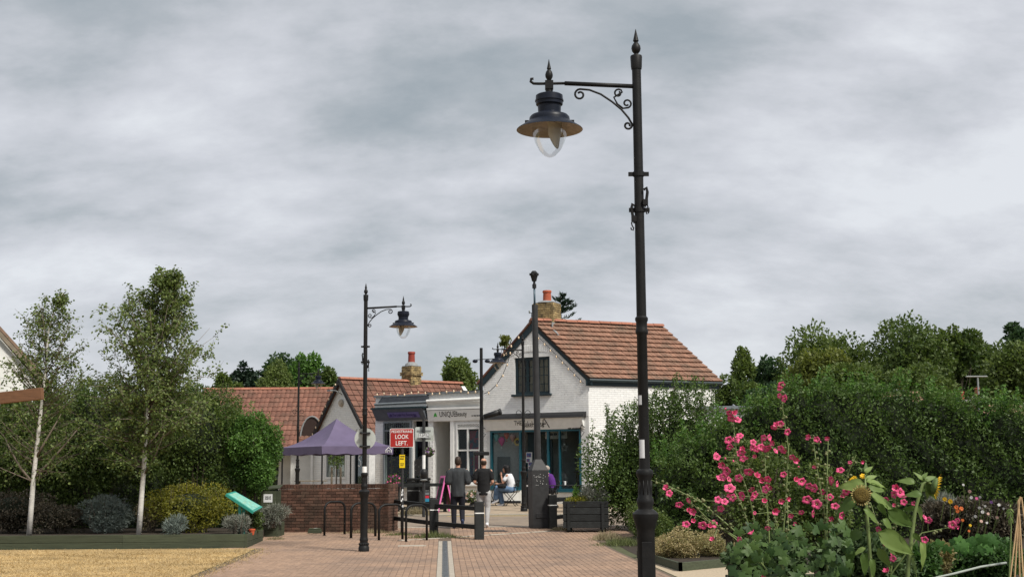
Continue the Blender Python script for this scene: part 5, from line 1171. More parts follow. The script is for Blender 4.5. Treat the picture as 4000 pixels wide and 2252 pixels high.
def sitter(label, p, rz, top, trous, shoes, hairm, long_hair, raise_arm):
    o = thing('person', label, 'person', p, rz)                          # faces -x, sits with hips at (0.08,0,.53)
    hip = Vector((.10,0,.54)); ch = Vector((.05,0,.86)); nk = Vector((-.03,0,1.07)); hd = Vector((-.075,0,1.205))
    bm = MB(); P_ = [hip+Vector((.02,0,-.05)), hip+Vector((0,0,.06)), Vector((.09,0,.74)), ch, Vector((.01,0,.98)), nk]; bm.tube(P_,[.12,.13,.115,.125,.11,.05],14); bm.tube([nk-Vector((.0,0,.05)),hd],[.05,.046],10); head(bm, hd, .95, R(90))
    s1, s2 = Vector((0,-.17,1.0)), Vector((0,.17,1.0))
    e1 = Vector((-.14,-.20,.76)); w1 = Vector((-.20,-.14,.99)) if raise_arm else Vector((-.34,-.12,.74))
    e2 = Vector((-.13,.2,.76)); w2 = Vector((-.34,.12,.72))
    limb(bm,[s1,e1,w1],[.046,.036,.024]); limb(bm,[s2,e2,w2],[.046,.036,.024])
    hand(bm,w1,(Vector((-.02,.03,1)) if raise_arm else Vector((-1,.2,0))),(-1,0,0) if raise_arm else (0,0,1),.9,.8); hand(bm,w2,(-1,-.2,0),(0,0,1),.9,.6)
    k1, a1 = Vector((-.36,-.05,.60)), Vector((-.42,.02,.20)); k2, a2 = Vector((-.30,.10,.50)), Vector((-.22,.10,.09))
    limb(bm,[hip+Vector((0,-.08,0)),k1,a1],[.085,.056,.035]); limb(bm,[hip+Vector((0,.08,0)),k2,a2],[.085,.056,.035])
    organic('body', bm, SKIN, o, .011, 4)
    st = MB(); st.tube([Vector((.09,0,.58)),Vector((.10,0,.72)),ch+Vector((.01,0,0)),Vector((.01,0,.99)),nk+Vector((0,0,-.015))],[.15,.14,.15,.135,.06],16)
    for s_, e_ in ((s1,e1),(s2,e2)): limb(st,[s_+Vector((0,.04 if s_.y < 0 else -.04,-.01)), s_.lerp(e_,.6)],[.07,.068],10)
    organic('t_shirt', st, top, o, .012, 4)
    tr = MB(); tr.tube([hip+Vector((.03,0,-.07)),hip+Vector((.0,0,.08))],[.14,.145],14)
    limb(tr,[hip+Vector((0,-.08,0)),k1,k1.lerp(a1,.82)],[.115,.085,.09],12); limb(tr,[hip+Vector((0,.08,0)),k2,k2.lerp(a2,.88)],[.115,.085,.09],12); organic('jeans', tr, trous, o, .012, 4)
    q = MB(); shoe(q,a1,(-.9,0,-.35),L_=.25); organic('shoe', q, shoes, o, .009, 2); q = MB(); shoe(q,a2,(-1,0,0),L_=.25); organic('shoe', q, shoes, o, .009, 2)
    hm = MB()
    if long_hair: hm.tube([hd+Vector((.0,0,.12)),hd+Vector((.03,0,.06)),hd+Vector((.05,0,-.05)),hd+Vector((.09,0,-.20)),hd+Vector((.12,0,-.34)),hd+Vector((.13,0,-.42))],[.05,.105,.10,.085,.06,.02],14); hm.ball(hd+Vector((.005,0,.06)),(.10,.088,.08),14,8)
    else: hm.ball(hd+Vector((.015,0,.035)),(.10,.084,.095),14,8)
    organic('hair', hm, hairm, o, .010, 3); return o
wm = sitter('seated woman in white t-shirt and blue jeans with long black hair', wpos, R(-10), WHITECLOTH, DENIM, WHITECLOTH, HAIRBLACK, True, True)
hb = thing('handbag', 'black handbag on the lap of the seated woman', 'bag', wpos+Vector((-.2,-.16,.66))); MB().loft([(0,0,-.06,.13,.05),(0,0,0,.15,.06),(0,0,.06,.12,.04)],14).build('body', BLACKCLOTH, hb, True); MB().tube([(.1,0,.05),(.16,-.02,.2),(.2,.04,.36),(.2,.1,.42)],.012,6).build('strap', BLACKCLOTH, hb)
w2 = gnd(2152,43.4); folding_chair('black folding chair behind the camera column base', w2, R(-10))
sitter('seated person in violet top, grey-haired, half hidden behind the camera column', w2+Vector((-.06,0,.0)), R(-12), PURPLECLOTH, NAVYCLOTH, BLACKCLOTH, HAIRGREY, False, False)
# long bistro table and bench in front of right window
tp = gnd(2208,42.6); bt = thing('trestle_table', 'long black trestle table before the right bakery window', 'table', tp, R(-8))
for y in (-.22,-.11,0,.11,.22): MB().bevbox((0,y,.72),(1.15,.10,.03),.005).build('top_slat', WOODDARK, bt)
for x in (-.4,.4):
    for s in (-1,1): MB().tube([(x+s*.16,-.2,.0),(x-s*.1,-.2,.70)],.014,6).build('leg', BLACKMETAL, bt); MB().tube([(x+s*.16,.2,.0),(x-s*.1,.2,.70)],.014,6).build('leg', BLACKMETAL, bt)
cup('white paper cup on the long black table', tp+Vector((.0,-.05,.735)), WHITELET, WHITELET)
bp_ = gnd(2212,40.8); bn = thing('bench', 'low black slatted bench beyond the short fence', 'bench', bp_, R(-6))
for y in (-.12,0,.12): MB().bevbox((0,y,.43),(1.1,.10,.03),.005).build('seat_slat', WOODDARK, bn)
for x in (-.42,.42): MB().tube([(x,-.16,0),(x-.08,-.1,.2),(x+.06,-.1,.41)],.016,6).build('leg', BLACKMETAL, bn); MB().tube([(x,.16,0),(x-.08,.1,.2),(x+.06,.1,.41)],.016,6).build('leg', BLACKMETAL, bn)
sb_ = gnd(2066,42.5); bl_ = thing('slim_bollard', 'slim black bollard behind the camera column', 'bollard', sb_); MB().lathe([(.07,0),(.07,.8),(.06,.84),(.02,.86)],14).build('shaft', BLACKMETAL, bl_, True, sharp=40); MB().lathe([(.072,.7),(.072,.75)],14,cap=False).build('white_band', WHITELET, bl_)
# picnic table by long hall
p = gnd(1214,53.5); pt = thing('picnic_table', 'small wooden picnic table below the long red roof', 'table', p, R(8))
for y in (-.28,-.14,0,.14,.28): MB().bevbox((0,y,.72),(1.3,.13,.035),.006).build('top_plank', WOODPALE, pt)
for y in (-.65,.65): MB().bevbox((0,y,.44),(1.3,.22,.035),.006).build('bench_plank', WOODPALE, pt)
for x in (-.45,.45):
    for s in (-1,1): MB().tube([(x,s*.7,0),(x,s*.18,.70)],.04,6).build('leg', WOODPALE, pt)
    MB().bevbox((x,0,.40),(.05,1.4,.08),.006).build('cross_beam', WOODPALE, pt)

# ================================================================ PLANTERS, BOARDS, BOXES
def boardwall(o, pts, h, n, t=.04, mat=WOODGREEN, top=0):
    """planter sides of single boards, corner posts; pts world xy"""
    for a, c in zip(pts, pts[1:]):
        a, c = Vector((a[0],a[1],0)), Vector((c[0],c[1],0)); d = c-a; L_ = d.length; rz = math.atan2(d.y,d.x); bh = h/n; 
        m = max(1, int(round(L_/2.6)))
        for k in range(n):
            off = .0 if k % 2 == 0 else .4
            for j in range(m):
                q = MB().bevbox((0,0,0),(L_/m-.004,t,bh-.005),.005).build('board', mat, o); cpt = a+d*((j+.5)/m); q.location = (cpt.x-o.location.x,cpt.y-o.location.y,bh*(k+.5)-.01+rnd.uniform(-.002,.002)); q.rotation_euler = (0,0,rz)
    for a in pts:
        q = MB().bevbox((0,0,h/2-.02),(t*1.25,t*1.25,h+.03),.005).build('corner_post', mat, o); q.location = (a[0]-o.location.x,a[1]-o.location.y,0)
LP = [(-13.5,28.62),(-5.66,28.62),(-5.76,30.9)]
lpn = thing('raised_planter', 'long low green timber planter around the birch trees', 'planter', (-5.66,28.62,0)); boardwall(lpn, LP, .325, 2)
MB().prism([(-8,.03,.0),(-.03,.03,0),(-.12,2.25,0),(-.5,5.2,0),(-8,5.2,0)],(0,0,.26)).build('soil', SOIL, lpn)
sp_ = thing('small_planter', 'small green timber planter with lavender beside the brick wall', 'planter', gnd(1075,32.6)); q = sp_.location
boardwall(sp_, [(q.x-.42,q.y-.25),(q.x+.1,q.y-.3),(q.x+.12,q.y+.4),(q.x-.42,q.y+.4),(q.x-.42,q.y-.25)], .34, 2); MB().bb(-.4,.1,-.24,.38,0,.28).build('soil', SOIL, sp_)
p = gnd(1058,33.4); cb = thing('storage_cabinet', 'dark green timber cabinet with a pinned paper notice', 'cabinet', p); z1 = at(1060,1905,33.4).z-p.z
for k in range(5): MB().bevbox((-.18+k*.098,-.19,z1/2-.03),(.094,.02,z1-.08),.003).build('plank', WOODGREEN, cb)
MB().bb(-.225,.205,-.178,.19,0,z1-.05).build('carcass', WOODGREEN, cb); MB().prism([(-.25,-.22,z1-.04),(.24,-.22,z1-.01),(.24,.22,z1+.06),(-.25,.22,z1+.03)],(0,0,.025)).build('lid', WOODGREEN, cb)
a = at(1047,1944,33.2)-p; nt_ = MB().bb(a.x-.11,a.x+.11,-.206,-.202,a.z-.10,a.z+.10).build('notice', PAPER, cb); smallprint(nt_, (a.x,-.208,a.z+.01), .15, .012, 0, 5)
# slanted information board
P1, P2, P3, P4 = at(884,1926,29.3), at(918,1917,29.95), at(1026,1978,29.95), at(992,1997,29.3); ibp = gnd(940,29.6); ibp.z = .26
ib = thing('information_board', 'slanted turquoise information board on two posts in the planter', 'sign', ibp); nr = (P4-P1).cross(P2-P1).normalized()
nr = nr if nr.z > 0 else -nr
L_ = [q-ibp for q in (P1,P4,P3,P2)]; bo_ = MB().prism(L_, -nr*.055).build('panel', TEALBOARD, ib); ce = sum(L_, Vector())/4
MB().prism([ce+(q-ce)*.86+nr*.003 for q in L_], nr*.002).build('print', TEALPRINT, bo_)
for t in (.25,.72):
    c_ = L_[0].lerp(L_[1], .42)+(L_[3]-L_[0])*t; MB().bevbox((c_.x,c_.y,(c_.z-.03)/2-.1),(.06,.06,c_.z+.12),.006).build('post', TEALBOARD, ib)
p = gnd(1000,29.9); fpot = thing('flower_pot', 'small orange clay pot in the corner of the long planter', 'pot', (p.x,29.4,.26)); MB().lathe([(.045,0),(.065,.10),(.075,.10),(.075,.13),(.065,.13),(.06,.09)],16).build('body', M('bright_terracotta', (.55,.10,.04), .7), fpot, True, sharp=40); MB().lathe([(.001,.1),(.063,.1)],16,cap=False).build('soil', SOIL, fpot)
# dark slatted planter by the right fence
p = gnd(2290,33.5); dp_ = thing('slatted_planter', 'black slatted timber planter box on feet beside the big shrub', 'planter', p, R(-4)); w_, d_, h_ = 1.12,.7,.66
for k in range(4):
    for (cx_,cy_,ln,rz) in ((0,-d_/2,w_,0),(0,d_/2,w_,0),(-w_/2+.02,0,d_-.05,R(90)),(w_/2-.02,0,d_-.05,R(90))): q = MB().bevbox((0,0,0),(ln,.035,h_/4-.012),.006).build('slat', WOODDARK, dp_); q.location = (cx_,cy_,.10+h_/8+k*h_/4); q.rotation_euler = (0,0,rz)
for x in (-1,1):
    for y in (-1,1): MB().bevbox((x*(w_/2-.14),y*(d_/2+.0305),.06+h_/2),(.07,.025,h_+.02),.005).build('upright', WOODDARK, dp_); MB().bevbox((x*(w_/2-.15),y*(d_/2-.1),.05),(.12,.1,.1),.01).build('foot', WOODDARK, dp_)
MB().bb(-w_/2+.05,w_/2-.05,-d_/2+.03,d_/2-.03,.12,.10+h_-.06).build('soil', SOIL, dp_)
# right hand beds
def flatbed(name, label, pts, h, soilh):
    o = thing(name, label, 'planter', (pts[0][0],pts[0][1],gz(pts[0][1]))); boardwall(o, pts+[pts[0]], h, 1, .045); mb = MB().prism([(x-pts[0][0],y-pts[0][1],0) for x, y in pts],(0,0,soilh)); mb.build('soil', SOIL, o); return o
BED1 = [(2.62,21.35),(2.28,24.8),(4.4,26.2),(4.6,23.4)]
flatbed('raised_bed', 'low green timber bed holding the rusty-pink sedum mound', BED1, .15, .10)
BED2 = [(2.63,16.7),(9.0,17.6),(9.0,11.0),(2.3,11.6)]
flatbed('raised_bed', 'green timber bed at the lower right full of hollyhocks and sunflowers', BED2, .3, .24)
sheet('garden_soil', [(24.6,sx(2.6,24.6),60),(35.2,sx(2.6,32),60)], .003, SOIL)
# ================================================================ VEGETATION
LEAF = {
 'mid': leafmat('leaf_mid_green', (0.044,0.082,0.020), (0.124,0.166,0.042)),
 'dark': leafmat('leaf_dark_green', (0.023,0.056,0.022), (0.066,0.113,0.040)),
 'deep': leafmat('leaf_deep_hedge', (0.035,0.069,0.019), (0.124,0.192,0.044), .3),
 'olive': leafmat('leaf_olive', (0.057,0.094,0.022), (0.149,0.195,0.050)),
 'yellow': leafmat('leaf_yellow_green', (.085,.110,.022), (.190,.215,.050)),
 'birch': leafmat('leaf_birch', (.060,.098,.026), (.185,.235,.065)),
 'birchd': leafmat('leaf_birch_dark', (0.039,0.071,0.018), (0.144,0.201,0.047)),
 'bright': leafmat('leaf_bright_green', (0.044,0.109,0.022), (0.146,0.265,0.056)),
 'silver': leafmat('leaf_silver', (.11,.14,.12), (.23,.27,.235), .15),
 'gold': leafmat('leaf_gold_green', (.085,.10,.016), (.27,.25,.03)),
 'purple': leafmat('leaf_purple_brown', (.035,.034,.022), (.105,.085,.058), .2),
 'dry': leafmat('leaf_dry_buff', (.16,.13,.07), (.36,.31,.19), .2),
 'sedum': leafmat('leaf_sedum', (.16,.17,.05), (.46,.36,.20), .3, .6, (.58,.34,.25)),
 'lav': leafmat('leaf_lavender', (.13,.15,.11), (.30,.30,.26), .2, .6, (.20,.15,.28)),
 'conifer': leafmat('leaf_conifer', (.010,.026,.016), (.028,.055,.028), .1),
 'grass': leafmat('leaf_grass', (.06,.085,.025), (.17,.19,.07), .25),
 'holly': leafmat('leaf_hollyhock', (0.044,0.082,0.032), (0.109,0.159,0.062), .25),
 'sunf': leafmat('leaf_sunflower', (.085,.125,.040), (.17,.215,.085), .3),
 'squash': leafmat('leaf_squash', (.028,.072,.018), (.085,.165,.042), .3),
}
BARK = M('grey_brown_bark', (.075,.06,.045), .9, .3, 9, .6, 25)
TWIG = M('birch_twig', (.16,.13,.10), .8, .2, 9)
BIRCHBARK = M('white_birch_bark', (.56,.54,.50), .8, .12, 12, .2, 30, c2=(.10,.085,.07), c2s=5, c2t=(.60,.68), stretch=(1,1,2.2))
HEDGECORE = M('hedge_shade_core', (.014,.02,.010), .95, .4, 6, .8, 10)  # dark colour of the solid cores, painted to read as deep shade
STEMGREEN = M('green_stem', (.15,.20,.065), .6, .15, 9)
def leaves(name, clumps, n, L_, W_, mat, parent, shell=.5, droop=0.0, updir=0.0, tintz=0.0):
    C = np.array(clumps, float); wt = (C[:,3]*C[:,4]+C[:,4]*C[:,5]+C[:,3]*C[:,5]); wt /= wt.sum()
    k = rng.choice(len(C), n, p=wt); d = rdir(n); r = 1-shell*rng.random(n)**1.6
    P = C[k,:3]+d*C[k,3:6]*r[:,None]-np.array(parent.location)[None,:]
    A = unit(d*.7+rdir(n)*.9+np.array([0,0,updir-droop])[None,:]); S = unit(np.cross(A, rdir(n)))
    ctint = rng.random(len(C))
    t = np.clip(.62*rng.random(n)+.38*ctint[k], 0, 1)
    return cards(name, P, A, S, L_*(.65+.7*rng.random(n)), W_*(.65+.7*rng.random(n)), mat, parent, t)
def subclumps(c, r, k, f=(.28,.5), flat=1.0):
    out_ = []
    for _ in range(k):
        d = rdir(1)[0]; q = rnd.uniform(.42,.9); s = rnd.uniform(*f)
        out_.append((c[0]+d[0]*r[0]*q, c[1]+d[1]*r[1]*q, c[2]+d[2]*r[2]*q, r[0]*s, r[1]*s, r[2]*s*flat))
    return out_
def trunk(o, base, top, r0, targets, mat=BARK, wob=.1):
    b0 = Vector(base); t0 = Vector(top); pts = [b0.lerp(t0, i/5)+Vector((rnd.uniform(-wob,wob),rnd.uniform(-wob,wob),0))*(0 if i == 0 else 1) for i in range(6)]
    MB().tube([p-o.location for p in pts], [r0*1.25]+[r0*(1-.14*i) for i in range(1,6)], 9).build('trunk', mat, o, True)
    mb = MB()
    for t in targets:
        s = pts[rnd.randint(2,5)]; t = Vector(t[:3]); m = s.lerp(t,.5)+Vector((rnd.uniform(-.2,.2),0,rnd.uniform(0,.3)))
        mb.tube([s-o.location, m-o.location, t-o.location], [r0*.4,r0*.25,r0*.07], 6)
    if mb.v: mb.build('limbs', mat, o, True)
def tree(name, label, u, vt, hw, Y, kind, n, leaf=.24, group=None, vb=None, k=16, cat='tree', base_frac=.25, dense=.2):
    k = int(k*1.7)
    top = at(u, vt, Y); w_ = at(u+hw, vt, Y).x-top.x; zb = gz(Y); zlow = at(u, vb, Y).z if vb else zb+(top.z-zb)*base_frac
    c = Vector((top.x, Y, (top.z+zlow)/2)); r = (w_, w_*.8, (top.z-zlow)/2)
    o = thing(name, label, cat, (top.x,Y,zb), 0, group)
    cl = subclumps(c, r, k, (dense, dense+.2), 1.15); cl.append((c.x,c.y,c.z,r[0]*.6,r[1]*.6,r[2]*.62))
    trunk(o, (top.x,Y,zb-.1), (top.x,Y,c.z+r[2]*.3), max(.08,w_*.06), cl[:8])
    leaves('crown', cl, n, leaf, leaf*.62, LEAF[kind], o); return o
G = 'trees beyond the hedge'
tree('leafy_tree', 'small loose yellow-green tree just right of the bakery roof', 2892, 1362, 46, 78, 'olive', 2600, .2, G, k=12, vb=1520)
tree('leafy_tree', 'low rounded green tree just beyond the right end of the bakery', 2880, 1462, 85, 74, 'mid', 4200, .2, G, k=12, vb=1620)
tree('leafy_tree', 'dark low tree with spiky crown left of the oaks', 3015, 1400, 95, 96, 'dark', 5200, .27, G, k=14, vb=1600)
tree('oak_tree', 'broad domed dark oak rising over the hedge, left of the tall trees', 3225, 1262, 200, 92, 'olive', 11000, .27, G, k=24, vb=1600)
tree('leafy_tree', 'yellow-green bushy tree in front of the domed oak', 3195, 1350, 120, 84, 'yellow', 6000, .24, G, k=16, vb=1580)
tree('leafy_tree', 'round olive tree to the right of the yellow-green bush', 3340, 1415, 125, 82, 'olive', 6000, .24, G, k=16, vb=1590)
tree('leafy_tree', 'dark green tree filling the gap between the two biggest crowns', 3470, 1390, 110, 94, 'dark', 5500, .27, G, k=14, vb=1600)
tree('leafy_tree', 'dark tree filling the skyline below the domed oak', 3100, 1440, 130, 98, 'mid', 6000, .27, G, k=16, vb=1620)
tree('leafy_tree', 'olive tree filling the skyline between the domed oak and the tallest tree', 3420, 1400, 140, 99, 'olive', 6500, .28, G, k=16, vb=1620)
tree('leafy_tree', 'broad green tree filling the skyline behind the grey mast', 3730, 1345, 140, 99, 'mid', 7000, .28, G, k=18, vb=1620)
tree('leafy_tree', 'broad olive tree filling the skyline left of the right edge', 3900, 1395, 140, 97, 'olive', 6500, .28, G, k=16, vb=1620)
t6 = tree('oak_tree', 'tallest broad green tree right of centre over the hedge', 3575, 1232, 190, 86, 'mid', 11500, .26, G, k=26, vb=1600)
tree('leafy_tree', 'green limb-spreading tree right of the tallest tree', 3745, 1268, 75, 87, 'mid', 3600, .25, G, k=9, vb=1460)
tree('leafy_tree', 'rounded mid green tree near the grey mast', 3825, 1310, 130, 90, 'mid', 7500, .26, G, k=18, vb=1600)
tree('leafy_tree', 'dark crown leaning in at the right edge', 3985, 1254, 62, 78, 'dark', 4200, .26, G, k=11, vb=1420)
tree('leafy_tree', 'olive tree at the right edge behind the hedge', 3960, 1345, 125, 72, 'olive', 8000, .22, G, k=18, vb=1620)
tree('leafy_tree', 'low olive tree below the tallest tree', 3600, 1420, 150, 80, 'olive', 7000, .23, G, k=16, vb=1600)
tree('leafy_tree', 'low dark tree behind the bakery side and the outbuilding', 2975, 1500, 110, 70, 'dark', 5200, .2, G, k=12, vb=1640)
G = 'trees beyond the red roof'
tree('oak_tree', 'big round dark tree above the long red roof', 1125, 1362, 108, 88, 'dark', 7000, .25, G, k=18, vb=1580)
tree('leafy_tree', 'green tree on the right shoulder of the big round tree', 1205, 1383, 72, 86, 'bright', 4200, .24, G, k=12, vb=1560)
tree('leafy_tree', 'low dark green tree beside the gabled roof', 1262, 1442, 55, 84, 'mid', 3200, .22, G, k=10, vb=1570)
tree('leafy_tree', 'pale fine-leaved tree in front of the big round tree', 1085, 1408, 70, 76, 'birch', 4500, .17, G, k=12, vb=1570)
tree('leafy_tree', 'very dark tree at the left of the group over the red roof', 968, 1424, 62, 86, 'conifer', 4200, .24, G, k=11, vb=1580)
tree('leafy_tree', 'yellow-green low tree at the left end of the red roof ridge', 880, 1462, 58, 78, 'olive', 3200, .21, G, k=10, vb=1570)
tree('weeping_tree', 'pale weeping tree above the flat shop roofs', 1792, 1384, 78, 66, 'birch', 5600, .16, 'trees behind the shops', k=18, vb=1560)
tree('leafy_tree', 'low yellow-green tree left of the pale weeping tree', 1705, 1492, 52, 64, 'yellow', 2200, .16, 'trees behind the shops', k=9, vb=1580)
tree('leafy_tree', 'small leafy treetop showing beside the left bakery roof edge', 1972, 1306, 24, 60, 'yellow', 420, .13, 'trees behind the shops', k=7, vb=1350)
# conifer behind the bakery chimney
cp_ = at(2190,1148,62); co = thing('conifer', 'dark conifer tip with sweeping branches behind the bakery chimney', 'tree', (cp_.x,62,.6)); zt_ = cp_.z
MB().tube([(0,0,0),(0,0,zt_-.6)],[.14,.015],7).build('trunk', BARK, co); Ps, As = [], []
for k in range(46):
    z = zt_-.05-rnd.random()*3.0; a = rnd.random()*2*math.pi; ln = .14+(zt_-z)*.62*rnd.uniform(.7,1.15); d = Vector((math.cos(a),math.sin(a),0))
    for j in range(48):
        t = rnd.random(); p = d*ln*t+Vector((rnd.gauss(0,.035),rnd.gauss(0,.035),z-.15*t+.55*t*t*ln-.6+rnd.gauss(0,.03))); Ps.append(p); As.append(d*.8+Vector((rnd.gauss(0,.5),rnd.gauss(0,.5),.7)))
Ps, As = np.array(Ps), unit(np.array(As)); cards('crown', Ps, As, unit(np.cross(As, rdir(len(Ps)))), .15+.1*rng.random(len(Ps)), .035+.03*rng.random(len(Ps)), LEAF['conifer'], co)
# ---------------------------------------------------------------- birches
def birch(label, u0, path, Y, prof, nb, nleaf, leaf, lm, forks, seed):
    rr_ = random.Random(seed); b0 = gnd(u0, Y); b0.z = .24; o = thing('birch_tree', label, 'tree', b0, 0, 'young birch trees')
    pts = [Vector((0,0,0))]+[at(u,v,Y)-b0 for u, v in path]; n = len(pts); H_ = pts[-1].z
    MB().tube(pts, [.062]+[.056*(1-pts[i].z/H_)**.8+.007 for i in range(1,n)], 12).build('trunk', BIRCHBARK, o, True)
    def tp(z):
        for a, c in zip(pts, pts[1:]):
            if z <= c.z: t = (z-a.z)/(c.z-a.z); return a.lerp(c,t)
        return pts[-1]
    mb = MB(); tw = []
    for (z0, dx, dz) in forks:
        a = tp(z0); pth = [a, a+Vector((dx*.35,-.05,dz*.3)), a+Vector((dx*.7,0,dz*.65)), a+Vector((dx,.1,dz))]; mb.tube(pth,[.032,.026,.02,.008],8)
        for i in range(12): t = rr_.uniform(.35,1); tw.append((pth[0].lerp(pth[3],t), rr_.uniform(.3,.7)))
    for k in range(nb):
        f = rr_.random()**.8; z = H_*(.26+.73*f); rad = np.interp(z/H_, [q[0] for q in prof], [q[1] for q in prof]); a = rr_.random()*2*math.pi
        up_ = rr_.uniform(.5,1.35) if f > .45 else rr_.uniform(-.15,.8); z = max(.22*H_, z-rad*up_*.6); s = tp(z); q_ = rr_.uniform(.5,1.05); e_ = s+Vector((math.cos(a)*rad*q_, math.sin(a)*rad*.9*q_, rad*up_)); e_.z = min(e_.z, H_+.05); m = s.lerp(e_,.5)+Vector((math.cos(a)*.06,0,-.02))
        mb.tube([s,m,e_],[.014*(1-z/H_)+.007,.008,.003],5)
        for i in range(6): t = rr_.uniform(.2,1.0); tw.append((s.lerp(e_,t), rad*rr_.uniform(.15,.38)+.08))
    tb_ = MB()
    Ps, Ds = [], []
    for (p, ln) in tw:
        a = rr_.random()*2*math.pi; d = Vector((math.cos(a),math.sin(a),rr_.uniform(-.7,1.3))).normalized(); q = p+d*ln+Vector((0,0,-.12*ln)); mb.tube([p,q],[.004,.002],4)
        for i in range(max(2,int(nleaf/len(tw)))): t = rr_.random(); Ps.append(p.lerp(q,t)+Vector((rr_.gauss(0,.045),rr_.gauss(0,.045),rr_.gauss(0,.045)-.02))); Ds.append(d*.4+Vector((rr_.gauss(0,.6),rr_.gauss(0,.6),rr_.gauss(-.5,.4))))
    mb.build('branches', TWIG, o, True); Ps, Ds = np.array(Ps), unit(np.array(Ds)); n = len(Ps)
    cards('crown', Ps, Ds, unit(np.cross(Ds, rdir(n))), leaf*(.75+.6*rng.random(n)), leaf*.72*(.7+.6*rng.random(n)), LEAF[lm], o)
birch('white-stemmed birch in the planter, the taller right one', 541, [(550,1980),(560,1850),(570,1700),(578,1560),(598,1400),(630,1250),(650,1150),(682,1056)], 30.0, [(.2,.6),(.3,1.35),(.5,1.6),(.68,1.4),(.82,.95),(.93,.45),(1,.15)], 165, 25000, .066, 'birch', [(1.9,.55,.75),(2.6,.4,.9)], 5)
birch('white-stemmed birch in the planter, the thinner left one', 112, [(122,1980),(130,1880),(142,1760),(160,1600),(178,1450),(188,1300),(215,1200),(245,1145)], 30.0, [(.2,.5),(.3,1.3),(.45,1.5),(.6,1.05),(.75,.85),(.9,.55),(1,.15)], 95, 7500, .062, 'birch', [(1.15,-.75,1.1),(1.25,.95,1.15),(1.7,.5,1.0)], 8)
# ---------------------------------------------------------------- shrubs
def shrub(name, label, u, vt, vb, hw, Y, kind, n, leaf, k=14, group=None, shoots=0, depth=.7, aspect=.55, core=True, droop=0, z0=None, f=(.34,.56), cat='shrub', up=0, shl=(.2,.55)):
    top = at(u,vt,Y); w_ = at(u+hw,vt,Y).x-top.x; zb = at(u,vb,Y).z; c = Vector((top.x,Y,(top.z+zb)/2)); r = (w_, min(w_,1.2)*depth, (top.z-zb)/2); gb = gz(Y) if z0 is None else z0
    o = thing(name, label, cat, (top.x,Y,gb), 0, group)
    if core: MB().ball((0,0,c.z-gb),(r[0]*.55,r[1]*.5,r[2]*.6),16,10).build('shade_core', HEDGECORE, o, True)  # solid ball closing the shrub, its dark colour imitates inner shade
    mb = MB()
    for q in range(7): a = rnd.random()*6.28; mb.tube([(math.cos(a)*.08,math.sin(a)*.08,-.05),(math.cos(a)*r[0]*.35,math.sin(a)*r[1]*.4,(c.z-gb)),(math.cos(a)*r[0]*.55,math.sin(a)*r[1]*.5,(c.z-gb)+r[2]*.5)],[.025,.016,.006],5)
    mb.build('stems', BARK, o)
    cl = subclumps(c, r, k, f)
    leaves('foliage', cl+[(c.x,c.y,c.z,r[0]*.8,r[1]*.8,r[2]*.84)], n, leaf, leaf*aspect, LEAF[kind], o, .35, droop, up)
    if shoots:
        Ps, Ds = [], []; st = MB()
        for q in range(shoots):
            a = rnd.random()*6.28; rr = math.sqrt(rnd.random())*.95; x, y = math.cos(a)*rr*r[0], math.sin(a)*rr*r[1]; zz = c.z-gb+r[2]*math.sqrt(max(0,1-rr*rr))*.85; h = rnd.uniform(*shl); tip = Vector((x+rnd.gauss(0,.12),y+rnd.gauss(0,.08),zz+h)); s = Vector((x,y,zz-.2)); st.tube([s,tip],[.008,.003],4)
            for i in range(int(45*h/.4)): t = rnd.random(); Ps.append(s.lerp(tip,t)+Vector((rnd.gauss(0,.03),rnd.gauss(0,.03),0))); Ds.append(Vector((rnd.gauss(0,.7),rnd.gauss(0,.7),rnd.gauss(.3,.5))))
        st.build('shoots', BARK, o)['kind'] = 'stuff'; Ps, Ds = np.array(Ps), unit(np.array(Ds)); n = len(Ps); cards('shoot_leaves', Ps, Ds, unit(np.cross(Ds, rdir(n))), leaf*(.6+.5*rng.random(n)), leaf*aspect*(.6+.5*rng.random(n)), LEAF[kind], o)
    return o
G = 'shrubs behind the birches'
shrub('large_shrub', 'large dense shrub behind the gap between the two birches', 400, 1452, 1950, 300, 33.4, 'birchd', 30000, .075, 22, G, 22)
shrub('large_shrub', 'large dark shrub at the left edge behind the thin birch', 40, 1545, 1960, 260, 33.3, 'mid', 24000, .075, 18, G, 14)
shrub('large_shrub', 'tall dense shrub right of the taller birch', 770, 1470, 1930, 190, 32.8, 'birchd', 24000, .07, 18, G, 22)
shrub('large_shrub', 'bright green rounded shrub beside the brick wall', 985, 1620, 1935, 122, 32.9, 'bright', 20000, .07, 18, G, 26, f=(.3,.5))
G = 'low plants in the long planter'
shrub('border_plant', 'dark purplish low plant at the left end of the planter', 60, 1905, 2075, 150, 31.2, 'purple', 6000, .06, 14, G, z0=.25, cat='plant')
shrub('border_plant', 'brown twiggy low plant between the thin birch and the silver plant', 240, 1960, 2075, 110, 30.8, 'purple', 4500, .05, 12, G, z0=.25, cat='plant')
shrub('silver_shrub', 'silvery grey feathery plant in the planter', 420, 1950, 2078, 118, 30.9, 'silver', 8000, .075, 16, None, 20, aspect=.22, z0=.25, cat='plant', up=.5, shl=(.1,.22))
shrub('golden_shrub', 'golden-green fluffy shrub left of the information board', 745, 1885, 2080, 165, 31.0, 'gold', 11000, .055, 20, None, 24, z0=.25, cat='plant', shl=(.1,.25))
shrub('border_plant', 'buff seed-headed plant at the foot of the taller birch', 590, 1945, 2070, 62, 31.1, 'dry', 2600, .05, 10, G, z0=.25, cat='plant', core=False)
shrub('border_plant', 'grey-green spiky tuft below the golden shrub', 685, 2020, 2082, 58, 29.6, 'silver', 1700, .09, 8, G, aspect=.14, up=.8, z0=.25, cat='plant', core=False)
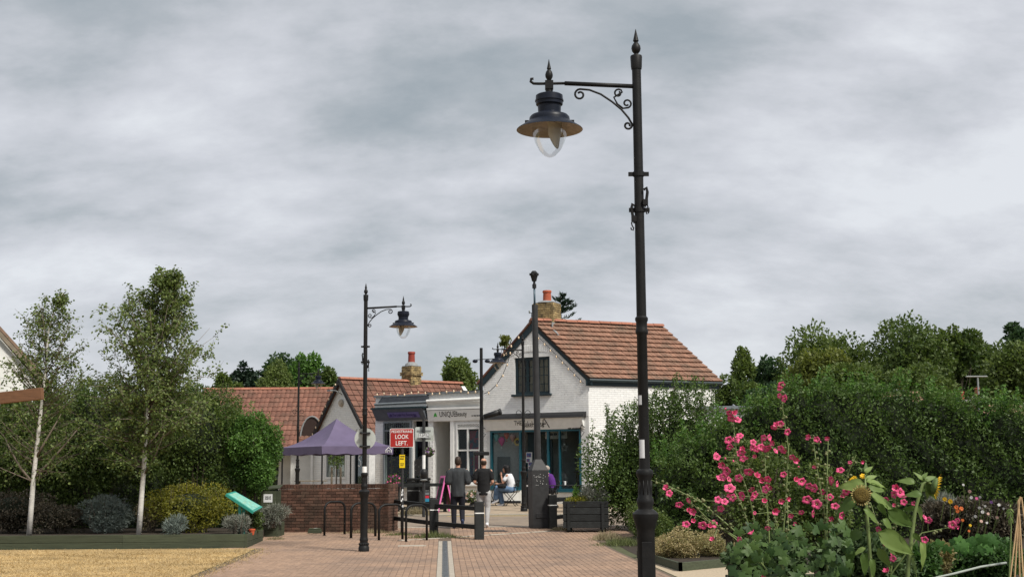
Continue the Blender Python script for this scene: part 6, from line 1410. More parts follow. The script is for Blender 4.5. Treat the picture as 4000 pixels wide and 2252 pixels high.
shrub('border_plant', 'grey-green lavender tuft under the information board', 930, 2005, 2085, 46, 29.3, 'lav', 1700, .09, 8, G, aspect=.12, up=.9, z0=.25, cat='plant', core=False)
shrub('border_plant', 'dark leafy plant behind the clay pot in the planter corner', 985, 1985, 2075, 36, 30.1, 'mid', 1500, .05, 8, G, z0=.25, cat='plant')
shrub('lavender_bush', 'dry lavender bush leaning out of the small planter', 1065, 1975, 2045, 54, 32.3, 'lav', 3800, .12, 10, None, aspect=.09, up=.25, z0=.35, cat='plant', core=False)
G = 'big shrubs right of the bakery'
shrub('tall_shrub', 'tall dark green shrub overhanging the black planter', 2462, 1650, 2080, 185, 33.9, 'deep', 26000, .072, 24, G, 40, shl=(.3,.95))
shrub('tall_shrub', 'tallest feathery green shrub against the white bakery side wall', 2668, 1525, 2085, 190, 33.4, 'deep', 28000, .072, 24, G, 46, shl=(.3,.8))
shrub('low_shrub', 'low olive box-like shrub at the foot of the tall shrubs', 2520, 1960, 2120, 90, 29.6, 'olive', 5200, .045, 12, None)
shrub('tall_shrub', 'brownish thin shrub in the gap between tall shrub and hedge', 2900, 1640, 2060, 110, 31.5, 'olive', 8000, .06, 16, G, 16, shl=(.2,.5))
# hedge
def hedge(label, prof, Y, n, leaf, kind):
    us = [p[0] for p in prof]; o = thing('hedge', label, 'hedge', gnd(us[0],Y)); g0 = o.location
    nx, nz = 60, 16; mb = MB(); V = []
    def topz(u): v = np.interp(u, us, [p[1] for p in prof]); return at(u,v,Y).z+.10*math.sin(u*.043)+.06*math.sin(u*.11+1)
    for i in range(nx+1):
        u = us[0]+(us[-1]-us[0])*i/nx; zt = topz(u)-.12; x = at(u,1700,Y).x
        for j in range(nz+1): t = j/nz; V.append((x-g0.x, .28+.15*math.sin(i*.9+j*1.3)*.5+.5*max(0,t-.85)*2, -.05+(zt-g0.z+.05)*t))
    F = [(i*(nz+1)+j,(i+1)*(nz+1)+j,(i+1)*(nz+1)+j+1,i*(nz+1)+j+1) for i in range(nx) for j in range(nz)]
    k0 = len(V); 
    for i in range(nx+1): p = V[i*(nz+1)+nz]; V.append((p[0],p[1]+.9,p[2]))
    F += [(i*(nz+1)+nz,(i+1)*(nz+1)+nz,k0+i+1,k0+i) for i in range(nx)]
    mb.add(V,F); mb.build('shade_core', HEDGECORE, o)  # opaque core sheet behind the leaves, shade put into its colour
    U = us[0]+(us[-1]-us[0])*rng.random(n); X = np.array([at(u,1700,Y).x for u in U]); ZT = np.array([topz(u) for u in U]); t = rng.random(n)**.85
    top = rng.random(n) < .16; bump = .26*np.sin(X*3.1+t*7)*np.sin(t*9+X*1.7)+.10*np.sin(X*7.3+2)*np.sin(t*19)
    yy = -.02+bump+rng.normal(0,.09,n); zz = np.where(top, ZT-g0.z+np.abs(rng.normal(0,.16,n))-.08, (ZT-g0.z)*t); yy = np.where(top, rng.random(n)*1.0-.05, yy)
    P = np.stack([X-g0.x, yy, zz],1); A = unit(rdir(n)+np.array([0,-.45,.55])); S = unit(np.cross(A, rdir(n)))
    cards('foliage', P, A, S, leaf*(.45+1.2*rng.random(n)**1.5), leaf*.6*(.45+1.2*rng.random(n)**1.5), LEAF[kind], o, np.clip(.55*rng.random(n)+.45*(.5+.5*np.sin(X*2.3+zz*3.1)*np.sin(X*.9-zz*2)),0,1))
    Ps, Ds = [], []
    for q in range(300):
        u = rnd.uniform(us[0],us[-1]); zt = topz(u)-g0.z; x = at(u,1700,Y).x-g0.x; h = rnd.uniform(.15,.6); dx = rnd.gauss(0,.1); y = rnd.uniform(-.05,.7); zt -= rnd.uniform(0,.5) if y < .15 else 0
        for i in range(int(90*h)): tt = rnd.random(); Ps.append(Vector((x+dx*tt,y,zt-.1+h*tt))+Vector((rnd.gauss(0,.035),rnd.gauss(0,.035),0))); Ds.append(Vector((rnd.gauss(0,.7),rnd.gauss(0,.7),rnd.gauss(.3,.5))))
    Ps, Ds = np.array(Ps), unit(np.array(Ds)); m = len(Ps); cards('top_shoots', Ps, Ds, unit(np.cross(Ds, rdir(m))), leaf*(.6+.6*rng.random(m)), leaf*.6*(.6+.6*rng.random(m)), LEAF['bright'] if kind == 'deep' else LEAF[kind], o)
hedge('long tall green hedge along the right side behind the flower garden', [(2560,1800),(2700,1720),(2860,1650),(2960,1590),(3080,1525),(3180,1520),(3400,1520),(3560,1532),(3700,1560),(3850,1585),(4080,1600),(4500,1610)], 30.2, 42000, .075, 'deep')
hedge('dark hedge closing off the view behind the birches', [(-300,1600),(100,1590),(300,1560),(700,1560),(900,1620),(1000,1700),(1082,1780)], 34.9, 26000, .075, 'birchd')
# small things: grass tufts, weeds, flowers by the shops
def tuft(label, u, Y, w_, n, h, kind='grass', name='grass_tuft', z=None, dpt=.25, cat='grass'):
    p = gnd(u,Y); o = thing(name, label, cat, p); P = np.stack([rng.normal(0,w_/2.2,n), rng.normal(0,dpt*.5,n), np.zeros(n)],1); A = unit(np.stack([rng.normal(0,.5,n),rng.normal(0,.4,n),.7+rng.random(n)*.6],1)); fall = np.exp(-(P[:,0]/w_)**2*1.5)
    q = cards('blades', P, A, unit(np.cross(A, rdir(n))), h*(.4+.7*rng.random(n))*fall, np.full(n,.011), LEAF[kind], o, mid=.3); return o
tuft('tuft of grass at the foot of the middle fence post', 1700, 31.6, .75, 900, .2); tuft('dry weeds along the foot of the brick wall', 1440, 33.45, .9, 700, .14, 'dry'); tuft('weedy grass under the last cycle hoops by the wall end', 1560, 32.6, .5, 380, .1)
tuft('straw weeds around the short fence post', 2190, 34.0, .35, 420, .15, 'dry'); tuft('dry grass at the foot of the right shrubs', 2440, 28.6, .7, 900, .22, 'grass', dpt=.6); tuft('grey weeds under the overhanging tall shrub', 2375, 30.5, .45, 700, .26, 'dry', dpt=.4); tuft('straw grass behind the sign post across the road', 1625, 39.9, .7, 900, .32, 'dry')
tuft('dry weeds between the planters and the brick wall', 1075, 31.4, .3, 260, .1, 'dry'); tuft('dark flower bed grass under the gazebo', 1290, 49.5, 1.6, 1500, .4, 'lav', dpt=.6)
PETALS = {'pinkish': M('pink_bedding_petal', (.5,.08,.22), .6), 'white': M('white_petal', (.7,.68,.66), .6), 'orange': M('orange_petal', (.6,.14,.03), .6), 'purple': M('purple_petal', (.16,.04,.14), .6), 'peach': M('peach_petal', (.72,.48,.40), .6), 'yellow': M('yellow_petal', (.8,.5,.02), .6), 'mauve': M('mauve_petal', (.22,.10,.30), .6)}
def rosette(r, n=7):
    mb = MB()
    for ring, (rr, z, m) in enumerate(((1,0,n),(.62,.25,n-2))):
        for k in range(m):
            a = 2*math.pi*(k+.5*ring)/m; c, s = math.cos(a), math.sin(a); w_ = .42*rr*r; mb.add([(0,0,.02*r),(c*rr*r*.6-s*w_,s*rr*r*.6+c*w_,z*r*.6),(c*rr*r,s*rr*r,z*r),(c*rr*r*.6+s*w_,s*rr*r*.6-c*w_,z*r*.6)],[(0,3,2,1)])
    return mb
RM = {k: rosette(1).mesh('blossom', m) for k, m in PETALS.items()}
def face_cam(loc_w, jitter=.5):
    d = (Vector((0,0,EYE))-loc_w).normalized()+Vector((rnd.gauss(0,jitter),rnd.gauss(0,jitter*.5),rnd.gauss(0,jitter*.6))); return d.to_track_quat('Z','Y').to_euler()
def potflowers(name, label, u, v, Y, r, kinds, n, leafk='mid', nl=500, hang=False, potm=None):
    c = at(u,v,Y); o = thing(name, label, 'plant', (c.x,c.y,c.z-r)); leaves('foliage', [(c.x,c.y,c.z,r,r*.8,r*.9)], nl, .05, .035, LEAF[leafk], o, .5)
    MB().lathe([(r*.35,-.02),(r*.6,r*.55),(r*.62,r*.6),(r*.1,r*.6)],14,(0,0,0)).build('basket' if hang else 'pot', potm or BLACKPAINT, o)
    if not hang: pass
    for q in range(n): d = rdir(1)[0]; d[1] = -abs(d[1]); p = Vector((d[0]*r,d[1]*r*.8,d[2]*r*.8+r)); e_ = link('blossom', RM[kinds[q%len(kinds)]], o, p, face_cam(o.location+p,.4), (.035,)*3)
    if hang: MB().tube([(0,0,r*1.8),(0,.0,r*4)],.008,5).build('chain', BLACKMETAL, o)
    else: 
        g0 = gz(Y); 
        if o.location.z-g0 > .05: MB().lathe([(r*.55,g0-o.location.z),(r*.5,0)],12).build('stand', BLACKPAINT, o)
potflowers('hanging_basket', 'hanging basket of purple and white flowers on the hair shop door', 1677, 1762, 46.9, .17, ['purple','white','mauve'], 34, hang=True)
potflowers('flower_tub', 'tub of pink flowers beside the brick wall end', 1540, 1880, 44.5, .28, ['pinkish','purple','pinkish'], 36)
potflowers('flower_tub', 'pot of white flowers at the foot of the beauty shop', 1848, 1938, 44.6, .24, ['white','peach'], 30, nl=700)
c = thing('planter_plant', 'yellowish herbs and lavender growing in the black slatted planter', 'plant', dp_.location+Vector((0,0,.7))); q = c.location
leaves('foliage', [(q.x-.25,q.y-.15,q.z+.03,.3,.2,.10),(q.x-.1,q.y,q.z+.05,.35,.25,.14)], 1600, .06, .035, LEAF['gold'], c, .6); leaves('lavender_stalks', [(q.x+.2,q.y,q.z+.12,.36,.28,.28)], 2600, .12, .012, LEAF['lav'], c, .9, 0, .9)
leaves('herb_spikes', [(q.x-.25,q.y,q.z+.2,.06,.1,.22)], 240, .09, .02, LEAF['bright'], c, .9, 0, 1.2)
# young tree with stakes behind the gazebo
p = gnd(1312,51); yt = thing('staked_sapling', 'small staked sapling under the gazebo', 'tree', p); MB().tube([(0,0,0),(.02,0,1.7)],[.035,.015],7).build('trunk', BARK, yt)
for x in (-.17,.17): MB().tube([(x,0,0),(x,0,1.25)],.04,7).build('stake', WOODPALE, yt)
leaves('crown', [(p.x,p.y,p.z+1.5,.3,.25,.28)], 380, .07, .05, LEAF['mid'], yt, .8)
# ---------------------------------------------------------------- right-hand garden
shrub('sedum_mound', 'rusty pink and green sedum mound in the low timber bed, left half', 2645, 2062, 2200, 112, 23.4, 'sedum', 11000, .034, 20, 'sedum mounds', z0=.1, cat='plant', f=(.3,.45), depth=1)
shrub('sedum_mound', 'rusty pink and green sedum mound in the low timber bed, right half', 2800, 2066, 2195, 115, 23.7, 'sedum', 10000, .034, 18, 'sedum mounds', z0=.1, cat='plant', f=(.3,.45), depth=1)
shrub('dahlia_bed_plant', 'dark bronze dahlia clump left of the bamboo canes', 3720, 1945, 2110, 130, 19.0, 'purple', 9000, .055, 16, 'dark dahlia clumps', z0=.1, cat='plant')
shrub('dahlia_bed_plant', 'dark bronze dahlia clump at the right edge', 3900, 1960, 2120, 110, 19.4, 'purple', 7500, .055, 14, 'dark dahlia clumps', z0=.1, cat='plant')
da = [o for o in bpy.data.objects if o.name.startswith('dahlia_bed_plant')]
for (u, v, k, r) in ((3763,1892,'white',.04),(3788,1918,'peach',.06),(3794,1942,'white',.05),(3828,1940,'white',.045),(3826,1982,'white',.05),(3838,1998,'white',.055),(3848,1975,'white',.04),(3902,1970,'white',.05),(3895,2020,'peach',.05),(3872,1960,'mauve',.05),(3735,1980,'orange',.07),(3755,1985,'orange',.07),(3740,1995,'orange',.06),(3760,2030,'orange',.05),(3833,2034,'peach',.05),(3790,2050,'yellow',.045),(3785,2072,'orange',.04),(3810,2015,'white',.05),(3860,2005,'peach',.045),(3712,1957,'yellow',.08),(3690,1948,'yellow',.07),(3815,1945,'pinkish',.05),(3920,1985,'white',.04),(3855,2040,'white',.04)):
    p = at(u,v,18.5); o = da[0] if u < 3810 else da[1]; link('blossom', RM[k], o, p-o.location, face_cam(p,.3), (r*.48,)*3); MB().tube([p-o.location, p-o.location+Vector((rnd.gauss(0,.05),.25,-.3))],.006,4).build('flower_stalk', STEMGREEN, o)
shrub('salvia_plant', 'dark violet salvia spikes behind the sunflower', 3680, 1925, 2030, 60, 19.2, 'lav', 2200, .10, 8, None, aspect=.1, up=1.0, z0=.1, cat='plant', core=False)
shrub('herb_mass', 'low leafy vegetables at the lower right corner', 3830, 2105, 2290, 190, 16.4, 'squash', 9000, .06, 18, 'leafy vegetables', z0=.24, cat='plant', depth=.9)
shrub('herb_mass', 'pale seed-spiked herbs below the nodding sunflower', 3650, 2105, 2270, 70, 15.8, 'sedum', 3200, .05, 10, 'leafy vegetables', z0=.24, cat='plant', up=.5)
shrub('herb_mass', 'fine dark foliage at the base of the hollyhocks', 3010, 2060, 2300, 150, 14.6, 'holly', 5500, .07, 14, 'leafy vegetables', z0=.24, cat='plant')
shrub('herb_mass', 'leafy undergrowth around the feet of the sunflowers', 3400, 2085, 2300, 190, 14.3, 'holly', 8000, .08, 16, 'leafy vegetables', z0=.24, cat='plant', depth=.6)
shrub('herb_mass', 'green undergrowth between the right sunflower and the vegetables', 3590, 2130, 2300, 90, 14.6, 'squash', 4000, .07, 12, 'leafy vegetables', z0=.24, cat='plant', depth=.6)
shrub('herb_mass', 'loose green stems filling in below the right hollyhock', 3200, 1830, 2120, 110, 15.2, 'olive', 5200, .045, 14, 'leafy vegetables', z0=.24, cat='plant', core=False)
shrub('herb_mass', 'fine purple verbena haze behind the left hollyhock stems', 2870, 1930, 2120, 110, 16.2, 'purple', 3600, .04, 12, 'leafy vegetables', z0=.24, cat='plant', core=False)
shrub('herb_mass', 'tangled thin stems behind the hollyhock flowers', 2980, 1740, 2090, 150, 15.4, 'olive', 7500, .045, 18, 'leafy vegetables', z0=.24, cat='plant', core=False)
# bamboo wigwam, white pipe
bw = thing('bamboo_wigwam', 'bamboo cane wigwam tied with string at the right edge', 'cane wigwam', gnd(3978,15)); bl = bw.location
for (u0, v0, u1, v1) in ((3940,2300,3985,1938),(3960,2310,3982,1945),(3985,2320,3976,1955),(4000,2300,3978,1950),(4035,2280,3990,1940)): MB().tube([at(u0,v0,15+rnd.uniform(-.25,.25))-bl, at(u1,v1,15)-bl],[.011,.009],6).build('cane', BAMBOO, bw)
c = at(3983,2010,15)-bl; MB().lathe([(.03,-.012),(.034,0),(.03,.012)],12,c).build('string_tie', WOODPALE, bw)
pp = thing('pale_hose', 'pale grey plastic pipe lying among the vegetables', 'pipe', gnd(3700,15.6)); MB().tube([at(3560,2275,14.3)-pp.location, at(3720,2240,14.6)-pp.location, at(3830,2212,14.9)-pp.location, at(3930,2196,15.2)-pp.location],.013,8).build('pipe', M('pale_plastic', (.30,.33,.29), .5), pp, True)
# leaf meshes
def heart_mesh(name, mat):
    n = 7; V, F = [], []
    for i in range(n+1):
        t = i/n; w_ = .235*math.sin(math.pi*min(1,(t**.60)))*(1 if t < .98 else .2)+(.0); y = t; z = .18*t-.55*t*t+.03*math.sin(t*9)
        V += [(-w_,y,z+.10*w_+.03*math.sin(i*2)), (-w_*.5,y,z-.02), (0,y,z+.02), (w_*.5,y,z-.02), (w_,y,z+.10*w_+.03*math.cos(i*2))]
    for i in range(n):
        for j in range(4): F.append((i*5+j,i*5+j+1,i*5+6+j,i*5+5+j))
    return MB().add(V,F).mesh(name, mat, True)
def lobe_mesh(name, mat, lobes=5):
    V = [(0,.15,0)]; m = lobes*4
    for i in range(m+1):
        a = -R(150)+R(300)*i/m; r = .33+.22*abs(math.cos(lobes*.5*R(300)*i/m+.0)); V.append((math.sin(a)*r, .38+math.cos(a)*r, -.25*r*r+.02*math.sin(i*1.9)))
    V[0] = (0,.30,.05)
    return MB().add(V,[(0,i,i+1) for i in range(1,m+1)]).mesh(name, mat, True)
def plain(name, a): return M(name, a, .55, .25, 14, .2, 30, spec=.3)
def leafpl(name, a, c):
    m = leafmat(name, a, c, .28); t = m.node_tree; an = [n for n in t.nodes if n.type == 'ATTRIBUTE'][0]; oi = t.nodes.new('ShaderNodeObjectInfo')
    for l in list(t.links):
        if l.from_node == an: to = l.to_socket; t.links.remove(l); t.links.new(oi.outputs['Random'], to)
    return m
HEART = heart_mesh('leaf', leafpl('sunflower_leaf', (.075,.135,.030), (.21,.29,.08))); LOBE = lobe_mesh('leaf', leafpl('hollyhock_leaf', (.024,.058,.014), (.075,.135,.030))); SQUASH = lobe_mesh('leaf', leafpl('squash_leaf', (.035,.10,.02), (.09,.20,.045)), 5)
def leafat(o, me, a, t_, Y, wscale=1.0, tilt=None, yoff=0):
    A, B_ = at(a[0],a[1],Y), at(t_[0],t_[1],Y+yoff); d = B_-A; L_ = d.length; d.normalize()
    nn_ = Vector((rnd.gauss(0,.55),-1,rnd.uniform(.0,1.3))) if tilt is None else Vector(tilt); nn_ = (nn_-d*nn_.dot(d)).normalized(); s = d.cross(nn_)
    q = link('leaf', me, o); q.matrix_local = Matrix.Translation(A-o.location) @ Matrix((s,d,nn_)).transposed().to_4x4() @ Matrix.Diagonal((L_*wscale,L_,L_,1)); return q
zz = lambda x, y: (3200+.3808*x, 1700+.3808*y)
p = gnd(3405,13.2); p.z = .24; sA = thing('sunflower', 'sunflower with drooping brown seed head and many big leaves', 'sunflower', p)
MB().tube([p-p, at(*zz(540,1450),13.2)-p, at(*zz(500,950),13.2)-p, at(*zz(482,720),13.2)-p, at(*zz(470,400),13.2)-p],[.022,.02,.018,.015,.008],8).build('stem', STEMGREEN, sA, True)
for a, t_ in (((470,500),(195,515)),((480,470),(710,490)),((500,520),(705,555)),((400,640),(130,800)),((520,600),(740,690)),((540,640),(890,770)),((450,750),(650,890)),((700,760),(1015,960)),((440,980),(245,1085)),((600,985),(1030,1225)),((350,1150),(265,1350)),((600,1150),(745,1375)),((440,1190),(520,1450)),((300,900),(110,1025)),((610,690),(690,830)),((650,850),(785,985)),((470,380),(550,300)),((470,380),(415,310)),((470,380),(495,265)),((520,1250),(600,1480)),((480,1150),(330,1210)),((700,1130),(920,1225)),((450,520),(340,420)),((480,450),(600,390)),((330,1280),(290,1480))): leafat(sA, HEART, zz(*a), zz(*t_), 13.2+rnd.uniform(-.2,.2), rnd.uniform(.75,1.05))
c = at(*zz(432,612),13.0); hd_ = MB(); hd_.lathe([(.001,.012),(.03,.018),(.06,.014),(.078,.0),(.07,-.02),(.03,-.03)],20); q = hd_.build('seed_head', M('seed_head', (.13,.09,.015), .8, .4, 60, 1.0, 120), sA, True); q.location = c-p; q.rotation_euler = face_cam(c,.15)
pt_ = MB()
for k in range(26):
    a = 2*math.pi*k/26; cc2, ss = math.cos(a), math.sin(a); r1 = .10+rnd.uniform(-.012,.015); pt_.add([(cc2*.074,ss*.074,-.004),(cc2*.09-ss*.009,ss*.09+cc2*.009,.0),(cc2*r1,ss*r1,.02*rnd.uniform(-1,1)),(cc2*.09+ss*.009,ss*.09-cc2*.009,0)],[(0,1,2,3)])
pt_.build('withered_petals', M('withered_petal', (.35,.27,.10), .7), q)
for (x, y) in ((340,455),(360,440),(445,415),(325,470)): e_ = link('blossom', RM['yellow'], sA, at(*zz(x,y),13.2)-p, face_cam(at(*zz(x,y),13.2),.5), (.03,)*3)
p = gnd(3540,13.4); p.z = .24; sB = thing('sunflower', 'sunflower with nodding head turned right on a bare pale stem', 'sunflower', p)
MB().tube([Vector((0,0,0)), at(*zz(905,1450),13.4)-p, at(*zz(940,1100),13.4)-p, at(*zz(985,760),13.4)-p, at(*zz(1030,600),13.4)-p, at(*zz(1065,495),13.4)-p, at(*zz(1105,468),13.4)-p, at(*zz(1150,500),13.4)-p],[.024,.023,.021,.018,.017,.015,.013,.014],9).build('stem', STEMGREEN, sB, True)
for a, t_ in (((990,480),(800,440)),((1060,460),(985,355)),((1100,470),(1230,665)),((1060,600),(875,590)),((1000,720),(1095,880)),((990,730),(860,770)),((1030,1085),(1135,1375)),((930,1190),(735,1120)),((1080,460),(1210,400)),((1060,440),(1110,365)),((1110,480),(1140,660)),((960,1000),(1060,1100)),((920,1250),(1060,1440))): leafat(sB, HEART, zz(*a), zz(*t_), 13.4+rnd.uniform(-.15,.15), rnd.uniform(.8,1.1))
c = at(*zz(1195,520),13.4); hd_ = MB().lathe([(.001,.02),(.05,.02),(.085,.0),(.075,-.03),(.02,-.05)],18); q = hd_.build('flower_head', M('green_sepal', (.09,.14,.04), .7, .3, 30), sB, True); q.location = c-p; q.rotation_euler = (R(10),R(105),0)
pt_ = MB()
for k in range(24):
    a = 2*math.pi*k/24; cc2, ss = math.cos(a), math.sin(a); r1 = .125+rnd.uniform(-.02,.02); pt_.add([(cc2*.08,ss*.08,.0),(cc2*.10-ss*.013,ss*.10+cc2*.013,.012),(cc2*r1,ss*r1,.035),(cc2*.10+ss*.013,ss*.10-cc2*.013,.012)],[(0,1,2,3)])
pt_.build('yellow_petals', PETALS['yellow'], q)
p = gnd(3945,14.8); p.z = .24; sC = thing('sunflower', 'small pale sunflower seedling beside the bamboo canes', 'sunflower', p); MB().tube([Vector((0,0,0)), at(3950,2060,14.8)-p, at(3945,1985,14.8)-p],[.01,.008,.006],6).build('stem', STEMGREEN, sC)
for a, t_ in (((3946,1985),(3925,2005)),((3946,1985),(3968,2000)),((3947,1995),(3930,2025)),((3947,1995),(3965,2025)),((3946,1980),(3950,1965)),((3948,2020),(3935,2050)),((3948,2020),(3965,2045))): leafat(sC, HEART, a, t_, 14.8, .7)
# squash plant
p = gnd(3740,16.2); p.z = .24; sq = thing('squash_plant', 'squash plant with broad bright green leaves', 'plant', p); MB().tube([Vector((-.2,0,0)),Vector((0,-.1,.25)),Vector((.3,0,.3))],.012,6).build('stem', STEMGREEN, sq)
for k in range(26): u, v = rnd.uniform(3620,3880), rnd.uniform(2092,2150); leafat(sq, SQUASH, (u,v+22), (u+rnd.uniform(-12,12),v-18), 15.6+rnd.uniform(-.5,.5), 1.25, (rnd.gauss(0,.4),-.7,.9))
# ---------------------------------------------------------------- hollyhocks
HPINK = M('hollyhock_pink', (.68,.085,.215), .55, .25, 30, spec=.3); HDARK = M('hollyhock_eye', (.09,.004,.02), .6); HYEL = M('hollyhock_stamen', (.75,.6,.25), .6)
def holly_flower():
    mb = MB()
    for k in range(5):
        a0 = 2*math.pi*k/5; V = [(0,0,-.35)]; rows = 5
        for j, (r, h) in enumerate(((.26,-.16),(.5,.0),(.78,.10),(1.05,.02))):
            for i in range(rows):
                t = (i/(rows-1)-.5)*2; a = a0+t*.66*(.75+.25*j/3); rr = r*(1-(.24*t*t if j == 3 else .08*t*t)+((.07*math.sin(i*2.9+k*1.7)) if j == 3 else 0)); V.append((math.cos(a)*rr, math.sin(a)*rr, h+.05*math.sin(t*3+k)*(j/3)+.035*t))
        F = [(0,1+i,2+i) for i in range(rows-1)]; mb.mat(1).add(V,[]); b0 = len(mb.v)-len(V)
        for f in F: mb.f.append(tuple(b0+q for q in f)); mb.m.append(1)
        for j in range(3):
            for i in range(rows-1): mb.f.append((b0+1+j*rows+i, b0+1+(j+1)*rows+i, b0+2+(j+1)*rows+i, b0+2+j*rows+i)); mb.m.append(0)
    mb.mat(2).lathe([(.05,-.3),(.09,-.02),(.07,.08),(.01,.12)],7); return mb.mesh('flower', [HPINK,HDARK,HYEL], True)
HF = holly_flower()
HC = HF.copy(); HC.name = 'flower_cup'
for v_ in HC.vertices: q_ = math.hypot(v_.co.x,v_.co.y); v_.co.x *= .72; v_.co.y *= .72; v_.co.z = v_.co.z*1.2+.55*q_*q_
HB = MB().lathe([(.05,-.5),(.5,-.35),(.62,0),(.5,.35),(.2,.55),(.02,.62)],7).mesh('bud', leafpl('bud_green', (.16,.18,.07), (.28,.29,.14)), True)
HBP = MB().lathe([(.2,-.5),(.5,-.2),(.45,.3),(.3,.7),(.05,.8)],7).mesh('bud', HPINK, True)
def hollyhock(label, stems, flowers, Y, nleaf=6, basal=()):
    bx_ = stems[0][0]; p = at(bx_[0],bx_[1],Y); p.z = .24; o = thing('hollyhock', label, 'hollyhock', p, 0, 'pink hollyhocks'); allp = []
    for st in stems:
        pts = [Vector((rnd.uniform(-.05,.05),0,0))]+[at(u,v,Y+rnd.uniform(-.1,.1))-p for u, v in st]; n = len(pts); MB().tube(pts,[.011-.008*i/(n-1) for i in range(n)],6).build('stem', STEMGREEN, o, True); allp.append(pts)
        for a, c in zip(pts[1:], pts[2:]):
            m = max(2,int((c-a).length/.03))
            for k in range(m):
                q = a.lerp(c,k/m)
                if rnd.random() < .8 and q.z > .7: d = rdir(1)[0]; link('bud', HB, o, q+Vector(d)*.03, (rnd.uniform(-.6,.6),rnd.uniform(-.6,.6),0), (.024*rnd.uniform(.6,1.2),)*3)
    flat = [a.lerp(c,k/12) for pts in allp for a, c in zip(pts,pts[1:]) for k in range(12)]
    for (u, v, *k) in flowers:
        c = at(u,v,Y-.1+rnd.uniform(-.12,.08))-p; nr_ = min(flat, key=lambda q: (q-c).length+max(0,q.z-c.z)*.4); s = k[0] if k else rnd.uniform(.038,.054)
        if (nr_-c).length > .03: MB().tube([nr_,c+Vector((0,.02,-.01))],.0035,4).build('flower_stalk', STEMGREEN, o)
        if s < .02: link('bud', HBP, o, c, (rnd.gauss(0,.5),rnd.gauss(0,.5),0), (.018,)*3)
        else: link('flower', HF if rnd.random() < .68 else HC, o, c, face_cam(o.location+c,.7), (s*rnd.uniform(.88,1.12),s*rnd.uniform(.78,1.0),s))
    for k in range(nleaf):
        pts = allp[k%len(allp)]; q = pts[0].lerp(pts[1],rnd.uniform(.5,1)) if rnd.random() < .5 else pts[1].lerp(pts[2],rnd.uniform(0,.6)); d = Vector((rnd.gauss(0,1),rnd.gauss(-.3,.5),rnd.gauss(-.1,.3))).normalized(); e_ = link('leaf', LOBE, o, q); nn_ = Vector((rnd.gauss(0,.3),-.7,.7)); nn_ = (nn_-d*nn_.dot(d)).normalized(); L_ = rnd.uniform(.1,.17); e_.matrix_local = Matrix.Translation(q) @ Matrix((d.cross(nn_),d,nn_)).transposed().to_4x4() @ Matrix.Scale(L_,4)
    for (u, v) in basal:
        a = rnd.uniform(-2.6,-.5); L_ = rnd.uniform(32,62); leafat(o, LOBE, (u,v), (u+L_*math.cos(a),v-L_*math.sin(a)*.8), Y+rnd.uniform(-.4,.2), 1.1, (rnd.gauss(0,.4),-.8,.7))
hollyhock('tallest hollyhock, its two top blooms above the hedge', [[(3050,2200),(3070,1950),(3080,1750),(3058,1600),(3052,1490)]], [(3052,1503),(3048,1517,.036),(3064,1555),(3045,1545,.036),(3034,1660),(3048,1655,.04),(3024,1668,.036),(3076,1686),(3062,1755),(3050,1750,.04),(3105,1795),(3095,1785,.036),(3120,1822,.018),(3108,1872),(3132,1880),(3060,1852,.036)], 13.6, 8)
hollyhock('hollyhock with a cluster of blooms at the top left', [[(2980,2200),(2930,1950),(2880,1800),(2862,1620)],[(2980,2200),(2900,1980),(2830,1830),(2790,1765)]], [(2858,1634),(2881,1638),(2866,1614),(2850,1612,.038),(2880,1605,.03),(2833,1595,.018),(2846,1718),(2876,1716),(2850,1745),(2892,1702),(2890,1700,.036),(2900,1752),(2898,1765,.04),(2885,1770,.034),(2902,1790),(2800,1783),(2797,1775,.03),(2822,1815),(2838,1838),(2817,1865),(2826,1860,.04),(2848,1870,.036),(2833,1790,.018)], 13.9, 8)
hollyhock('hollyhock with the dense bloom cluster in the middle', [[(3010,2200),(2995,1950),(2990,1830),(2985,1700)],[(3010,2200),(3000,2000),(2960,1870),(2920,1820)]], [(2944,1748),(2958,1752,.045),(2942,1726,.036),(2985,1752),(2973,1745,.045),(3020,1728),(2984,1708,.036),(2975,1715),(3006,1708,.036),(3030,1760,.034),(2998,1750,.045),(2925,1842),(2886,1866),(2955,1858),(2968,1862,.04),(2980,1878),(3000,1870,.04),(3003,1900,.045),(2850,1905),(2935,1910,.04),(2948,1930,.04),(2898,1935),(2862,1942),(2853,1935,.04),(2945,1945,.04),(2865,1800,.018),(2920,1785,.03),(2950,1780,.034)], 13.5, 10)
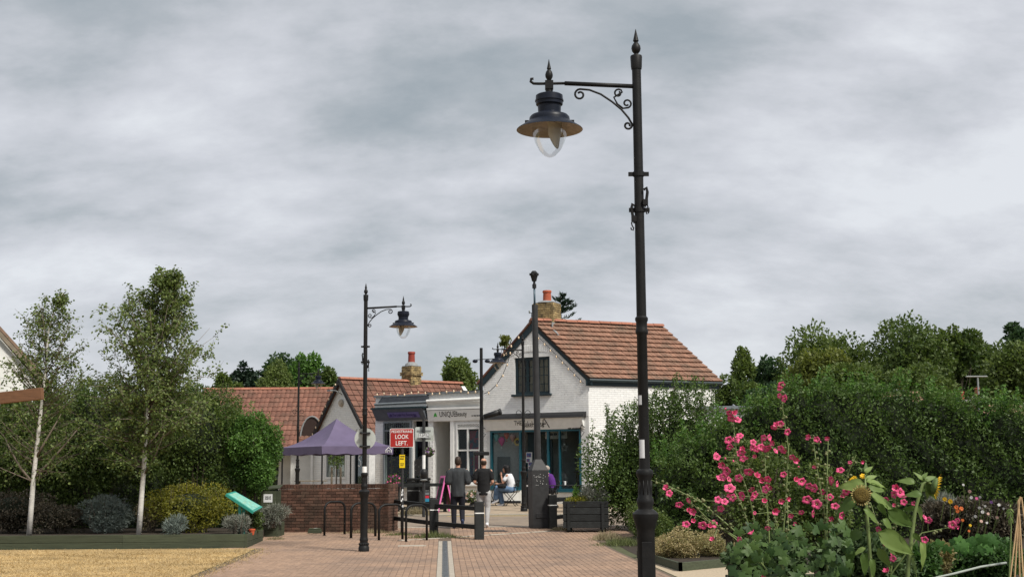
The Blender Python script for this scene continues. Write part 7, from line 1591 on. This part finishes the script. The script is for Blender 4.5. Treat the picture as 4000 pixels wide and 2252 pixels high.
hollyhock('hollyhock with stems arching far out to the left', [[(3000,2230),(2880,2080),(2740,1960),(2620,1900),(2540,1872)],[(3000,2230),(2870,2100),(2760,2020),(2690,1950),(2780,1955)],[(3000,2230),(2900,2110),(2800,2050),(2660,1980)]], [(2606,1905),(2614,1925,.042),(2539,1874,.018),(2653,1970),(2690,1953,.04),(2708,1995),(2690,1993,.042),(2680,2046,.042),(2708,2032,.038),(2745,2050),(2772,2052,.038),(2787,2044,.046),(2785,2106,.042),(2888,2104,.036),(2804,1950),(2815,1985,.038),(2830,1957,.036),(2930,2072,.036),(2998,2062,.03)], 13.4, 8)
hollyhock('hollyhock with pale bud spires to the right of the tall one', [[(3230,2230),(3220,2000),(3190,1820),(3175,1700)],[(3230,2230),(3230,1950),(3232,1800),(3236,1705)],[(3230,2230),(3280,1950),(3320,1830),(3345,1775)]], [(3163,1708),(3183,1708,.036),(3190,1715,.036),(3205,1726,.018),(3236,1712,.04),(3184,1820,.036),(3180,1905),(3160,1897,.042),(3152,1950,.054),(3190,1967,.052),(3262,1975),(3288,2012),(3248,1872,.04),(3245,1880,.04),(3212,1920,.034),(3176,2005,.045),(3282,1835,.04),(3365,1803,.03),(3320,1805,.02),(3305,1920,.04),(3270,1890,.045),(3240,1940,.04),(3250,2028,.04),(3290,1930,.04)], 13.5, 8)
hollyhock('hollyhock with low single blooms under the leaves', [[(3060,2250),(3040,2080),(3022,1990)],[(3060,2250),(3080,2060),(3075,1945)]], [(3025,1994,.056),(3075,1947,.04),(2985,1955,.036),(3050,1955,.04),(3090,2010,.036),(3110,2045,.03),(2980,2248,.03),(2990,1910,.04),(2948,2002,.02),(3130,2000,.03)], 13.0, 10, [(rnd.uniform(2880,3330),rnd.uniform(2030,2260)) for _ in range(120)])
hollyhock('hollyhock blooms scattered between and right of the sunflowers', [[(3480,2240),(3500,2050),(3495,1900)],[(3480,2240),(3600,2080),(3700,2060),(3740,2030)],[(3480,2240),(3430,2050),(3400,1960)]], [(3500,1905),(3516,1922,.05),(3525,1935,.04),(3492,1930,.04),(3460,1950,.036),(3626,2030),(3612,2018,.03),(3720,2048,.045),(3740,2032,.03),(3738,2055,.032),(3611,2107,.045),(3432,2066,.034),(3460,2122,.034),(3488,2180,.038),(3482,2160,.03),(3464,2232,.05),(3570,1965,.03),(3495,1972,.03),(3530,1960,.034)], 13.7, 6)
